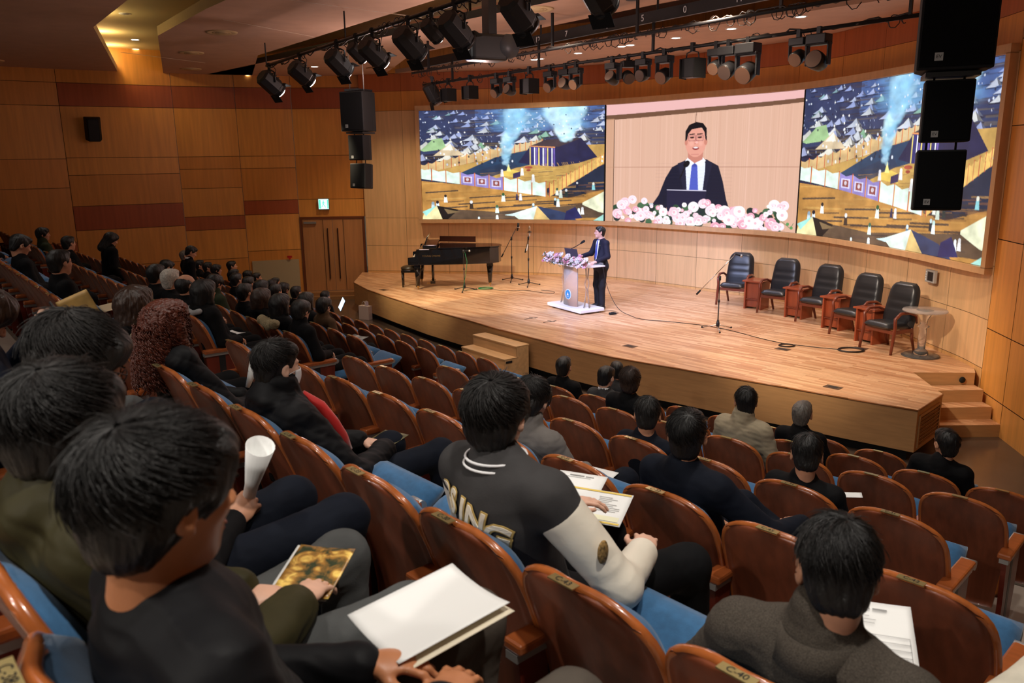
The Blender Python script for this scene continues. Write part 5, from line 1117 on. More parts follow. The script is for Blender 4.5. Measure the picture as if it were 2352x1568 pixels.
    return dict(shell=shell, cush=cush, down=down, up=up_, arm=arm, cap=capm, end=endp, ped=ped, plate=plate)
SM = seat_meshes()
def num_mesh(s_):
    cu = bpy.data.curves.new('n', 'FONT'); cu.body = s_; cu.size = .026; cu.align_x = 'CENTER'; cu.align_y = 'CENTER'
    tmp = bpy.data.objects.new('n', cu); me = bpy.data.meshes.new_from_object(tmp); bpy.data.objects.remove(tmp); me.materials.append(M['blackm']); return me
NUMS = [num_mesh('C-%02d' % n) for n in range(30, 46)]
ROWN = {-1: 'eighth', 0: 'sixth', 1: 'fifth', 2: 'fourth', 3: 'third', 4: 'second', 5: 'first'}
ROWN = {5: 'front', 4: 'second', 3: 'third', 2: 'fourth', 1: 'fifth', 0: 'sixth', -1: 'seventh', -2: 'eighth', -3: 'ninth'}
ORD = ['first', 'second', 'third', 'fourth', 'fifth', 'sixth', 'seventh', 'eighth', 'ninth', 'tenth', 'eleventh', 'twelfth', 'thirteenth', 'fourteenth', 'fifteenth', 'sixteenth']
def seat(k, a, label, up=False, first=False, last=False, group=None, num=None, pitch=.52):
    sl = (perp(k, a + .05) - perp(k, a - .05)) / .1; q = hall(perp(k, a), a, tier(k))
    t = thing('auditorium_seat', label, 'auditorium seat', q, HALL_ROT + math.atan(sl), group)
    link('seat_shell', SM['shell'], t); link('back_cushion', SM['cush'], t); link('seat_cushion', SM['up'] if up else SM['down'], t)
    p = link('number_plate', SM['plate'], t)
    if num is not None:
        n_ = link('plate_number', NUMS[num % len(NUMS)], p); n_.location = (0, .013, .9695)
    for sx in ([1] if not first else [1, -1]):
        x = sx * pitch / 2
        am = link('armrest', SM['arm'], t, .010); am.location = (x, 0, 0); cp = link('armrest_bracket', SM['cap'], am)
        e = link('side_panel', SM['end'], t); e.location = (x, 0, 0); pd = link('pedestal', SM['ped'], t); pd.location = (x, .02, 0)
    return t
# (block name, row, right-most along position, pitch, count)
BLOCKS = []
for k, a0, pt, n in [(-1, -.12, .515, 12), (0, -.25, .505, 12), (1, -.87, .523, 11), (2, -1.41, .527, 10), (3, -1.48, .53, 10), (4, -1.55, .53, 10), (5, -2.35, .53, 8)]:
    BLOCKS.append(('right block', k, a0, pt, n))
for k, a0, a1 in [(-1, -7.3, -15.1), (0, -7.47, -14.9), (1, -7.5, -14.8), (2, -7.6, -14.6), (3, -8.27, -14.3), (4, -8.31, -14.1), (5, -8.33, -14.1)]:
    n = int(round((a0 - a1) / .53)) + 1; BLOCKS.append(('middle block', k, a0, .53, n))
for k, a0, a1 in [(-1, -16.4, -20.9), (0, -16.2, -20.9), (1, -16.1, -20.9), (2, -15.9, -20.8), (3, -15.7, -20.6), (4, -15.5, -20.4), (5, -15.5, -20.2)]:
    n = int(round((a0 - a1) / .53)) + 1; BLOCKS.append(('left block', k, a0, .53, n))
SEATS = {}
for (bn, k, a0, pt, n) in BLOCKS:
    for i in range(n):
        SEATS[(bn, k, i)] = a0 - pt * i
OCC = {}          # filled by the people below
def nearest_seat(k, a, taken=True):
    best = None
    for key, av in SEATS.items():
        if key[1] != k or key in OCC: continue
        if best is None or abs(av - a) < abs(SEATS[best] - a): best = key
    return best
# ------------------------------------------------------------------ people: one smooth skin per body, grown from a distance field
def Rm(ax, ang): return np.array(Matrix.Rotation(ang, 3, ax))
I3 = np.eye(3)
def cap(a, b, ra, rb, k=.02, op=1, R=None, fl=1.0):      # tapered capsule; fl > 1 flattens it along local y of R
    return ['c', np.array(a, float), np.array(b, float), ra, rb, k, op, (I3 if R is None else R), fl]
def ell(c, r, R=None, k=.02, op=1): return ['e', np.array(c, float), np.array(r, float), 0, 0, k, op, (I3 if R is None else R), 1.0]
def xf(pr, R, t):                                       # rotate by R then move by t
    out = []
    for p in pr:
        q = list(p); q[1] = R @ p[1] + t
        if p[0] == 'c': q[2] = R @ p[2] + t
        q[7] = R @ p[7]; out.append(q)
    return out
def pd(p, X):
    if p[0] == 'c':
        a, b = p[1], p[2]; fl = p[8]; Y = X - a; ba = b - a
        if fl != 1.0:
            y = p[7][:, 1]; Y = Y + np.outer(Y @ y, y) * (fl - 1); ba = ba + y * (ba @ y) * (fl - 1)
        t = np.clip((Y @ ba) / max(ba @ ba, 1e-12), 0, 1); d = np.linalg.norm(Y - t[:, None] * ba, axis=1) - (p[3] + (p[4] - p[3]) * t)
        return d / (1 + (fl - 1) * .35)
    L = (X - p[1]) @ p[7]; r = p[2]; k0 = np.linalg.norm(L / r, axis=1); k1 = np.linalg.norm(L / (r * r), axis=1)
    return k0 * (k0 - 1) / np.maximum(k1, 1e-9)
def field(prims, X, disp=None):
    d = None
    for p in prims:
        q = pd(p, X); k = p[5]
        if d is None: d = q; continue
        if p[6] > 0:
            h = np.maximum(k - np.abs(d - q), 0) / k; d = np.minimum(d, q) - h * h * k * .25
        else:
            q = -q; h = np.maximum(k - np.abs(d - q), 0) / k; d = np.maximum(d, q) + h * h * k * .25
    if disp is not None: d = d + disp(X)
    return d
def sdf_mesh(name, prims, mats, vox=.008, disp=None, slack=.02, colour=None):
    B = 10; lo = np.min([np.minimum(p[1], p[2]) - max(p[3], p[4], .0) - .06 if p[0] == 'c' else p[1] - max(p[2]) - .03 for p in prims if p[6] > 0], axis=0)
    hi = np.max([np.maximum(p[1], p[2]) + max(p[3], p[4], .0) + .06 if p[0] == 'c' else p[1] + max(p[2]) + .03 for p in prims if p[6] > 0], axis=0)
    nb = np.ceil((hi - lo) / (vox * B)).astype(int) + 1; bi = np.stack(np.meshgrid(*[np.arange(n) for n in nb], indexing='ij'), -1).reshape(-1, 3)
    hd = vox * B * .5 * 1.7321; cen = lo + (bi + .5) * vox * B
    D = field(prims, cen, None); keep = np.abs(D) < hd * 1.35 + slack; bi = bi[keep]; cen = cen[keep]
    dims = (nb * B + 2).astype(np.int64); S = (dims[1] * dims[2], dims[2], 1)
    g = np.stack(np.meshgrid(*[np.arange(B + 1)] * 3, indexing='ij'), -1); gl = g.reshape(-1, 3)
    PD = np.stack([np.abs(pd(p, cen)) if p[6] < 0 else pd(p, cen) for p in prims], 1)
    pos = np.array([p[6] > 0 for p in prims]); dmin = np.where(pos, PD, 9).min(1)
    ids, pts, E = [], [], []
    cor = [(0, 0, 0), (1, 0, 0), (0, 1, 0), (1, 1, 0), (0, 0, 1), (1, 0, 1), (0, 1, 1), (1, 1, 1)]
    edg = [(0, 1), (2, 3), (4, 5), (6, 7), (0, 2), (1, 3), (4, 6), (5, 7), (0, 4), (1, 5), (2, 6), (3, 7)]
    for b in range(len(bi)):
        sel = [p for p, dd, ps in zip(prims, PD[b], pos) if (dd < dmin[b] + 2 * hd * 1.2 + .09 if ps else dd < hd * 1.5 + .09)]
        if not sel or sel[0][6] < 0: sel = [p for p in prims]
        X = lo + (bi[b] * B + gl) * vox; d = field(sel, X, disp).reshape(B + 1, B + 1, B + 1); s = d < 0
        c0 = s[:-1, :-1, :-1]; acc = np.zeros((B, B, B), int)
        for (i, j, k) in cor: acc = acc + s[i:B + i, j:B + j, k:B + k]
        m = (acc > 0) & (acc < 8)
        if not m.any(): continue
        ci = np.argwhere(m); sv = np.zeros((len(ci), 3)); cn = np.zeros(len(ci))
        for (e0, e1) in edg:
            o0, o1 = np.array(cor[e0]), np.array(cor[e1]); d0 = d[tuple((ci + o0).T)]; d1 = d[tuple((ci + o1).T)]; x = (d0 < 0) != (d1 < 0)
            t = np.where(x, d0 / np.where(x, d0 - d1, 1), 0)[:, None]; P = ci + o0 + t * (o1 - o0); sv += np.where(x[:, None], P, 0); cn += x
        gi = (bi[b] * B + ci).astype(np.int64); ids.append(gi @ np.array(S)); pts.append(lo + (bi[b] * B + sv / cn[:, None]) * vox)
        for ax in range(3):
            a0 = s[:-1, :-1, :-1]; sh = [slice(0, B)] * 3; sh[ax] = slice(1, B + 1); a1 = s[tuple(sh)]; x = a0 != a1
            if not x.any(): continue
            ei = np.argwhere(x); gg = (bi[b] * B + ei).astype(np.int64); E.append(np.column_stack([gg, np.full(len(ei), ax), a0[x]]))
    ids = np.concatenate(ids); pts = np.concatenate(pts); order = np.argsort(ids); ids = ids[order]; pts = pts[order]; E = np.concatenate(E)
    F = []
    for ax in range(3):
        e = E[E[:, 3] == ax]; u = [1, 2, 0][ax]; v = [2, 0, 1][ax]; base = e[:, :3] @ np.array(S)
        q = np.stack([base - S[u] - S[v], base - S[v], base, base - S[u]], 1); ix = np.searchsorted(ids, q); ix = np.clip(ix, 0, len(ids) - 1); ok = (ids[ix] == q).all(1)
        ix = ix[ok]; ins = e[ok, 4].astype(bool); F.append(np.where(ins[:, None], ix, ix[:, ::-1]))
    F = np.concatenate(F); me = bpy.data.meshes.new(name)
    me.vertices.add(len(pts)); me.vertices.foreach_set('co', pts.astype(np.float32).ravel()); me.loops.add(len(F) * 4); me.loops.foreach_set('vertex_index', F.astype(np.int32).ravel())
    me.polygons.add(len(F)); me.polygons.foreach_set('loop_start', np.arange(len(F), dtype=np.int32) * 4); me.polygons.foreach_set('loop_total', np.full(len(F), 4, np.int32))
    me.polygons.foreach_set('use_smooth', np.ones(len(F), bool))
    for mt in (mats if isinstance(mats, (list, tuple)) else [mats]): me.materials.append(mt)
    if colour is not None: me.polygons.foreach_set('material_index', colour(pts[F].mean(1)).astype(np.int32))
    me.update(calc_edges=True); me.validate(); return me
def sines(X, f, seed=0, n=5):
    r = np.random.RandomState(seed); v = 0
    for i in range(n):
        w = r.normal(size=3); w = w / np.linalg.norm(w) * f * (1 + .7 * i); v = v + np.sin(X @ w + r.rand() * 6.28 + 1.3 * np.sin(X @ (w[[1, 2, 0]] * .5))) / (1 + .6 * i)
    return v / 2.2
def folds(amp, f=26, seed=0): return lambda X: amp * (.75 * sines(X, f * .7, seed) + .55 * np.abs(sines(X * np.array([1, 1, 1.7]), f * 1.9, seed + 9, 3)) - .2)

def head_prims(ear=True, jaw=1.0):
    p = [ell((0, -.012, .030), (.074, .094, .084), k=.03), ell((0, .026, -.040), (.056 * jaw, .064, .072), k=.035), ell((0, .060, -.092), (.024, .020, .018), k=.03),
         cap((0, .086, .010), (0, .104, -.024), .0075, .012, .014), ell((.0115, .098, -.028), (.008, .009, .007), k=.008), ell((-.0115, .098, -.028), (.008, .009, .007), k=.008),
         ell((0, .076, .024), (.050, .014, .010), k=.018), ell((.034, .062, -.018), (.020, .022, .018), k=.02), ell((-.034, .062, -.018), (.020, .022, .018), k=.02),
         ell((.029, .094, .004), (.015, .012, .010), k=.010, op=-1), ell((-.029, .094, .004), (.015, .012, .010), k=.010, op=-1),
         ell((.029, .078, .004), (.013, .012, .009), k=.006), ell((-.029, .078, .004), (.013, .012, .009), k=.006),
         ell((0, .083, -.056), (.021, .010, .0055), k=.007), ell((0, .081, -.067), (.018, .010, .006), k=.007), ell((0, .093, -.0615), (.018, .006, .0018), k=.004, op=-1)]
    if ear:
        for s in (-1, 1):
            R = Rm('Z', s * -.35) @ Rm('X', -.15)
            p += [ell((s * .080, -.006, -.004), (.0085, .019, .031), R, .008), ell((s * .088, -.001, -.000), (.006, .010, .018), R, .006, -1), ell((s * .077, .002, -.030), (.007, .009, .010), R, .006)]
    return p
def finger(base, d, up, L, r, curl):
    pts = [base]; a = 0; v = d
    for i, f in enumerate((.45, .32, .25)):
        a += curl[i]; w = d * math.cos(a) - up * math.sin(a); pts.append(pts[-1] + w * L * f)
    return [cap(pts[i], pts[i + 1], r * (1 - .08 * i), r * (.92 - .08 * i), .006) for i in range(3)]
def hand_prims(wr, d, up, side, curl=.35, spread=.09, s=1.0, grip=0.0):
    """wr wrist, d direction of the hand, up = back of the hand normal, side = +1 right hand, -1 left hand"""
    d = np.array(d, float); d /= np.linalg.norm(d); up = np.array(up, float); up -= d * (up @ d); up /= np.linalg.norm(up); x = np.cross(d, up)      # towards the little finger of a right hand
    x = x * side; wr = np.array(wr, float); P = []
    R = np.column_stack([x, up, d])
    P.append(ell(wr + d * .045 * s, (.040 * s, .0155 * s, .050 * s), R, .014)); P.append(cap(wr - d * .02, wr + d * .03 * s, .025 * s, .024 * s, .02, R=R, fl=1.35))
    for i, (o, L) in enumerate(((-.030, .072), (-.010, .080), (.010, .075), (.029, .060))):
        b = wr + d * (.082 - .006 * abs(i - 1)) * s + x * o * s; dd = d + x * (i - 1.4) * spread; dd /= np.linalg.norm(dd)
        P += finger(b, dd, up, L * s, (.0088 if i < 3 else .0076) * s, (curl, curl * 1.3, curl))
    b = wr + d * .022 * s - x * .030 * s; dd = d * .75 - x * .62 - up * (.28 + grip); dd /= np.linalg.norm(dd)
    P += [cap(b - x * -.008 * s, b + dd * .030 * s, .0135 * s, .0115 * s, .012), cap(b + dd * .030 * s, b + dd * .030 * s + (dd * .8 + d * .5) * .026 * s, .0110 * s, .0095 * s, .006), cap(b + dd * .030 * s + (dd * .8 + d * .5) * .026 * s, b + dd * .030 * s + (dd * .8 + d * .5) * .026 * s + (d * .9 - up * grip) * .022 * s, .0095 * s, .0082 * s, .006)]
    return P
BASEPOSE = dict(pel=(0, .33, .53), lum=(0, .27, .68), che=(0, .215, .86), nek=(0, .185, 1.005), hed=(0, .205, 1.155), sh=(.175, .20, .965), el=(.235, .26, .70), wr=(.07, .50, .635),
                hip=(.085, .36, .50), kn=(.12, .80, .51), an=(.12, .83, .09), toe=(.13, .97, .035))
def pose(**kw):
    P = {}
    for k, v in BASEPOSE.items():
        v = np.array(v, float)
        if k in ('pel', 'lum', 'che', 'nek', 'hed'): P[k] = v
        else: P[k + 'R'] = v.copy(); P[k + 'L'] = v * np.array([-1, 1, 1])
    for k, v in kw.items():
        if k in ('yaw', 'pitch', 'roll', 'lean', 'side', 'hands'): P[k] = v
        elif k in P: P[k] = np.array(v, float)
        else: P[k + 'R'] = np.array(v, float); P[k + 'L'] = np.array(v, float) * np.array([-1, 1, 1])
    # lean: rotate upper body about the pelvis
    le = P.get('lean', 0.0); sd = P.get('side', 0.0)
    if le or sd:
        R = Rm('X', -le) @ Rm('Y', sd)
        for k in ('lum', 'che', 'nek', 'hed', 'shR', 'shL', 'elR', 'elL'):
            w = .5 if k == 'lum' else 1.0; v = P[k] - P['pel']; P[k] = P['pel'] + (R @ v) * w + v * (1 - w)
    return P
def head_R(P): return Rm('Z', P.get('yaw', 0)) @ Rm('X', -P.get('pitch', 0)) @ Rm('Y', P.get('roll', 0))
def body_parts(P, spec):
    """returns prim lists for the body (skin), upper garment, sleeves, trousers, shoes"""
    inf = spec.get('bulk', 1.0); R = head_R(P); H = xf(head_prims(spec.get('ear', True), spec.get('jaw', 1.0)), R, P['hed'])
    hb = P['hed'] + R @ np.array([0, -.030, -.065]); nk = P['nek']
    B = list(H); B.append(cap(hb, nk + np.array([0, -.01, -.03]), .050, .056, .03)); 
    B += [cap(nk + np.array([0, 0, -.03]), P['che'], .06, .10, .06), cap(P['che'], P['pel'], .105, .11, .05)]
    for s in 'RL':
        B += [cap(P['che'] + np.array([0, 0, .07]), P['sh' + s], .045, .040, .04), cap(P['sh' + s], P['el' + s], .040, .033, .03), cap(P['el' + s], P['wr' + s], .032, .023, .02),
              cap(P['pel'], P['hip' + s], .09, .08, .05), cap(P['hip' + s], P['kn' + s], .068, .045, .04), cap(P['kn' + s], P['an' + s], .045, .032, .03), cap(P['an' + s], P['toe' + s], .030, .024, .02)]
    hs = spec.get('handspec', {}); out_h = []
    for s, sg in (('R', 1), ('L', -1)):
        h = hs.get(s, {}); d = np.array(h.get('d', (-sg * .75, .55, -.15)), float); up = np.array(h.get('up', (0, .15, 1)), float)
        B += hand_prims(P['wr' + s], d, up, sg, h.get('curl', .38), h.get('spread', .07), spec.get('hs', 1.0), h.get('grip', .0))
    # jacket
    g = .014 * inf; th = spec.get('thick', 1.0); J = []
    RJ = Rm('X', 0.0)
    J += [cap(P['che'] + np.array([0, -.005, .02]), P['lum'], .150 * th, .142 * th, .05, R=RJ, fl=1.32), cap(P['lum'], P['pel'] + np.array([0, -.01, -.01]), .142 * th, .158 * th, .05, R=RJ, fl=1.2)]
    for s, sg in (('R', 1), ('L', -1)):
        J += [cap(P['nek'] + np.array([sg * .03, -.005, -.035]), P['sh' + s] + np.array([-sg * .012, 0, -.012]), .062 * th, .062 * th, .05)]
    J += [cap(nk + np.array([0, -.012, -.05]), nk + np.array([0, -.006, .0 if spec.get('collar') != 'none' else -.03]), .084, .068 * min(th, 1.1), .03)]
    S = []
    for s, sg in (('R', 1), ('L', -1)):
        e = P['wr' + s] + (P['el' + s] - P['wr' + s]) * .07
        if spec.get('split') is True:
            a_s = P['sh' + s] + np.array([-sg * .02, 0, -.015]); J.append(cap(a_s, a_s + (P['el' + s] - a_s) * .16, .068 * th, .066 * th, .03)); P_s = a_s + (P['el' + s] - a_s) * .20
        else: P_s = P['sh' + s] + np.array([-sg * .02, 0, -.015])
        S += [cap(P_s, P['el' + s], .066 * th, .056 * th, .03), cap(P['el' + s], e, .056 * th, .043 * th, .03)]
    col = []
    c0 = nk + np.array([0, -.004, .008]); 
    ct = spec.get('collar', 'coat')
    if ct == 'stand': col = [cap(nk + np.array([0, -.010, -.01]), nk + np.array([0, .0, .052]), .082, .080, .02)]
    elif ct == 'puff': col = [cap(nk + np.array([0, -.014, -.0]), nk + np.array([0, .006, .060]), .100, .094, .03), cap(nk + np.array([-.06, -.07, .01]), nk + np.array([.06, -.07, .01]), .045, .045, .03)]
    elif ct == 'hood': col = [cap(nk + np.array([-.08, -.06, .0]), nk + np.array([.08, -.06, .0]), .06, .06, .03)]
    elif ct == 'none': col = []
    else: col = [cap(nk + np.array([0, -.012, -.01]), nk + np.array([0, -.004, .022]), .078, .072, .015)]
    T = [cap(P['pel'], P['pel'] + np.array([0, -.02, .05]), .145, .13, .04, R=I3, fl=1.1)]
    for s in 'RL':
        T += [cap(P['pel'], P['hip' + s], .115, .10, .05), cap(P['hip' + s], P['kn' + s], .092, .070, .05), cap(P['kn' + s], P['an' + s] + np.array([0, 0, .02]), .070, .055, .035)]
    F = []
    for s in 'RL': F += [cap(P['an' + s] + np.array([0, -.035, -.045]), P['toe' + s], .042, .038, .03, fl=1.0), cap(P['an' + s], P['an' + s] + np.array([0, -.01, -.03]), .045, .045, .02), cap(P['an' + s] + np.array([0, 0, -.01]), P['toe' + s], .046, .038, .03)]
    return B, J, S, col, T, F

def hair_prims(style, R, c):
    if style == 'short':
        p = [ell((0, -.016, .036), (.083, .104, .090), k=.02), ell((0, -.055, -.030), (.064, .046, .072), k=.03), ell((0, .052, .082), (.056, .040, .028), k=.03),
             ell((0, .100, -.035), (.085, .085, .082), k=.022, op=-1), ell((.092, .012, -.040), (.030, .038, .048), k=.015, op=-1), ell((-.092, .012, -.040), (.030, .038, .048), k=.015, op=-1), cap((-.2, -.07, -.190), (.2, -.07, -.190), .085, .085, .04, -1)]
    elif style == 'bowl':
        p = [ell((0, -.014, .034), (.090, .112, .096), k=.02), ell((0, -.055, -.025), (.078, .060, .075), k=.03), ell((.060, .026, .022), (.026, .038, .045), k=.03), ell((-.060, .026, .022), (.026, .038, .045), k=.03), ell((0, .062, .070), (.068, .040, .035), k=.03),
             ell((0, .112, -.050), (.090, .084, .084), k=.02, op=-1), ell((.097, .016, -.045), (.032, .036, .055), k=.012, op=-1), ell((-.097, .016, -.045), (.032, .036, .055), k=.012, op=-1), cap((-.2, -.06, -.190), (.2, -.06, -.190), .085, .085, .03, -1)]
    elif style == 'bald':
        p = [ell((0, -.030, .020), (.084, .092, .078), k=.02), ell((0, -.055, -.02), (.070, .050, .060), k=.03), ell((0, .100, -.03), (.085, .088, .075), k=.02, op=-1), ell((0, .045, .125), (.075, .075, .068), k=.02, op=-1), cap((-.2, -.06, -.165), (.2, -.06, -.165), .082, .082, .03, -1), ell((.092, .012, -.040), (.030, .038, .048), k=.015, op=-1), ell((-.092, .012, -.040), (.030, .038, .048), k=.015, op=-1)]
    elif style == 'long':
        p = [ell((0, -.014, .034), (.092, .112, .094), k=.02), cap((0, -.05, 0), (0, -.085, -.20), .085, .075, .04, fl=1.0), cap((.062, -.01, 0), (.075, -.03, -.19), .034, .030, .04), cap((-.062, -.01, 0), (-.075, -.03, -.19), .034, .030, .04), ell((0, .060, .070), (.060, .036, .035), k=.03), ell((0, .122, -.05), (.062, .085, .090), k=.02, op=-1)]
    elif style == 'bob':
        p = [ell((0, -.014, .034), (.098, .118, .098), k=.02), cap((0, -.05, 0), (0, -.060, -.085), .092, .085, .04), cap((.066, .0, 0), (.078, -.0, -.09), .034, .034, .04), cap((-.066, .0, 0), (-.078, -.0, -.09), .034, .034, .04), ell((0, .060, .074), (.066, .036, .035), k=.03), ell((0, .125, -.06), (.062, .085, .095), k=.02, op=-1)]
    elif style == 'curly':
        p = [ell((0, -.016, .030), (.118, .125, .100), k=.02), cap((0, -.06, -.05), (0, -.085, -.27), .112, .115, .05), cap((.085, .0, -.03), (.095, .03, -.24), .050, .045, .05), cap((-.085, .0, -.03), (-.095, .03, -.24), .050, .045, .05), ell((0, .060, .076), (.070, .036, .036), k=.03), ell((0, .130, -.05), (.064, .085, .090), k=.02, op=-1)]
    return xf(p, R, c)
def hair_disp(R, c, amp, seed, style):
    def f(X):
        L = (X - c) @ R; v = L - np.array([.015, -.045, .085]); ph = np.arctan2(v[:, 0], v[:, 1] + 1e-6); r = np.linalg.norm(v[:, :2], axis=1); z = L[:, 2]
        if style == 'curly': return amp * (np.sin(L[:, 0] * 260 + 3 * np.sin(z * 90)) * np.sin(z * 230 + 2 * np.sin(L[:, 1] * 120)) + .8 * sines(X, 130, seed))
        w = np.minimum(r / .045, 1); q = 0
        rs = np.random.RandomState(seed)
        for n in (7, 13, 22, 37): q = q + np.sin(ph * n + rs.rand() * 6 + (2.2 + .8 * rs.rand()) * np.sin(z * 28 + rs.rand() * 6)) / (n ** .30)
        return amp * w * q * .55 + amp * .7 * sines(X, 42, seed + 3)
    return f
def strands(R, c, n, seed, mt, length=1.0, style='short', rad=.0010):
    """short curved locks lying over the hair cap, starting at the crown whorl"""
    r = random.Random(seed); mb = MB(); Rr = Matrix(R.tolist()); cc = Vector(c); cr_ = Vector((.015, -.045, .085)).normalized(); t1 = cr_.cross(Vector((0, 1, 0))).normalized(); t2 = cr_.cross(t1)
    k_ = {'short': (.0845, .1055, .0915), 'bowl': (.0915, .1135, .0975), 'bob': (.099, .119, .1)}.get(style, (.0845, .1055, .0915))
    for i in range(n):
        ph = r.random() * 2 * PI; th0 = r.uniform(.05, 1.35) ** 1.0; dl = r.uniform(.35, .75) * length; tw = r.uniform(.15, .5); pts = []; lift = r.uniform(.000, .004) * (2.2 if r.random() < .08 else 1)
        for j in range(6):
            th = th0 + dl * j / 5; p_ = ph + tw * j / 5; dv = cr_ * math.cos(th) + (t1 * math.cos(p_) + t2 * math.sin(p_)) * math.sin(th)
            if style != 'bald' and dv.y > .45 and dv.z < .25: break
            if abs(dv.x) > .75 and dv.z < -.1 and dv.y > -.2: break
            if dv.z < -.62: break
            pts.append(cc + Rr @ (Vector((dv.x * k_[0], dv.y * k_[1], dv.z * k_[2])) * (1.0 + lift * (1 + j * .8) * 6) + Vector((0, -.015, .035))))
        if len(pts) > 2: mb.tube(pts, [rad * (1 if q < len(pts) - 2 else .5) for q in range(len(pts))], 3, caps=False)
    return mb.mesh('hair_locks', [mt])
def curls(R, c, n, seed, mt):
    r = random.Random(seed); mb = MB(); Rr = Matrix(R.tolist()); cc = Vector(c)
    for i in range(n):
        a = r.uniform(-2.5, 2.5); z0 = r.uniform(-.22, .10); e = math.sqrt(max(1 - (max(z0, 0) / .13) ** 2, .05)); w_ = 1 + .22 * max(-z0 - .02, 0) / .2; rx, ry = .126 * e * w_, .133 * e * w_
        p = Vector((math.sin(a) * rx, -math.cos(a) * ry - .02 - (.03 if z0 < 0 else 0), z0)); q = []; ph = r.random() * 6; rr = r.uniform(.006, .012); ln = r.uniform(.08, .17)
        for j in range(16):
            q.append(cc + Rr @ (p * (1 + .012 * j / 15) + Vector((rr * math.cos(ph + j * 1.15), rr * math.sin(ph + j * 1.15), -ln * j / 15))))
        mb.tube(q, r.uniform(.0022, .0042), 4, caps=False)
    return mb.mesh('curls', [mt])
CACHE = {}
def person(spec, loc, rz, label, group=None, kind_name='person'):
    """spec: pose dict, cloth materials, hair, extras; shared meshes are cached by 'key'"""
    key = spec.get('key'); sk = spec.get('skin', M['skin']); t = thing(kind_name, label, 'person', loc, rz, group); sc = spec.get('scale', 1.0)
    if sc != 1: t.scale = (sc,) * 3
    P = spec['pose']; vox = spec.get('vox', .008); R = head_R(P)
    ck = (key, 'P')
    if key is None or ck not in CACHE:
        B, J, S, col, T, F = body_parts(P, spec); inf = spec.get('wr_amp', .004); sd = spec.get('seed', 1); out = {}
        out['body'] = sdf_mesh('body', B, [sk], min(vox, .0062) if key is None else vox)
        dj = folds(inf, spec.get('fold_f', 26), sd)
        if spec.get('quilt'):
            qa, qf = spec['quilt']; d0 = dj; dj = lambda X: d0(X) - qa * np.abs(np.sin(X[:, 2] * qf + .6 * X[:, 1] * qf + .5 * np.sin(X[:, 0] * 9))) ** .7
        if spec.get('split') == 'collar': out['jacket'] = sdf_mesh('jacket', J + S, [spec['jacket']], vox, dj)
        elif spec.get('split'): out['jacket'] = sdf_mesh('jacket', J + col, [spec['jacket']], vox, dj); out['sleeve'] = sdf_mesh('sleeve', S, [spec['sleeve']], vox, dj)
        else: out['jacket'] = sdf_mesh('jacket', J + S + col, [spec['jacket']], vox, dj)
        if spec.get('split') == 'collar': out['collar'] = sdf_mesh('collar', col, [spec.get('collarm', spec['jacket'])], vox * .7)
        out['trousers'] = sdf_mesh('trousers', T, [spec['trousers']], vox * 1.2, folds(.004, 30, sd + 5)); out['shoe'] = sdf_mesh('shoe', F, [M['black']], vox)
        hd = spec.get('hamp', .0035)
        if spec.get('hair'):
            out['hair'] = sdf_mesh('hair', hair_prims(spec['hair'], R, P['hed']), [spec['hairm']], min(vox, .006) * (.7 if key is None else 1), hair_disp(R, P['hed'], hd, sd, spec['hair']))
        if spec.get('locks'): out['hair_locks'] = strands(R, P['hed'], spec['locks'], sd, spec['hairm'], style=spec['hair'])
        if spec.get('curls'): out['hair_locks'] = curls(R, P['hed'], spec['curls'], sd, spec['hairm'])
        if key: CACHE[ck] = out
    out = CACHE[ck] if key else out
    mm = dict(body=sk, jacket=spec['jacket'], sleeve=spec.get('sleeve'), trousers=spec['trousers'], hair=spec.get('hairm'), hair_locks=spec.get('hairm'), collar=spec.get('collarm'))
    hairo = None; parts = {}
    for nm_, me in out.items():
        par = t
        if nm_ == 'hair_locks': par = hairo
        if nm_ == 'collar': par = parts['jacket']
        o = link(nm_, me, par); parts[nm_] = o
        if nm_ == 'hair': hairo = o
        if mm.get(nm_) is not None and len(me.materials) and me.materials[0] != mm[nm_]:
            o.material_slots[0].link = 'OBJECT'; o.material_slots[0].material = mm[nm_]
    # eyes and lips on every face
    if not spec.get('noface'):
        Mh = Matrix(R.tolist()); hc = Vector(P['hed']); f = CACHE.get('face')
        if f is None:
            mb = MB()
            for s in (-1, 1): mb.ball((s * .029, .0875, .004), (.010, .0045, .0042), nu=8, nv=6); mb.box((s * .030, .094, .024), (.026, .006, .0045))
            f = CACHE['face'] = mb.mesh('eyes_and_brows', [M['eye']]); m2 = MB(); m2.ball((0, .090, -.0575), (.019, .0045, .0045), nu=10, nv=6); m2.ball((0, .0885, -.0665), (.016, .0045, .0048), nu=10, nv=6); CACHE['lips'] = m2.mesh('lips', [M['lips']])
        for me in (f, CACHE['lips']):
            o = link('eyes' if me is f else 'lips', me, t); o.location = hc; o.rotation_euler = Mh.to_euler()
    if spec.get('glasses'):
        Mh = Matrix(R.tolist()); hc = Vector(P['hed']); g = CACHE.get('glasses')
        if g is None:
            mb = MB()
            for s in (-1, 1):
                mb.tube([(s * .031 + .021 * math.cos(a), .104, .003 + .015 * math.sin(a)) for a in [k * PI / 6 for k in range(13)]], .0014, 5); mb.tube([(s * .052, .103, .008), (s * .076, .06, .010), (s * .080, -.01, .006)], .0016, 5)
            mb.tube([(-.010, .105, .004), (0, .108, .007), (.010, .105, .004)], .0014, 5); g = CACHE['glasses'] = mb.mesh('glasses', [M['glassrim']])
        o = link('glasses', g, t); o.location = hc; o.rotation_euler = Mh.to_euler()
    return t, P, parts
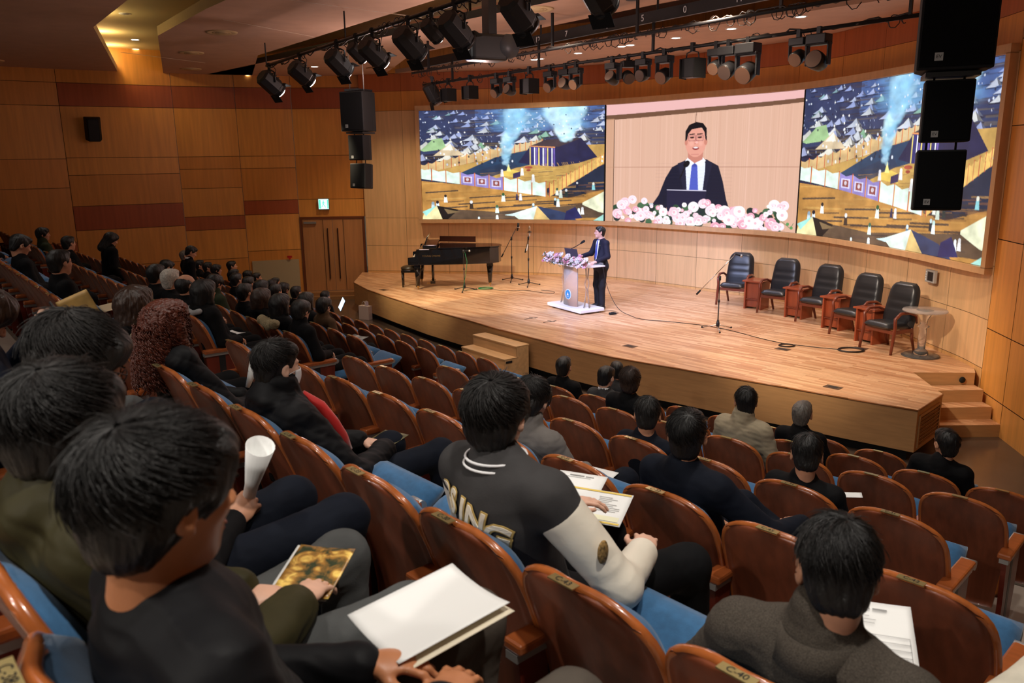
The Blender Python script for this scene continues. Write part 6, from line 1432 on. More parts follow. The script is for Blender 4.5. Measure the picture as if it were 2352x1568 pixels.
def shirt_collar(t, P, m=None, w=.078):
    mb = MB(); nk = Vector(P['nek']); n = 18; pts = []
    for j, (dz, r) in enumerate(((.012, w - .002), (.045, w - .012))):
        for i in range(n + 1):
            a = 2 * PI * i / n; pts.append((nk.x + r * math.sin(a), nk.y - .006 + r * .98 * math.cos(a), nk.z + dz + .012 * (-math.cos(a) * .5 + .5)))
    mb.grid(pts, 2, n + 1); o = mb.obj('shirt_collar', m or M['c_white'], t); md = o.modifiers.new('thick', 'SOLIDIFY'); md.thickness = .006; return o
def sheet(name, c, ux, uy, w, h, bend=.0, mats=None, label=None, cat='paper', group=None, n=10, curl2=0.0, z0=0.0):
    """a slightly bent sheet of paper: c centre, ux/uy world directions of its width and height"""
    ux = Vector(ux).normalized(); uy = Vector(uy); uy = (uy - ux * uy.dot(ux)).normalized(); nz = ux.cross(uy); P = []
    for i in range(n + 1):
        for j in range(n + 1):
            u = i / n - .5; v = j / n - .5; P.append(Vector(c) + ux * u * w + uy * v * h + nz * (bend * (u * u * 4 - .3) * w * .25 + curl2 * v * v * h + z0))
    mb = MB(); mb.grid(P, n + 1, n + 1); o = mb.obj(name, mats or M['paper']); md = o.modifiers.new('thick', 'SOLIDIFY'); md.thickness = .0012
    if label: tag(o, label, cat, group)
    return o, (Vector(c), ux, uy, nz)
# ------------------------------------------------------------------ the audience
def occupy(bn, k, i):
    OCC[(bn, k, i)] = True; return SEATS[(bn, k, i)]
def place(k, a, dx=0.0, dy=0.0, dz=0.0):
    q = hall(perp(k, a) + dy, a + dx, tier(k) + dz); sl = (perp(k, a + .05) - perp(k, a - .05)) / .1
    return q, HALL_ROT + math.atan(sl)
def world(loc, rz, v): return Vector(loc) + Matrix.Rotation(rz, 3, 'Z') @ Vector(v)
YA = .42
# shared figures for the rows farther away
def fspec(key, hair, hairm, yaw, pitch=0.0, collar='coat', thick=1.0, **kw):
    s = dict(key=key, hair=hair, hairm=hairm, pose=pose(yaw=yaw, pitch=pitch, **kw.pop('pk', {})), jacket=M['c_black2'], trousers=M['c_black'], vox=.011, collar=collar, thick=thick, seed=len(key) + ord(key[-1]), hamp=.003)
    s.update(kw); return s
LAPC = dict(wrR=(.06, .47, .66), wrL=(-.06, .47, .66))
FIG = {
 'suit_mid': fspec('suit_mid', 'short', M['hair'], YA, .0, pk=LAPC), 'suit_down': fspec('suit_down', 'short', M['hair'], .12, .42, pk=LAPC), 'suit_right': fspec('suit_right', 'short', M['hair'], -.35, -.05, pk=LAPC),
 'bowl_mid': fspec('bowl_mid', 'bowl', M['hair'], YA, .05, collar='stand', thick=1.08, pk=LAPC), 'bob_mid': fspec('bob_mid', 'bob', M['hair'], .30, .0, collar='puff', thick=1.14, wr_amp=.006, pk=LAPC), 'bob_right': fspec('bob_right', 'bob', M['hair'], -.3, .0, collar='stand', thick=1.1, pk=LAPC),
 'long_right': fspec('long_right', 'long', M['hair_brown'], -.30, .0, thick=1.05, pk=LAPC), 'bald_mid': fspec('bald_mid', 'bald', M['hair'], .15, -.05, pk=dict(wrR=(.04, .46, .80), wrL=(-.04, .47, .80), elR=(.24, .24, .72))), 'bowl_right': fspec('bowl_right', 'bowl', M['hair'], -.3, .0, collar='stand', pk=LAPC)}
def aud(fig, bn, k, i, label, shirt=False, **kw):
    a = occupy(bn, k, i); s = dict(FIG[fig]); off = kw.pop('off', (0, 0, 0)); s.update(kw); q, rz = place(k, a, *off)
    t, P, parts = person(s, q, rz, label, kw.get('group'))
    if shirt: shirt_collar(t, P)
    return t, P, q, rz
MBK, LBK, RBK = 'middle block', 'left block', 'right block'
far = [
 ('suit_mid', MBK, 0, 1, 'person in black coat and black-rimmed glasses, short dark hair, reading, near the left aisle seats', dict(glasses=True, off=(0, .02, 0))),
 ('suit_down', MBK, 0, 5, 'person with short black hair bending the head down, at the left edge of the photo', {}),
 ('suit_mid', MBK, 1, 12, 'person in black coat with tanned face and arms folded, high at the far left', {}),
 ('bowl_right', LBK, 1, 0, 'young person in dull green jacket with black bowl-cut hair, far left against the wall', dict(jacket=M['c_dgreen'])),
 ('bowl_mid', MBK, 0, 13, 'dark-haired person cut by the left edge of the photo, highest of all', {}),
 ('long_right', LBK, 2, 0, 'person with long black hair and dark coat leaning back in the raised left rows', dict(hairm=M['hair'])),
 ('suit_mid', MBK, 1, 3, 'person with short black hair behind the white-haired person', {}),
 ('suit_mid', MBK, 1, 2, 'person with thick white hair and black coat in the left rows', dict(hairm=M['hair_white'])),
 ('bald_mid', MBK, 1, 1, 'balding person with glasses and clasped hands raised before the chest', dict(glasses=True, off=(0, 0, 0))),
 ('bowl_mid', MBK, 2, 5, 'person with bushy black hair and beige jacket, left of centre among the left rows', dict(jacket=M['c_dgreen'])),
 ('bob_mid', MBK, 1, 0, 'person with black bobbed hair and a grey-lined hood lying on the shoulders', dict(jacket=M['c_black'])),
 ('suit_mid', MBK, 2, 3, 'person with short black hair and black jacket just right of the hooded one', {}),
 ('bob_mid', MBK, 2, 2, 'person with long dark brown hair seen from behind, next to the fur-trimmed hood', dict(hairm=M['hair_brown'])),
 ('bob_mid', MBK, 2, 1, 'person in a black coat with a big cream fur hood trim on the shoulders', dict()),
 ('bowl_mid', MBK, 2, 0, 'person with round glasses and fair face in a black coat, arm stretched on the knee', dict(glasses=True, skin=M['skin2'], collar='stand', off=(0, 0, 0))),
 ('bob_mid', MBK, 3, 3, 'person in a black padded coat beside the brown-coated one', {}),
 ('bowl_mid', MBK, 3, 2, 'person with black hair and glasses in a brown coat looking at a leaflet', dict(jacket=M['c_brown'], glasses=True, skin=M['skin2'])),
 ('suit_mid', MBK, 3, 5, 'person in black with short hair two seats left of the brown coat', {}),
 ('bob_mid', MBK, 3, 6, 'person with dark bob in black, amid the crowded middle rows', {}),
 ('suit_mid', MBK, 3, 7, 'person in black suit with black hair in the crowded middle rows, third row', {}),
 ('suit_mid', MBK, 3, 8, 'person in black suit at the far side of the third row, middle block', {}),
 ('suit_mid', MBK, 4, 8, 'person holding a hand before the mouth, black suit, second row by the door', {}),
 ('bowl_mid', MBK, 4, 9, 'person with swept black hair in the second row, in front of the pale wall board', {}),
 ('suit_mid', MBK, 4, 10, 'person in black suit with tanned face in the second row', {}),
 ('suit_mid', MBK, 5, 10, 'person in black suit holding up a bright tablet, front row middle block', {}),
 ('suit_right', LBK, 5, 1, 'person in black suit and white collar, front row of the left block, aisle seat', dict(s=1)),
 ('suit_right', LBK, 5, 3, 'person in black suit, front row of the left block, second from the aisle', dict(s=1)),
 ('bowl_right', LBK, 5, 4, 'person with round dark hair, front row of the left block, third from the aisle', dict(s=1)),
 ('suit_right', LBK, 5, 6, 'taller person in black with face turned up, front row of the left block, far end', dict(scale=1.1)),
 ('suit_right', LBK, 4, 0, 'person in black suit and white collar, second row of the left block, aisle seat', dict(s=1)),
 ('bowl_right', LBK, 4, 2, 'person with black hair, second row of the left block, third seat', {}),
 ('suit_right', LBK, 4, 3, 'person in black suit, second row of the left block, fourth seat', dict(s=1)),
 ('suit_right', LBK, 4, 4, 'person with receding dark hair, second row of the left block, fifth seat', dict(s=1)),
 ('suit_right', LBK, 4, 6, 'grey-haired person at the far end of the second row, left block', dict(hairm=M['hair_grey'], scale=1.1)),
 ('suit_down', MBK, 2, 9, 'person in black looking down in the fourth row, far part of the middle block', {}),
]
ex = {}
for (fg, bn, k, i, lb, kw) in far:
    kw = dict(kw); sh = kw.pop('s', 0); ex[(bn, k, i)] = aud(fg, bn, k, i, lb, bool(sh), **kw)
# leaflets, tablets and a fur trim on some of them
def on(key, v): t, P, q, rz = ex[key]; return world(q, rz, v), rz
p_, rz_ = on((MBK, 0, 1), (.0, .62, .70)); dx = Matrix.Rotation(rz_, 3, 'Z')
sheet('open_book', p_, dx @ Vector((1, 0, 0)), dx @ Vector((0, 1, .15)), .36, .24, .3, mat('cream_paper', (.80, .66, .44), .7), 'open cream-coloured book on the lap of the bespectacled person at left', 'book')
p_, rz_ = on((MBK, 3, 2), (.05, .62, .66)); sheet('leaflet', p_, dx @ Vector((1, .2, 0)), dx @ Vector((0, 1, .2)), .30, .21, .2, mat('printed_leaflet', (.25, .26, .25), .5, noise=((14, 14, 14), .9)), 'printed leaflet on the lap of the brown-coated person', 'leaflet')
p_, rz_ = on((MBK, 5, 10), (.05, .52, .98)); tb = mat('lit_tablet', (.6, .7, .8), .3, emit=(.55, .68, .85), es=.9)
t = thing('tablet', 'bright tablet screen held up in the front row near the double door', 'tablet', p_, rz_ - .3); o = MB().box((0, 0, 0), (.18, .012, .25)).obj('tablet_body', M['black'], t, .004); MB().box((0, -.008, 0), (.16, .004, .23)).obj('tablet_screen', tb, t); t.rotation_euler = (-.35, .35, rz_ - .2)
p_, rz_ = on((MBK, 1, 1), (.05, .60, .62)); sheet('folded_sheet', p_, dx @ Vector((1, .3, 0)), dx @ Vector((-.3, 1, .0)), .22, .15, .2, M['paper'], 'small folded white sheet on the knees of the balding person', 'paper')
t, P, q, rz = ex[(MBK, 2, 1)]
fur = sdf_mesh('fur_trim', [cap((-.15, .04, .985), (0, .06, .955), .055, .06, .04), cap((0, .06, .955), (.16, .06, .975), .06, .05, .04)], [M['fur']], .008, folds(.010, 90, 3)); link('fur_trim', fur, t)
t, P, q, rz = ex[(MBK, 1, 0)]
hl = sdf_mesh('hood_lining', [cap((-.12, .09, 1.00), (.0, .07, .97), .028, .03, .04), cap((0, .07, .97), (.13, .10, 1.00), .03, .026, .04)], [mat('pale_hood_lining', (.34, .33, .33), .9)], .008); link('hood_lining', hl, t)
t, P, q, rz = ex[(MBK, 2, 0)]

# near members of the audience, each modelled on its own
def near(bn, k, i, label, off=(0, 0, 0), **s):
    a = occupy(bn, k, i); q, rz = place(k, a, *off); d = dict(key=None, jacket=M['c_black'], trousers=M['c_black'], hair='short', hairm=M['hair'], vox=.0075, seed=i + 3 * k + 11); d.update(s)
    t, P, parts = person(d, q, rz, label); return t, P, q, rz
W = lambda q, rz, v: world(q, rz, v)
# right rows, back to front of the picture
near(RBK, 4, 8, 'person with neat black hair and black suit, front group before the stage, leftmost', off=(0, 0, -.02), pose=pose(yaw=.35, **LAPC), hamp=.0025, skin=M['skin'])
t, P, q, rz = near(RBK, 4, 7, 'smaller-headed person in grey jacket with white shirt collar, second in the front group', off=(0, .05, -.05), pose=pose(yaw=.05, pitch=.2, **LAPC), jacket=M['c_grey'], skin=M['skin2']); shirt_collar(t, P)
near(RBK, 5, 7, 'person in the front row whose black hair shows behind the brown-haired head', off=(0, .05, 0), pose=pose(yaw=.7, **LAPC), jacket=M['c_grey'])
near(RBK, 3, 5, 'person with brown-black bowl-cut hair and dark coat in the middle of the right rows', off=(.0, .05, .0), pose=pose(yaw=.5, **LAPC), hair='bowl', hairm=M['hair_brown'], locks=500, thick=1.08, hamp=.004)
t, P, q, rz = near(RBK, 2, 3, 'person with thinning crown and navy jacket, seated alone in the fourth row', off=(0, -.02, -.08), pose=pose(yaw=.55, pitch=.25, **LAPC), hairm=M['hair_soft'], jacket=M['c_navy'], trousers=M['c_navy'], locks=400)
near(RBK, 3, 3, 'person in a beige trench coat with a side parting', off=(0, .05, .02), pose=pose(yaw=.55, lean=.05, **LAPC), jacket=M['c_beige'], thick=1.12, wr_amp=.009, collar='stand', locks=300, hairm=M['hair'])
near(RBK, 4, 3, 'grey-black haired person in black suit with white collar, close to the stage front', off=(0, .02, .0), pose=pose(yaw=.15, pitch=-.05, **LAPC), hairm=M['hair_grey'], jacket=M['c_black2'], skin=M['skin'])
near(RBK, 2, 1, 'person in black with tousled black hair holding a small white card', off=(0, .0, -.08), pose=pose(yaw=.45, pitch=.35, wrR=(.12, .45, .70), wrL=(-.05, .45, .70)), jacket=M['c_black2'], locks=300)
near(RBK, 4, 1, 'person in black jacket with short black hair, rightmost in the second row by the steps', off=(.03, .03, .0), pose=pose(yaw=.80, pitch=.05, side=.08, **LAPC), jacket=M['c_black2'], thick=1.06, locks=200)
t, P, q, rz = near(RBK, 1, 2, 'person with round-cropped black hair and dark navy jacket, right arm stretched out', off=(0, .03, .0), pose=pose(yaw=.45, elR=(.34, .36, .74), wrR=(.36, .62, .72), wrL=(-.06, .47, .66), knL=(-.05, .80, .62), anL=(.15, .90, .45), toeL=(.28, .95, .40)), jacket=M['c_navy'], trousers=M['c_navy'], thick=1.06, locks=700, hamp=.0022, vox=.0065)
o, fr_ = sheet('white_card', W(*place(2, SEATS[(RBK, 2, 1)])[:2], (.10, .55, .76)), (1, -.3, .1), (.3, 1, .1), .17, .06, 0, M['paper'], 'small white card held by the person with tousled hair', 'card')
# grey jacket person behind the varsity jacket
t, P, q, rz = near(RBK, 1, 4, 'person in light grey cotton jacket with tousled dark hair, hands over a notebook', off=(0.02, .03, -.08), pose=pose(yaw=.25, pitch=.35, lean=.10, elR=(.26, .34, .70), wrR=(.02, .68, .665), wrL=(-.04, .60, .70), knR=(.13, .92, .55)), jacket=M['c_lgrey'], trousers=M['c_navy'], collar='stand', hairm=M['hair_soft'], hair='bowl', locks=900, wr_amp=.006, vox=.0065,
       handspec={'R': dict(d=(-.85, .4, 0), curl=.25), 'L': dict(d=(.8, .5, -.1), curl=.25)}, skin=M['skin2'])
sheet('notebook', W(q, rz, (.05, .72, .62)), Matrix.Rotation(rz, 3, 'Z') @ Vector((1, .2, 0)), Matrix.Rotation(rz, 3, 'Z') @ Vector((-.2, 1, .1)), .24, .17, 0, M['paper'], 'white notebook under the hands of the grey-jacketed person', 'notebook')
# varsity jacket
vp = pose(yaw=.34, pitch=.06, lean=.02, che=(.03, .20, .88), nek=(.02, .19, 1.02), hed=(0, .205, 1.16), shR=(.225, .21, .985), shL=(-.165, .19, .98), elR=(.36, .36, .70), wrR=(.24, .62, .67), elL=(-.25, .30, .72), wrL=(-.08, .58, .74), knR=(.26, .84, .55), anR=(.24, .92, .08), toeR=(.28, 1.04, .035), knL=(-.1, .82, .54))
t, P, q, rz = near(RBK, 0, 3, 'person in grey varsity jacket with cream sleeves and lettering on the back', off=(-.03, .03, -.01), scale=1.06, pose=vp, jacket=M['c_grey'], sleeve=M['c_cream'], split=True, thick=1.13, trousers=M['c_black'], hair='bowl', hairm=M['hair_soft'], locks=1600, hamp=.0045, vox=.006, collar='coat', wr_amp=.0035,
       handspec={'R': dict(d=(-.5, .75, .1), curl=.45), 'L': dict(d=(.5, .75, .1), curl=.3)}, skin=M['skin2'], fold_f=16)
VB, VJ, VS_, VC, VT, VF = body_parts(P, dict(bulk=1, thick=1.13, collar='coat'))
mb = MB(); nk = Vector(P['nek'])
for z, r_c in ((.010, .0945), (.030, .0895)):
    mb.tube([(nk.x + (r_c + .002) * math.cos(a), nk.y - .008 + (r_c + .002) * math.sin(a), nk.z + z) for a in [k * 2 * PI / 28 for k in range(29)]], .0042, 6, caps=False)
mb.obj('collar_stripe', M['c_white'], t)
def back_y(x, z, prims, y0=-.15):
    y = y0
    for _ in range(60):
        d = field(prims, np.array([[x, y, z]]))[0]
        if d < .001: break
        y += d * .8
        if y > .5: break
    return y
gold_l = mat('gold_letter_edge', (.55, .38, .12), .5); cream_l = mat('cream_felt_letters', (.78, .72, .60), .8)
for (ch, ix) in (('U', -.185), ('R', -.118), ('S', -.050), ('I', .008), ('N', .062), ('G', .128)):
    ang = -(ix + .05) * 1.9; cx = ix; cz = .915 - (ix + .05) ** 2 * 1.8
    if back_y(cx - .03, cz, VJ) > .3: continue
    for (mt_, off_, ex_) in ((gold_l, .0045, .0045), (cream_l, .0, .007)):
        cu = bpy.data.curves.new('l', 'FONT'); cu.body = ch; cu.size = .100; cu.align_x = 'CENTER'; cu.align_y = 'CENTER'; cu.extrude = .0012; cu.offset = off_ + .0022; cu.resolution_u = 3
        tmp = bpy.data.objects.new('l', cu); me = bpy.data.meshes.new_from_object(tmp); bpy.data.objects.remove(tmp); me.materials.append(mt_)
        b = bmesh.new(); b.from_mesh(me); bmesh.ops.subdivide_edges(b, edges=[e for e in b.edges if e.calc_length() > .02], cuts=3)
        for v in b.verts:
            x = v.co.x * math.cos(ang) - v.co.y * math.sin(ang); z = v.co.x * math.sin(ang) + v.co.y * math.cos(ang)
            X = cx + x; Z = cz + z; Y = back_y(X, Z, VJ) - ex_ - .004 - v.co.z; v.co = Vector((X, Y, Z))
        b.to_mesh(me); b.free(); link('letter_edge' if mt_ is gold_l else 'letter', me, t)
emb = mat('gold_brown_embroidery', (.30, .18, .06), .7, noise=((120, 120, 120), .7)); a_ = Vector(P['shR']); b__ = Vector(P['elR']); c_ = a_ + (b__ - a_) * .55
mb = MB(); mb.ball(c_ + Vector((.068, -.018, .01)), (.008, .022, .036), nu=12, nv=8); mb.obj('sleeve_patch', emb, t)
# booklet and sheet on the knees of the varsity person
rm = Matrix.Rotation(rz, 3, 'Z')
def print_lines(t0, fr_, w, h, bars, m, name='print', lift=.0022):
    c, ux, uy, nz = fr_; mb = MB()
    for (u0, v0, u1, v1) in bars:
        for k_ in range(1):
            P4 = [c + ux * (u - .5) * w + uy * (v - .5) * h + nz * (lift) for (u, v) in ((u0, v0), (u1, v0), (u1, v1), (u0, v1))]; mb.add(P4, [(0, 1, 2, 3)])
    inv = t0.matrix_world.inverted() if False else None
    return mb.obj(name, m, t0)
ink = mat('grey_print', (.30, .30, .30), .7); yel = mat('yellow_print_band', (.80, .58, .12), .6); pyel = mat('pale_yellow_print', (.86, .85, .62), .6)
PC = W(q, rz, (-.20, .93, .68)); U = Vector((.80, -.60, -.05)); V_ = Vector((.60, .72, .38))
PC = W(q, rz, (-.14, .82, .70)); Ud = (TT * .9 + NN * .38).normalized(); Vd = (NN * .80 - TT * .75 + Vector((0, 0, .25))).normalized()
o, fr_ = sheet('booklet', PC, Ud, Vd, .29, .20, .0, M['paper'], 'open white booklet with yellow bands on the knees of the varsity-jacketed person', 'booklet')
rr = random.Random(5); bars = [(.56 + rr.random() * .02, .22 + .052 * i, .70 + rr.random() * .22, .232 + .052 * i) for i in range(3, 12)] + [(.10, .2 + .06 * i, .18, .214 + .06 * i) for i in range(10)]
nzv = fr_[3]; sgn = 1 if nzv.z > 0 else -1
print_lines(o, (fr_[0], fr_[1], fr_[2], nzv * sgn), .29, .20, bars, ink); print_lines(o, (fr_[0], fr_[1], fr_[2], nzv * sgn), .29, .20, [(0.02, .02, .98, .07), (.02, .93, .98, .98)], yel, 'yellow_band'); print_lines(o, (fr_[0], fr_[1], fr_[2], nzv * sgn), .29, .20, [(.55, .10, .95, .24)], pyel, 'pale_box')
o, fr_ = sheet('paper_sheet', PC + Vd * .09 - Ud * .07 + Vector((0, 0, -.012)), Ud, Vd, .21, .25, 0, M['paper'], 'white printed sheet lying under the open booklet', 'paper sheet')
print_lines(o, (fr_[0], fr_[1], fr_[2], fr_[3] * (1 if fr_[3].z > 0 else -1)), .21, .25, [(.25, .90, .55, .93), (.2, .86, .7, .87), (.58, .90, .75, .92)], ink)
# masked person in the black padded coat with a red scarf
t, P, q, rz = near(RBK, 0, 6, 'person in black padded coat, red scarf and white face mask, hands folded', off=(.0, .03, -.04), pose=pose(yaw=.12, pitch=.12, roll=.05, lean=-.02, elR=(.31, .38, .66), wrR=(.10, .68, .66), wrL=(-.02, .62, .68), knR=(.25, .90, .62), anR=(.22, .98, .10), toeR=(.26, 1.06, .04), knL=(-.02, .78, .62)), jacket=M['c_nylon'], trousers=M['c_navy'], collar='puff', thick=1.22, wr_amp=.008, quilt=(.006, 24), locks=1300, hamp=.004, vox=.0065,
       handspec={'R': dict(d=(-.8, .55, .0), curl=.3), 'L': dict(d=(.75, .55, .0), curl=.3)}, skin=M['skin2'], hairm=M['hair_soft'])
Rh = Matrix(head_R(P).tolist()); hc = Vector(P['hed'])
mb = MB(); G = []
for j in range(9):
    for i in range(13):
        u = -1 + 2 * i / 12; v = j / 8; ang = u * 1.15; r_m = .094 + .012 * math.sin(v * PI) - .012 * abs(u); G.append(hc + Rh @ Vector((math.sin(ang) * (.066 + .004 * v), .022 + math.cos(ang) * r_m - .012 * v, -.010 - .088 * v)))
mb.grid(G, 9, 13); o = mb.obj('face_mask', M['mask'], t); md = o.modifiers.new('thick', 'SOLIDIFY'); md.thickness = .002
mb = MB()
for s in (-1, 1):
    for dz in (-.015, -.075): mb.tube([hc + Rh @ Vector((s * .062, .05, dz)), hc + Rh @ Vector((s * .084, .0, -.02 + dz * .2))], .0014, 5)
mb.obj('mask_strap', M['mask'], o)
mb = MB(); mb.tube([(.055, .275, 1.02), (.085, .345, .95), (.10, .395, .86), (.09, .44, .78), (.07, .48, .70)], [.018, .030, .034, .034, .026], 10); mb.tube([(-.055, .255, 1.02), (0, .275, 1.0), (.055, .255, 1.02)], .02, 8); mb.obj('red_scarf', M['c_red'], t)
o, _ = sheet('booklet', W(q, rz, (-.02, .74, .655)), Matrix.Rotation(rz, 3, 'Z') @ Vector((1, .3, 0)), Matrix.Rotation(rz, 3, 'Z') @ Vector((-.3, 1, .12)), .16, .22, 0, mat('sunset_cover', (.12, .10, .03), .4, noise=((16, 16, 16), .8)), 'dark photo-covered booklet under the folded hands of the masked person', 'booklet')
tag(MB().box(W(q, rz, (.27, .30, .72)), (.20, .012, .012), rz=rz + 1.1, ry=.12).obj('phone', mat('lit_phone_edge', (.7, .8, .9), .4, emit=(.7, .85, 1), es=.5)), 'thin glowing edge of a phone beside the masked person at the seat back', 'phone')
# curly red-haired woman
t, P, q, rz = near(RBK, 0, 8, 'person with long curly red-brown hair in a black padded jacket and green trousers', off=(-.20, -.04, .0), pose=pose(yaw=.12, pitch=.02, elR=(.28, .40, .66), wrR=(.10, .66, .62), wrL=(-.06, .62, .62), knR=(.16, .86, .57)), jacket=M['c_nylon'], trousers=M['c_green'], collar='stand', thick=1.14, wr_amp=.008, quilt=(.006, 34), hair='curly', hairm=M['hair_red'], curls=1700, hamp=.003, vox=.0065, ear=False,
       handspec={'R': dict(d=(-.8, .5, .1), curl=.6), 'L': dict(d=(.7, .6, 0), curl=.5)}, skin=M['skin2'])
mb = MB(); P0 = W(q, rz, (-.10, .66, .66)); D = Matrix.Rotation(rz, 3, 'Z') @ Vector((-.10, .45, .9)); D.normalize(); mb.tube([P0, P0 + D * .20], [.012, .042], 16, caps=False); o = mb.obj('rolled_paper', M['paper']); o.modifiers.new('thick', 'SOLIDIFY').thickness = .0015; tag(o, 'paper rolled into a cone in the hands of the curly-haired person', 'rolled paper')
# brown-haired woman with beige knit
t, P, q, rz = near(RBK, 0, 10, 'person with shoulder-length brown hair, dark scarf and beige knitted sweater', off=(0, .03, -.02), pose=pose(yaw=.35, **LAPC), jacket=M['c_knit'], trousers=M['c_black'], collar='puff', split='collar', collarm=M['c_black'], thick=1.15, hair='bob', hairm=M['hair_brown'], locks=0, hamp=.006, vox=.0075, ear=False)

# ---------------- the nearest row
# foreground person, short black hair, black jacket over black shirt, large white sheets
FG = dict(R=dict(d=(-.55, .85, -.05), up=(-.1, .2, 1), curl=.30, grip=.3), L=dict(d=(.55, .85, -.05), up=(.1, .2, 1), curl=.35, grip=.3))
t, P, q, rz = near(RBK, -1, 2, 'foreground person with thick black hair and black jacket holding large white sheets', off=(0.0, .03, .0), pose=pose(yaw=.12, pitch=.10, elR=(.30, .34, .66), wrR=(.13, .60, .68), elL=(-.26, .32, .66), wrL=(-.06, .56, .68), knR=(.20, .86, .57), knL=(-.16, .90, .58), shR=(.185, .20, .955)), jacket=M['c_nylon'], trousers=M['c_taupe'], thick=1.08, wr_amp=.009, fold_f=20, hair='bowl', hairm=M['hair'], locks=4200, hamp=.0035, vox=.0052, handspec=FG, skin=mat('tanned_skin', (.50, .20, .09), .45, noise=((30, 30, 30), .06), bump=(150, .08, .002)), collar='none')
UX = (Vector((.97, .02, 0)) * 1.0); 
c3 = W(q, rz, (-.10, .735, .70)); Ux = (TT * .98 - NN * .08).normalized(); Uy = (NN * .98 - TT * .05 + Vector((0, 0, .10))).normalized()
o, _ = sheet('large_white_sheet', c3, Ux, Uy, .215, .27, .22, M['paper'], 'large blank white sheet held up by the foreground person', 'paper sheet', n=14)
o, _ = sheet('paper_sheet', c3 + Vector((.012, -.006, -.012)), Ux, Uy, .215, .265, .12, mat('cream_sheet', (.80, .72, .55), .6), 'cream-edged sheet just beneath the large blank white sheet', 'paper sheet', n=14)
# olive jacket person
t, P, q, rz = near(RBK, -1, 3, 'person in an olive padded jacket with straight black hair, holding a photo booklet', off=(.0, .02, -.02), pose=pose(yaw=.42, pitch=.15, elR=(.29, .36, .66), wrR=(.10, .60, .665), elL=(-.27, .34, .66), wrL=(-.02, .52, .66), knR=(.20, .84, .58), knL=(-.16, .86, .58)), jacket=M['c_olive'], trousers=M['c_jean'], collar='puff', thick=1.22, wr_amp=.009, quilt=(.005, 26), hair='bowl', hairm=M['hair'], locks=2600, hamp=.004, vox=.006, handspec=FG, skin=M['skin2'])
sun = bpy.data.materials.new('sunset_booklet_cover'); sun.use_nodes = True; nt = sun.node_tree; b = nt.nodes['Principled BSDF']; tc = nt.nodes.new('ShaderNodeTexCoord'); mp = nt.nodes.new('ShaderNodeMapping'); nt.links.new(tc.outputs['Generated'], mp.inputs[0]); nz = nt.nodes.new('ShaderNodeTexNoise'); nz.inputs['Scale'].default_value = 3.4; nz.inputs['Detail'].default_value = 7; nz.inputs['Distortion'].default_value = 1.2; nt.links.new(mp.outputs[0], nz.inputs['Vector'])
cr = nt.nodes.new('ShaderNodeValToRGB'); e = cr.color_ramp.elements; e[0].position = .38; e[0].color = (.03, .045, .02, 1); e[1].position = .66; e[1].color = (.95, .66, .16, 1); x_ = e.new(.52); x_.color = (.42, .20, .04, 1); nt.links.new(nz.outputs['Fac'], cr.inputs[0]); nt.links.new(cr.outputs[0], b.inputs['Base Color']); b.inputs['Roughness'].default_value = .3
c4 = W(q, rz, (-.01, .70, .66)); Ux2 = (TT * .80 + NN * .58).normalized(); Uy2 = (NN * .42 - TT * .80 + Vector((0, 0, .18))).normalized()
o, fr_ = sheet('photo_booklet', c4, Ux2, Uy2, .15, .18, .1, sun, 'booklet with a golden sunset cover in the hand of the olive-jacketed person', 'booklet')
cu = bpy.data.curves.new('title', 'FONT'); cu.body = 'JOURNEY'; 
bpy.data.curves.remove(cu)
o2, _ = sheet('folded_sheets', c4 + Vector((-.010, .010, -.010)), Ux2, Uy2, .155, .185, .12, M['paper'], 'white sheets behind the golden sunset booklet', 'paper sheet')
# person with glasses, leaning forward, paper cone in hand
t, P, q, rz = near(RBK, -1, 4, 'person with glasses and black clothes leaning forward, holding a paper cone', off=(.02, .06, -.02), pose=pose(yaw=-.05, pitch=.45, lean=.16, elR=(.27, .42, .66), wrR=(-.02, .66, .615), wrL=(-.16, .60, .66), knR=(.16, .93, .60), knL=(-.12, .90, .58)), jacket=M['c_black'], trousers=M['c_navy'], hair='bowl', hairm=M['hair_soft'], locks=1800, hamp=.004, vox=.0065, glasses=True, handspec=dict(R=dict(d=(-.3, .8, .5), curl=.8, grip=.6, up=(.6, -.2, .6))))
P0 = W(q, rz, (-.08, .73, .62)); D = (TT * .50 + Vector((0, 0, .86))).normalized(); mb = MB(); mb.tube([P0, P0 + D * .10, P0 + D * .27], [.018, .020, .042], 20, caps=False); mb.tube([P0 + Vector((-.03, 0, -.02)), P0], [.004, .018], 12, caps=False); o = mb.obj('paper_cone', M['paper']); o.modifiers.new('thick', 'SOLIDIFY').thickness = .0018; tag(o, 'white sheet rolled into an upright cone above dark blue knees', 'rolled paper')
# navy jacket person with phone and leaflet at the left edge
t, P, q, rz = near(RBK, -1, 6, 'person in navy jacket with white triangle logo, holding a phone, at the left edge', off=(.05, .03, .06), pose=pose(yaw=.1, pitch=.15, elR=(.28, .36, .72), wrR=(.06, .44, .98), wrL=(-.04, .44, .96), knR=(.08, .84, .56), knL=(-.16, .84, .56)), jacket=M['c_navyny'], trousers=M['c_navy'], collar='stand', thick=1.14, wr_amp=.006, hair='short', hairm=M['hair'], vox=.0065, skin=M['skin2'], handspec=dict(R=dict(d=(-.2, .3, .9), curl=.7, grip=.5, up=(.7, -.5, .3)), L=dict(d=(.2, .3, .9), curl=.6, up=(-.6, -.5, .3))))
lg = MB(); e0 = Vector(P['shR']) + (Vector(P['elR']) - Vector(P['shR'])) * .38 + Vector((.079, -.012, 0)); 
def tri(c, s, w): return [c + Vector((0, -.0, s)), c + Vector((0, -s * .8, -s * .6)), c + Vector((0, s * .8, -s * .6)), c + Vector((0, 0, s))]
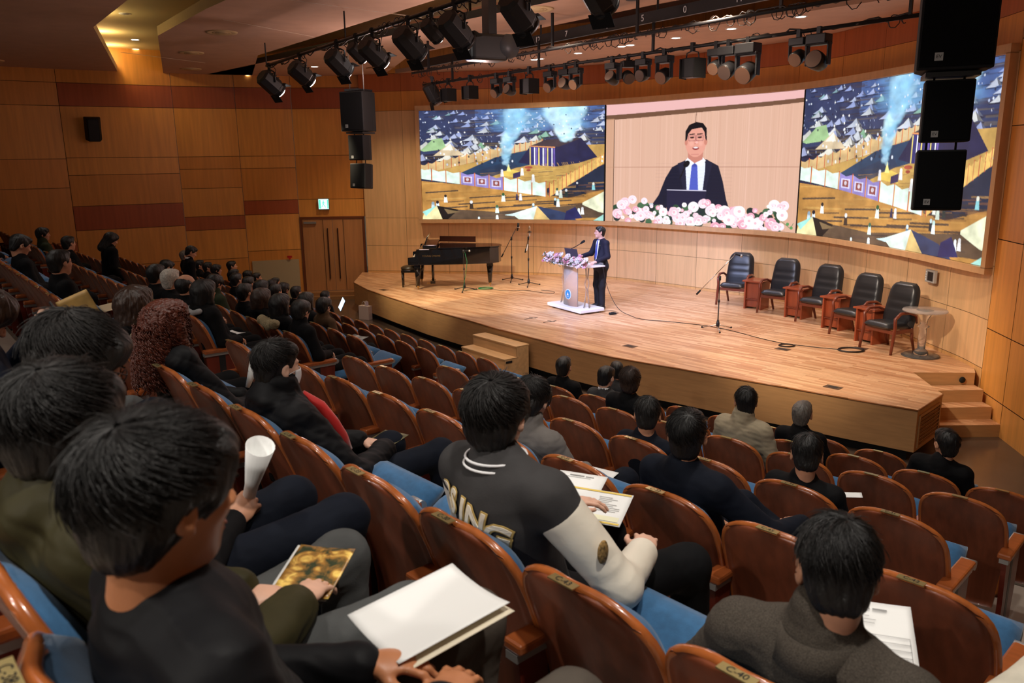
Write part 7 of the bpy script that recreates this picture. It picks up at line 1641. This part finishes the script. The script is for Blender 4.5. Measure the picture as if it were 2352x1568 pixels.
for s_ in (.030, .017): lg.tube([tuple(v) for v in tri(e0, s_, 0)], .0022, 5)
for k_ in range(2): lg.box((e0.x, e0.y, e0.z - .028 - .009 * k_), (.003, .052 - .012 * k_, .005))
lg.obj('triangle_logo', M['white'], t)
tt_ = thing('phone', 'dark phone held upright at the left edge of the photo', 'phone', W(q, rz, (.03, .52, 1.03)), rz); tt_.rotation_euler = (.5, .3, rz); MB().box((0, 0, 0), (.075, .010, .15)).obj('phone_body', M['black'], tt_, .004); MB().box((.01, -.007, .04), (.014, .004, .03)).obj('camera_bump', M['grey'], tt_, .003)
sheet('leaflet', W(q, rz, (.05, .58, 1.04)), Matrix.Rotation(rz, 3, 'Z') @ Vector((.3, .8, .35)), Matrix.Rotation(rz, 3, 'Z') @ Vector((-.1, -.35, .9)), .11, .17, .1, mat('ochre_leaflet', (.40, .24, .07), .5, noise=((12, 12, 12), .4)), 'ochre leaflet held beside the phone at the left edge', 'leaflet')
near(RBK, -1, 7, 'person with brown hair and dark brown coat bending forward at the left edge', off=(0, .02, -.12), pose=pose(yaw=.1, pitch=.7, lean=.25, kn=(.13, .90, .62), **LAPC), jacket=cloth('dark_brown_coat', (.020, .010, .006)), trousers=M['c_jean'], collar='puff', thick=1.15, hair='bob', hairm=M['hair_brown'], hamp=.006, ear=False)
# grey tweed jacket person at the lower right
t, P, q, rz = near(RBK, 0, 1, 'person in grey tweed jacket and pale khaki trousers at the lower right', off=(.04, .06, -.05), pose=pose(yaw=.55, pitch=.42, lean=.06, side=.03, shL=(-.205, .16, .95), shR=(.20, .20, .95), elR=(.27, .38, .68), wrR=(.10, .62, .66), elL=(-.34, .22, .70), wrL=(-.12, .56, .66), knR=(.28, .98, .66), knL=(-.14, .86, .58)), jacket=M['c_tweed'], trousers=M['c_khaki'], thick=1.14, wr_amp=.006, collar='stand', hair='short', hairm=M['hair'], locks=2600, hamp=.0035, vox=.0055, handspec=FG)
mb = MB(); nk = Vector(P['nek']); mb.grid([(nk.x + (.086 + .006 * j) * math.sin(a), nk.y - .018 - (.086 + .012 * j) * math.cos(a), nk.z + .028 - .034 * j) for j in range(3) for a in [(-1.9 + 3.8 * i / 16) for i in range(17)]], 3, 17); o = mb.obj('jacket_lapel_collar', M['c_tweed'], t); o.modifiers.new('thick', 'SOLIDIFY').thickness = .008
c5 = W(q, rz, (-.09, .80, .70)); Uxp = (TT * .80 + NN * .45).normalized(); Uyp = (NN * .85 - TT * .22 + Vector((0, 0, .30))).normalized()
o, fr_ = sheet('printed_sheet', c5, Uxp, Uyp, .18, .25, .05, M['paper'], 'white sheet with a printed heading and table on the lap of the tweed-jacketed person', 'paper sheet')
fz = (fr_[0], fr_[1], fr_[2], fr_[3] * (1 if fr_[3].z > 0 else -1)); bars = [(.12, .86, .36, .885), (.40, .86, .62, .885)] + [(.08, .50 - .09 * i, .92, .508 - .09 * i) for i in range(5)] + [(.08, .76 - .05 * i, .30 + rr.random() * .15, .768 - .05 * i) for i in range(3)] + [(.08, .14, .086, .5), (.4, .14, .406, .5), (.914, .14, .92, .5)]
print_lines(o, fz, .18, .25, bars, ink, lift=.006)
# two standing in the left aisle
st = pose(pel=(0, .0, .93), lum=(0, -.01, 1.10), che=(0, 0, 1.30), nek=(0, .02, 1.46), hed=(0, .06, 1.60), sh=(.175, .01, 1.41), el=(.23, -.02, 1.12), wr=(.20, .12, .90), hip=(.09, 0, .90), kn=(.10, .03, .50), an=(.10, .0, .08), toe=(.11, .15, .035), yaw=-.2, pitch=.5)
def tr_seat(label, p, a, z, rz, **kw):
    s = dict(key=None, pose=st, jacket=M['c_black2'], trousers=M['c_black'], hair='short', hairm=M['hair'], vox=.010, seed=4); s.update(kw); t, P, parts = person(s, hall(p, a, z), rz, label); return t, P
t, P = tr_seat('person in a black suit with white collar standing in the left aisle, looking down', 5.75, -15.3, .5, HALL_ROT - .1); shirt_collar(t, P)
tr_seat('person in a long black coat standing at the head of the left aisle', 4.37, -15.3, .85, HALL_ROT, thick=1.2, hair='long')

# ---------------- the speaker
sp = pose(pel=(0, .0, .93), lum=(0, .005, 1.08), che=(0, -.005, 1.28), nek=(0, -.005, 1.44), hed=(0, .035, 1.585), shR=(.185, .0, 1.385), shL=(-.185, .0, 1.385), elR=(.25, .06, 1.14), elL=(-.25, .02, 1.12), wrR=(.23, .30, 1.10), wrL=(-.20, .26, 1.03), hip=(.09, 0, .90), knR=(.11, .02, .50), knL=(-.09, .03, .50), anR=(.13, -.02, .09), anL=(-.09, .02, .09), toeR=(.19, .12, .035), toeL=(-.11, .17, .035), yaw=-.35, pitch=-.08)
loc_s = Vector((1.84, 16.22, ZS)); rz_s = math.atan2(-.86, -.52) - PI / 2 + .22
rz_s = math.atan2(-(-.86), -.50)     # local +y maps to (-sin, cos)
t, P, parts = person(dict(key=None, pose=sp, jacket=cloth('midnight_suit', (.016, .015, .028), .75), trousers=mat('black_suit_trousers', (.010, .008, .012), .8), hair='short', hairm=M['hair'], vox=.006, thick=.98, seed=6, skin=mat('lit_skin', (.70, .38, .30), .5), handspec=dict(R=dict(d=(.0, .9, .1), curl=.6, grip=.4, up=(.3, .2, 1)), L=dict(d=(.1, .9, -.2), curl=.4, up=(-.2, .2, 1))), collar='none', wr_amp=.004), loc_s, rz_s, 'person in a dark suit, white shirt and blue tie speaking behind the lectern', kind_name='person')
MBx = MB(); SJ = body_parts(P, dict(bulk=1, thick=.98, collar='none'))[1]
def front_y(x, z, prims):
    y = .45
    for _ in range(60):
        d = field(prims, np.array([[x, y, z]]))[0]
        if d < .001: break
        y -= d * .8
        if y < -.4: break
    return y
def front_patch(name, rows, m, lift, par):
    G = []; n = 7
    for (z, x0, x1) in rows:
        for i in range(n): x = x0 + (x1 - x0) * i / (n - 1); G.append((x, front_y(x, z, SJ) + lift, z))
    mb = MB(); mb.grid(G, len(rows), n); o = mb.obj(name, m, par); o.modifiers.new('thick', 'SOLIDIFY').thickness = .003; return o
front_patch('shirt_front', [(1.43, -.045, .045), (1.38, -.052, .052), (1.28, -.052, .052), (1.18, -.045, .045), (1.10, -.036, .036), (1.02, -.02, .02)], M['c_white'], .006, t)
front_patch('tie', [(1.445, -.022, .022), (1.42, -.012, .012), (1.30, -.028, .028), (1.18, -.034, .034), (1.10, -.036, .036), (1.04, -.006, .006)], M['c_tie'], .012, t)
for s in (-1, 1): front_patch('lapel', [(1.43, s * .048, s * .085), (1.36, s * .050, s * .105), (1.28, s * .052, s * .100), (1.16, s * .046, s * .060), (1.08, s * .038, s * .042)], M['c_navyny'], .009, t)
shirt_collar(t, P, w=.066)
MB().box((-.085, front_y(-.085, 1.33, SJ) + .014, 1.33), (.014, .004, .014)).obj('lapel_pin', M['gold'], t)
CACHE.pop('glasses', None)
mb = MB()
for s in (-1, 1):
    mb.tube([(s * .031 + .021 * math.cos(a), .104, .003 + .015 * math.sin(a)) for a in [k * PI / 6 for k in range(13)]], .0014, 5); mb.tube([(s * .052, .103, .008), (s * .080, -.01, .006)], .0016, 5)
o = mb.obj('glasses', mat('thin_red_brown_rim', (.25, .05, .04), .3), t); o.location = P['hed']; o.rotation_euler = Matrix(head_R(P).tolist()).to_euler()

# ------------------------------------------------------------------ put the seats in
for (bn, k, i), a in SEATS.items():
    n = [b[4] for b in BLOCKS if b[0] == bn and b[1] == k][0]; pt = [b[3] for b in BLOCKS if b[0] == bn and b[1] == k][0]
    if bn == RBK and k == -1 and i < 2: continue
    oc = (bn, k, i) in OCC
    lab = 'blue-cushioned wooden seat, %s row of the %s, %s from its right end' % (ROWN[k], bn, ORD[i])
    up = not oc
    seat(k, a, lab, up=up, first=(i == n - 1), group='seats of the ' + bn, num=(i * 3 + k * 5 + 7) % 16 if bn == RBK and k <= 2 else None, pitch=pt)

# ------------------------------------------------------------------ stage light
def slamp(p, tgt, e, col=(1, .93, .88), ang=40, size=.10, bl=.6): return lamp('stage_spot_beam', 'SPOT', p, e, col, target=tgt, size=size, angle=ang, blend=bl)
for s_, tg, e, col in [(.04, (-1.2, 18.8, .7), 420, (1, .84, .56)), (.17, (-.4, 17.6, .7), 420, (1, .86, .62)), (.42, (1.6, 16.0, 1.4), 430, (.80, .98, 1.6)), (.58, (1.9, 16.2, 1.6), 470, (.80, .97, 1.65)), (.74, (3.4, 15.2, .8), 470, (.80, .98, 1.6)), (.86, (5.0, 14.2, .9), 470, (1, .92, .92)), (.93, (5.2, 12.0, .8), 400, (1, .82, .62))]:
    q = bar_pt(s_); slamp(q + Vector((.12, .14, -.48)), tg, e * 1.5, col)
for (p, tg, e, col, an) in [((.73, 19.32, 5.9), (.5, 20.9, 1), 90, (1, .80, .56), 110), ((2.4, 17.3, 5.9), (2.6, 18.2, 0), 110, (.9, .96, 1.3), 110), ((4.04, 15.26, 5.9), (4.6, 15.5, 0), 120, (1, .90, .90), 110), ((4.87, 14.07, 5.9), (5.6, 12.6, 0), 120, (1, .76, .54), 110), ((-3.28, 19.9, 5.9), (-3.2, 20.2, 0), 110, (1, .74, .46), 110), ((.46, 13.1, 5.85), (1.2, 12.6, 0), 110, (1, .80, .60), 110), ((2.6, 10.8, 5.85), (3.0, 11, 0), 110, (1, .80, .60), 110)]:
    lamp('stage_downlight_beam', 'SPOT', p, e * 1.5, col, target=tg, size=.08, angle=an, blend=.9)
# light bounced from the bright stage floor onto the ceiling is strengthened by added lamps
for s_ in (.2, .5, .8):        # pink fill lamps added near the front bar to brighten the ceiling
    q = bar_pt(s_); lamp('ceiling_fill', 'POINT', q + Vector((.9, 1.0, -.75)), 26, (1, .72, .66), size=.2)
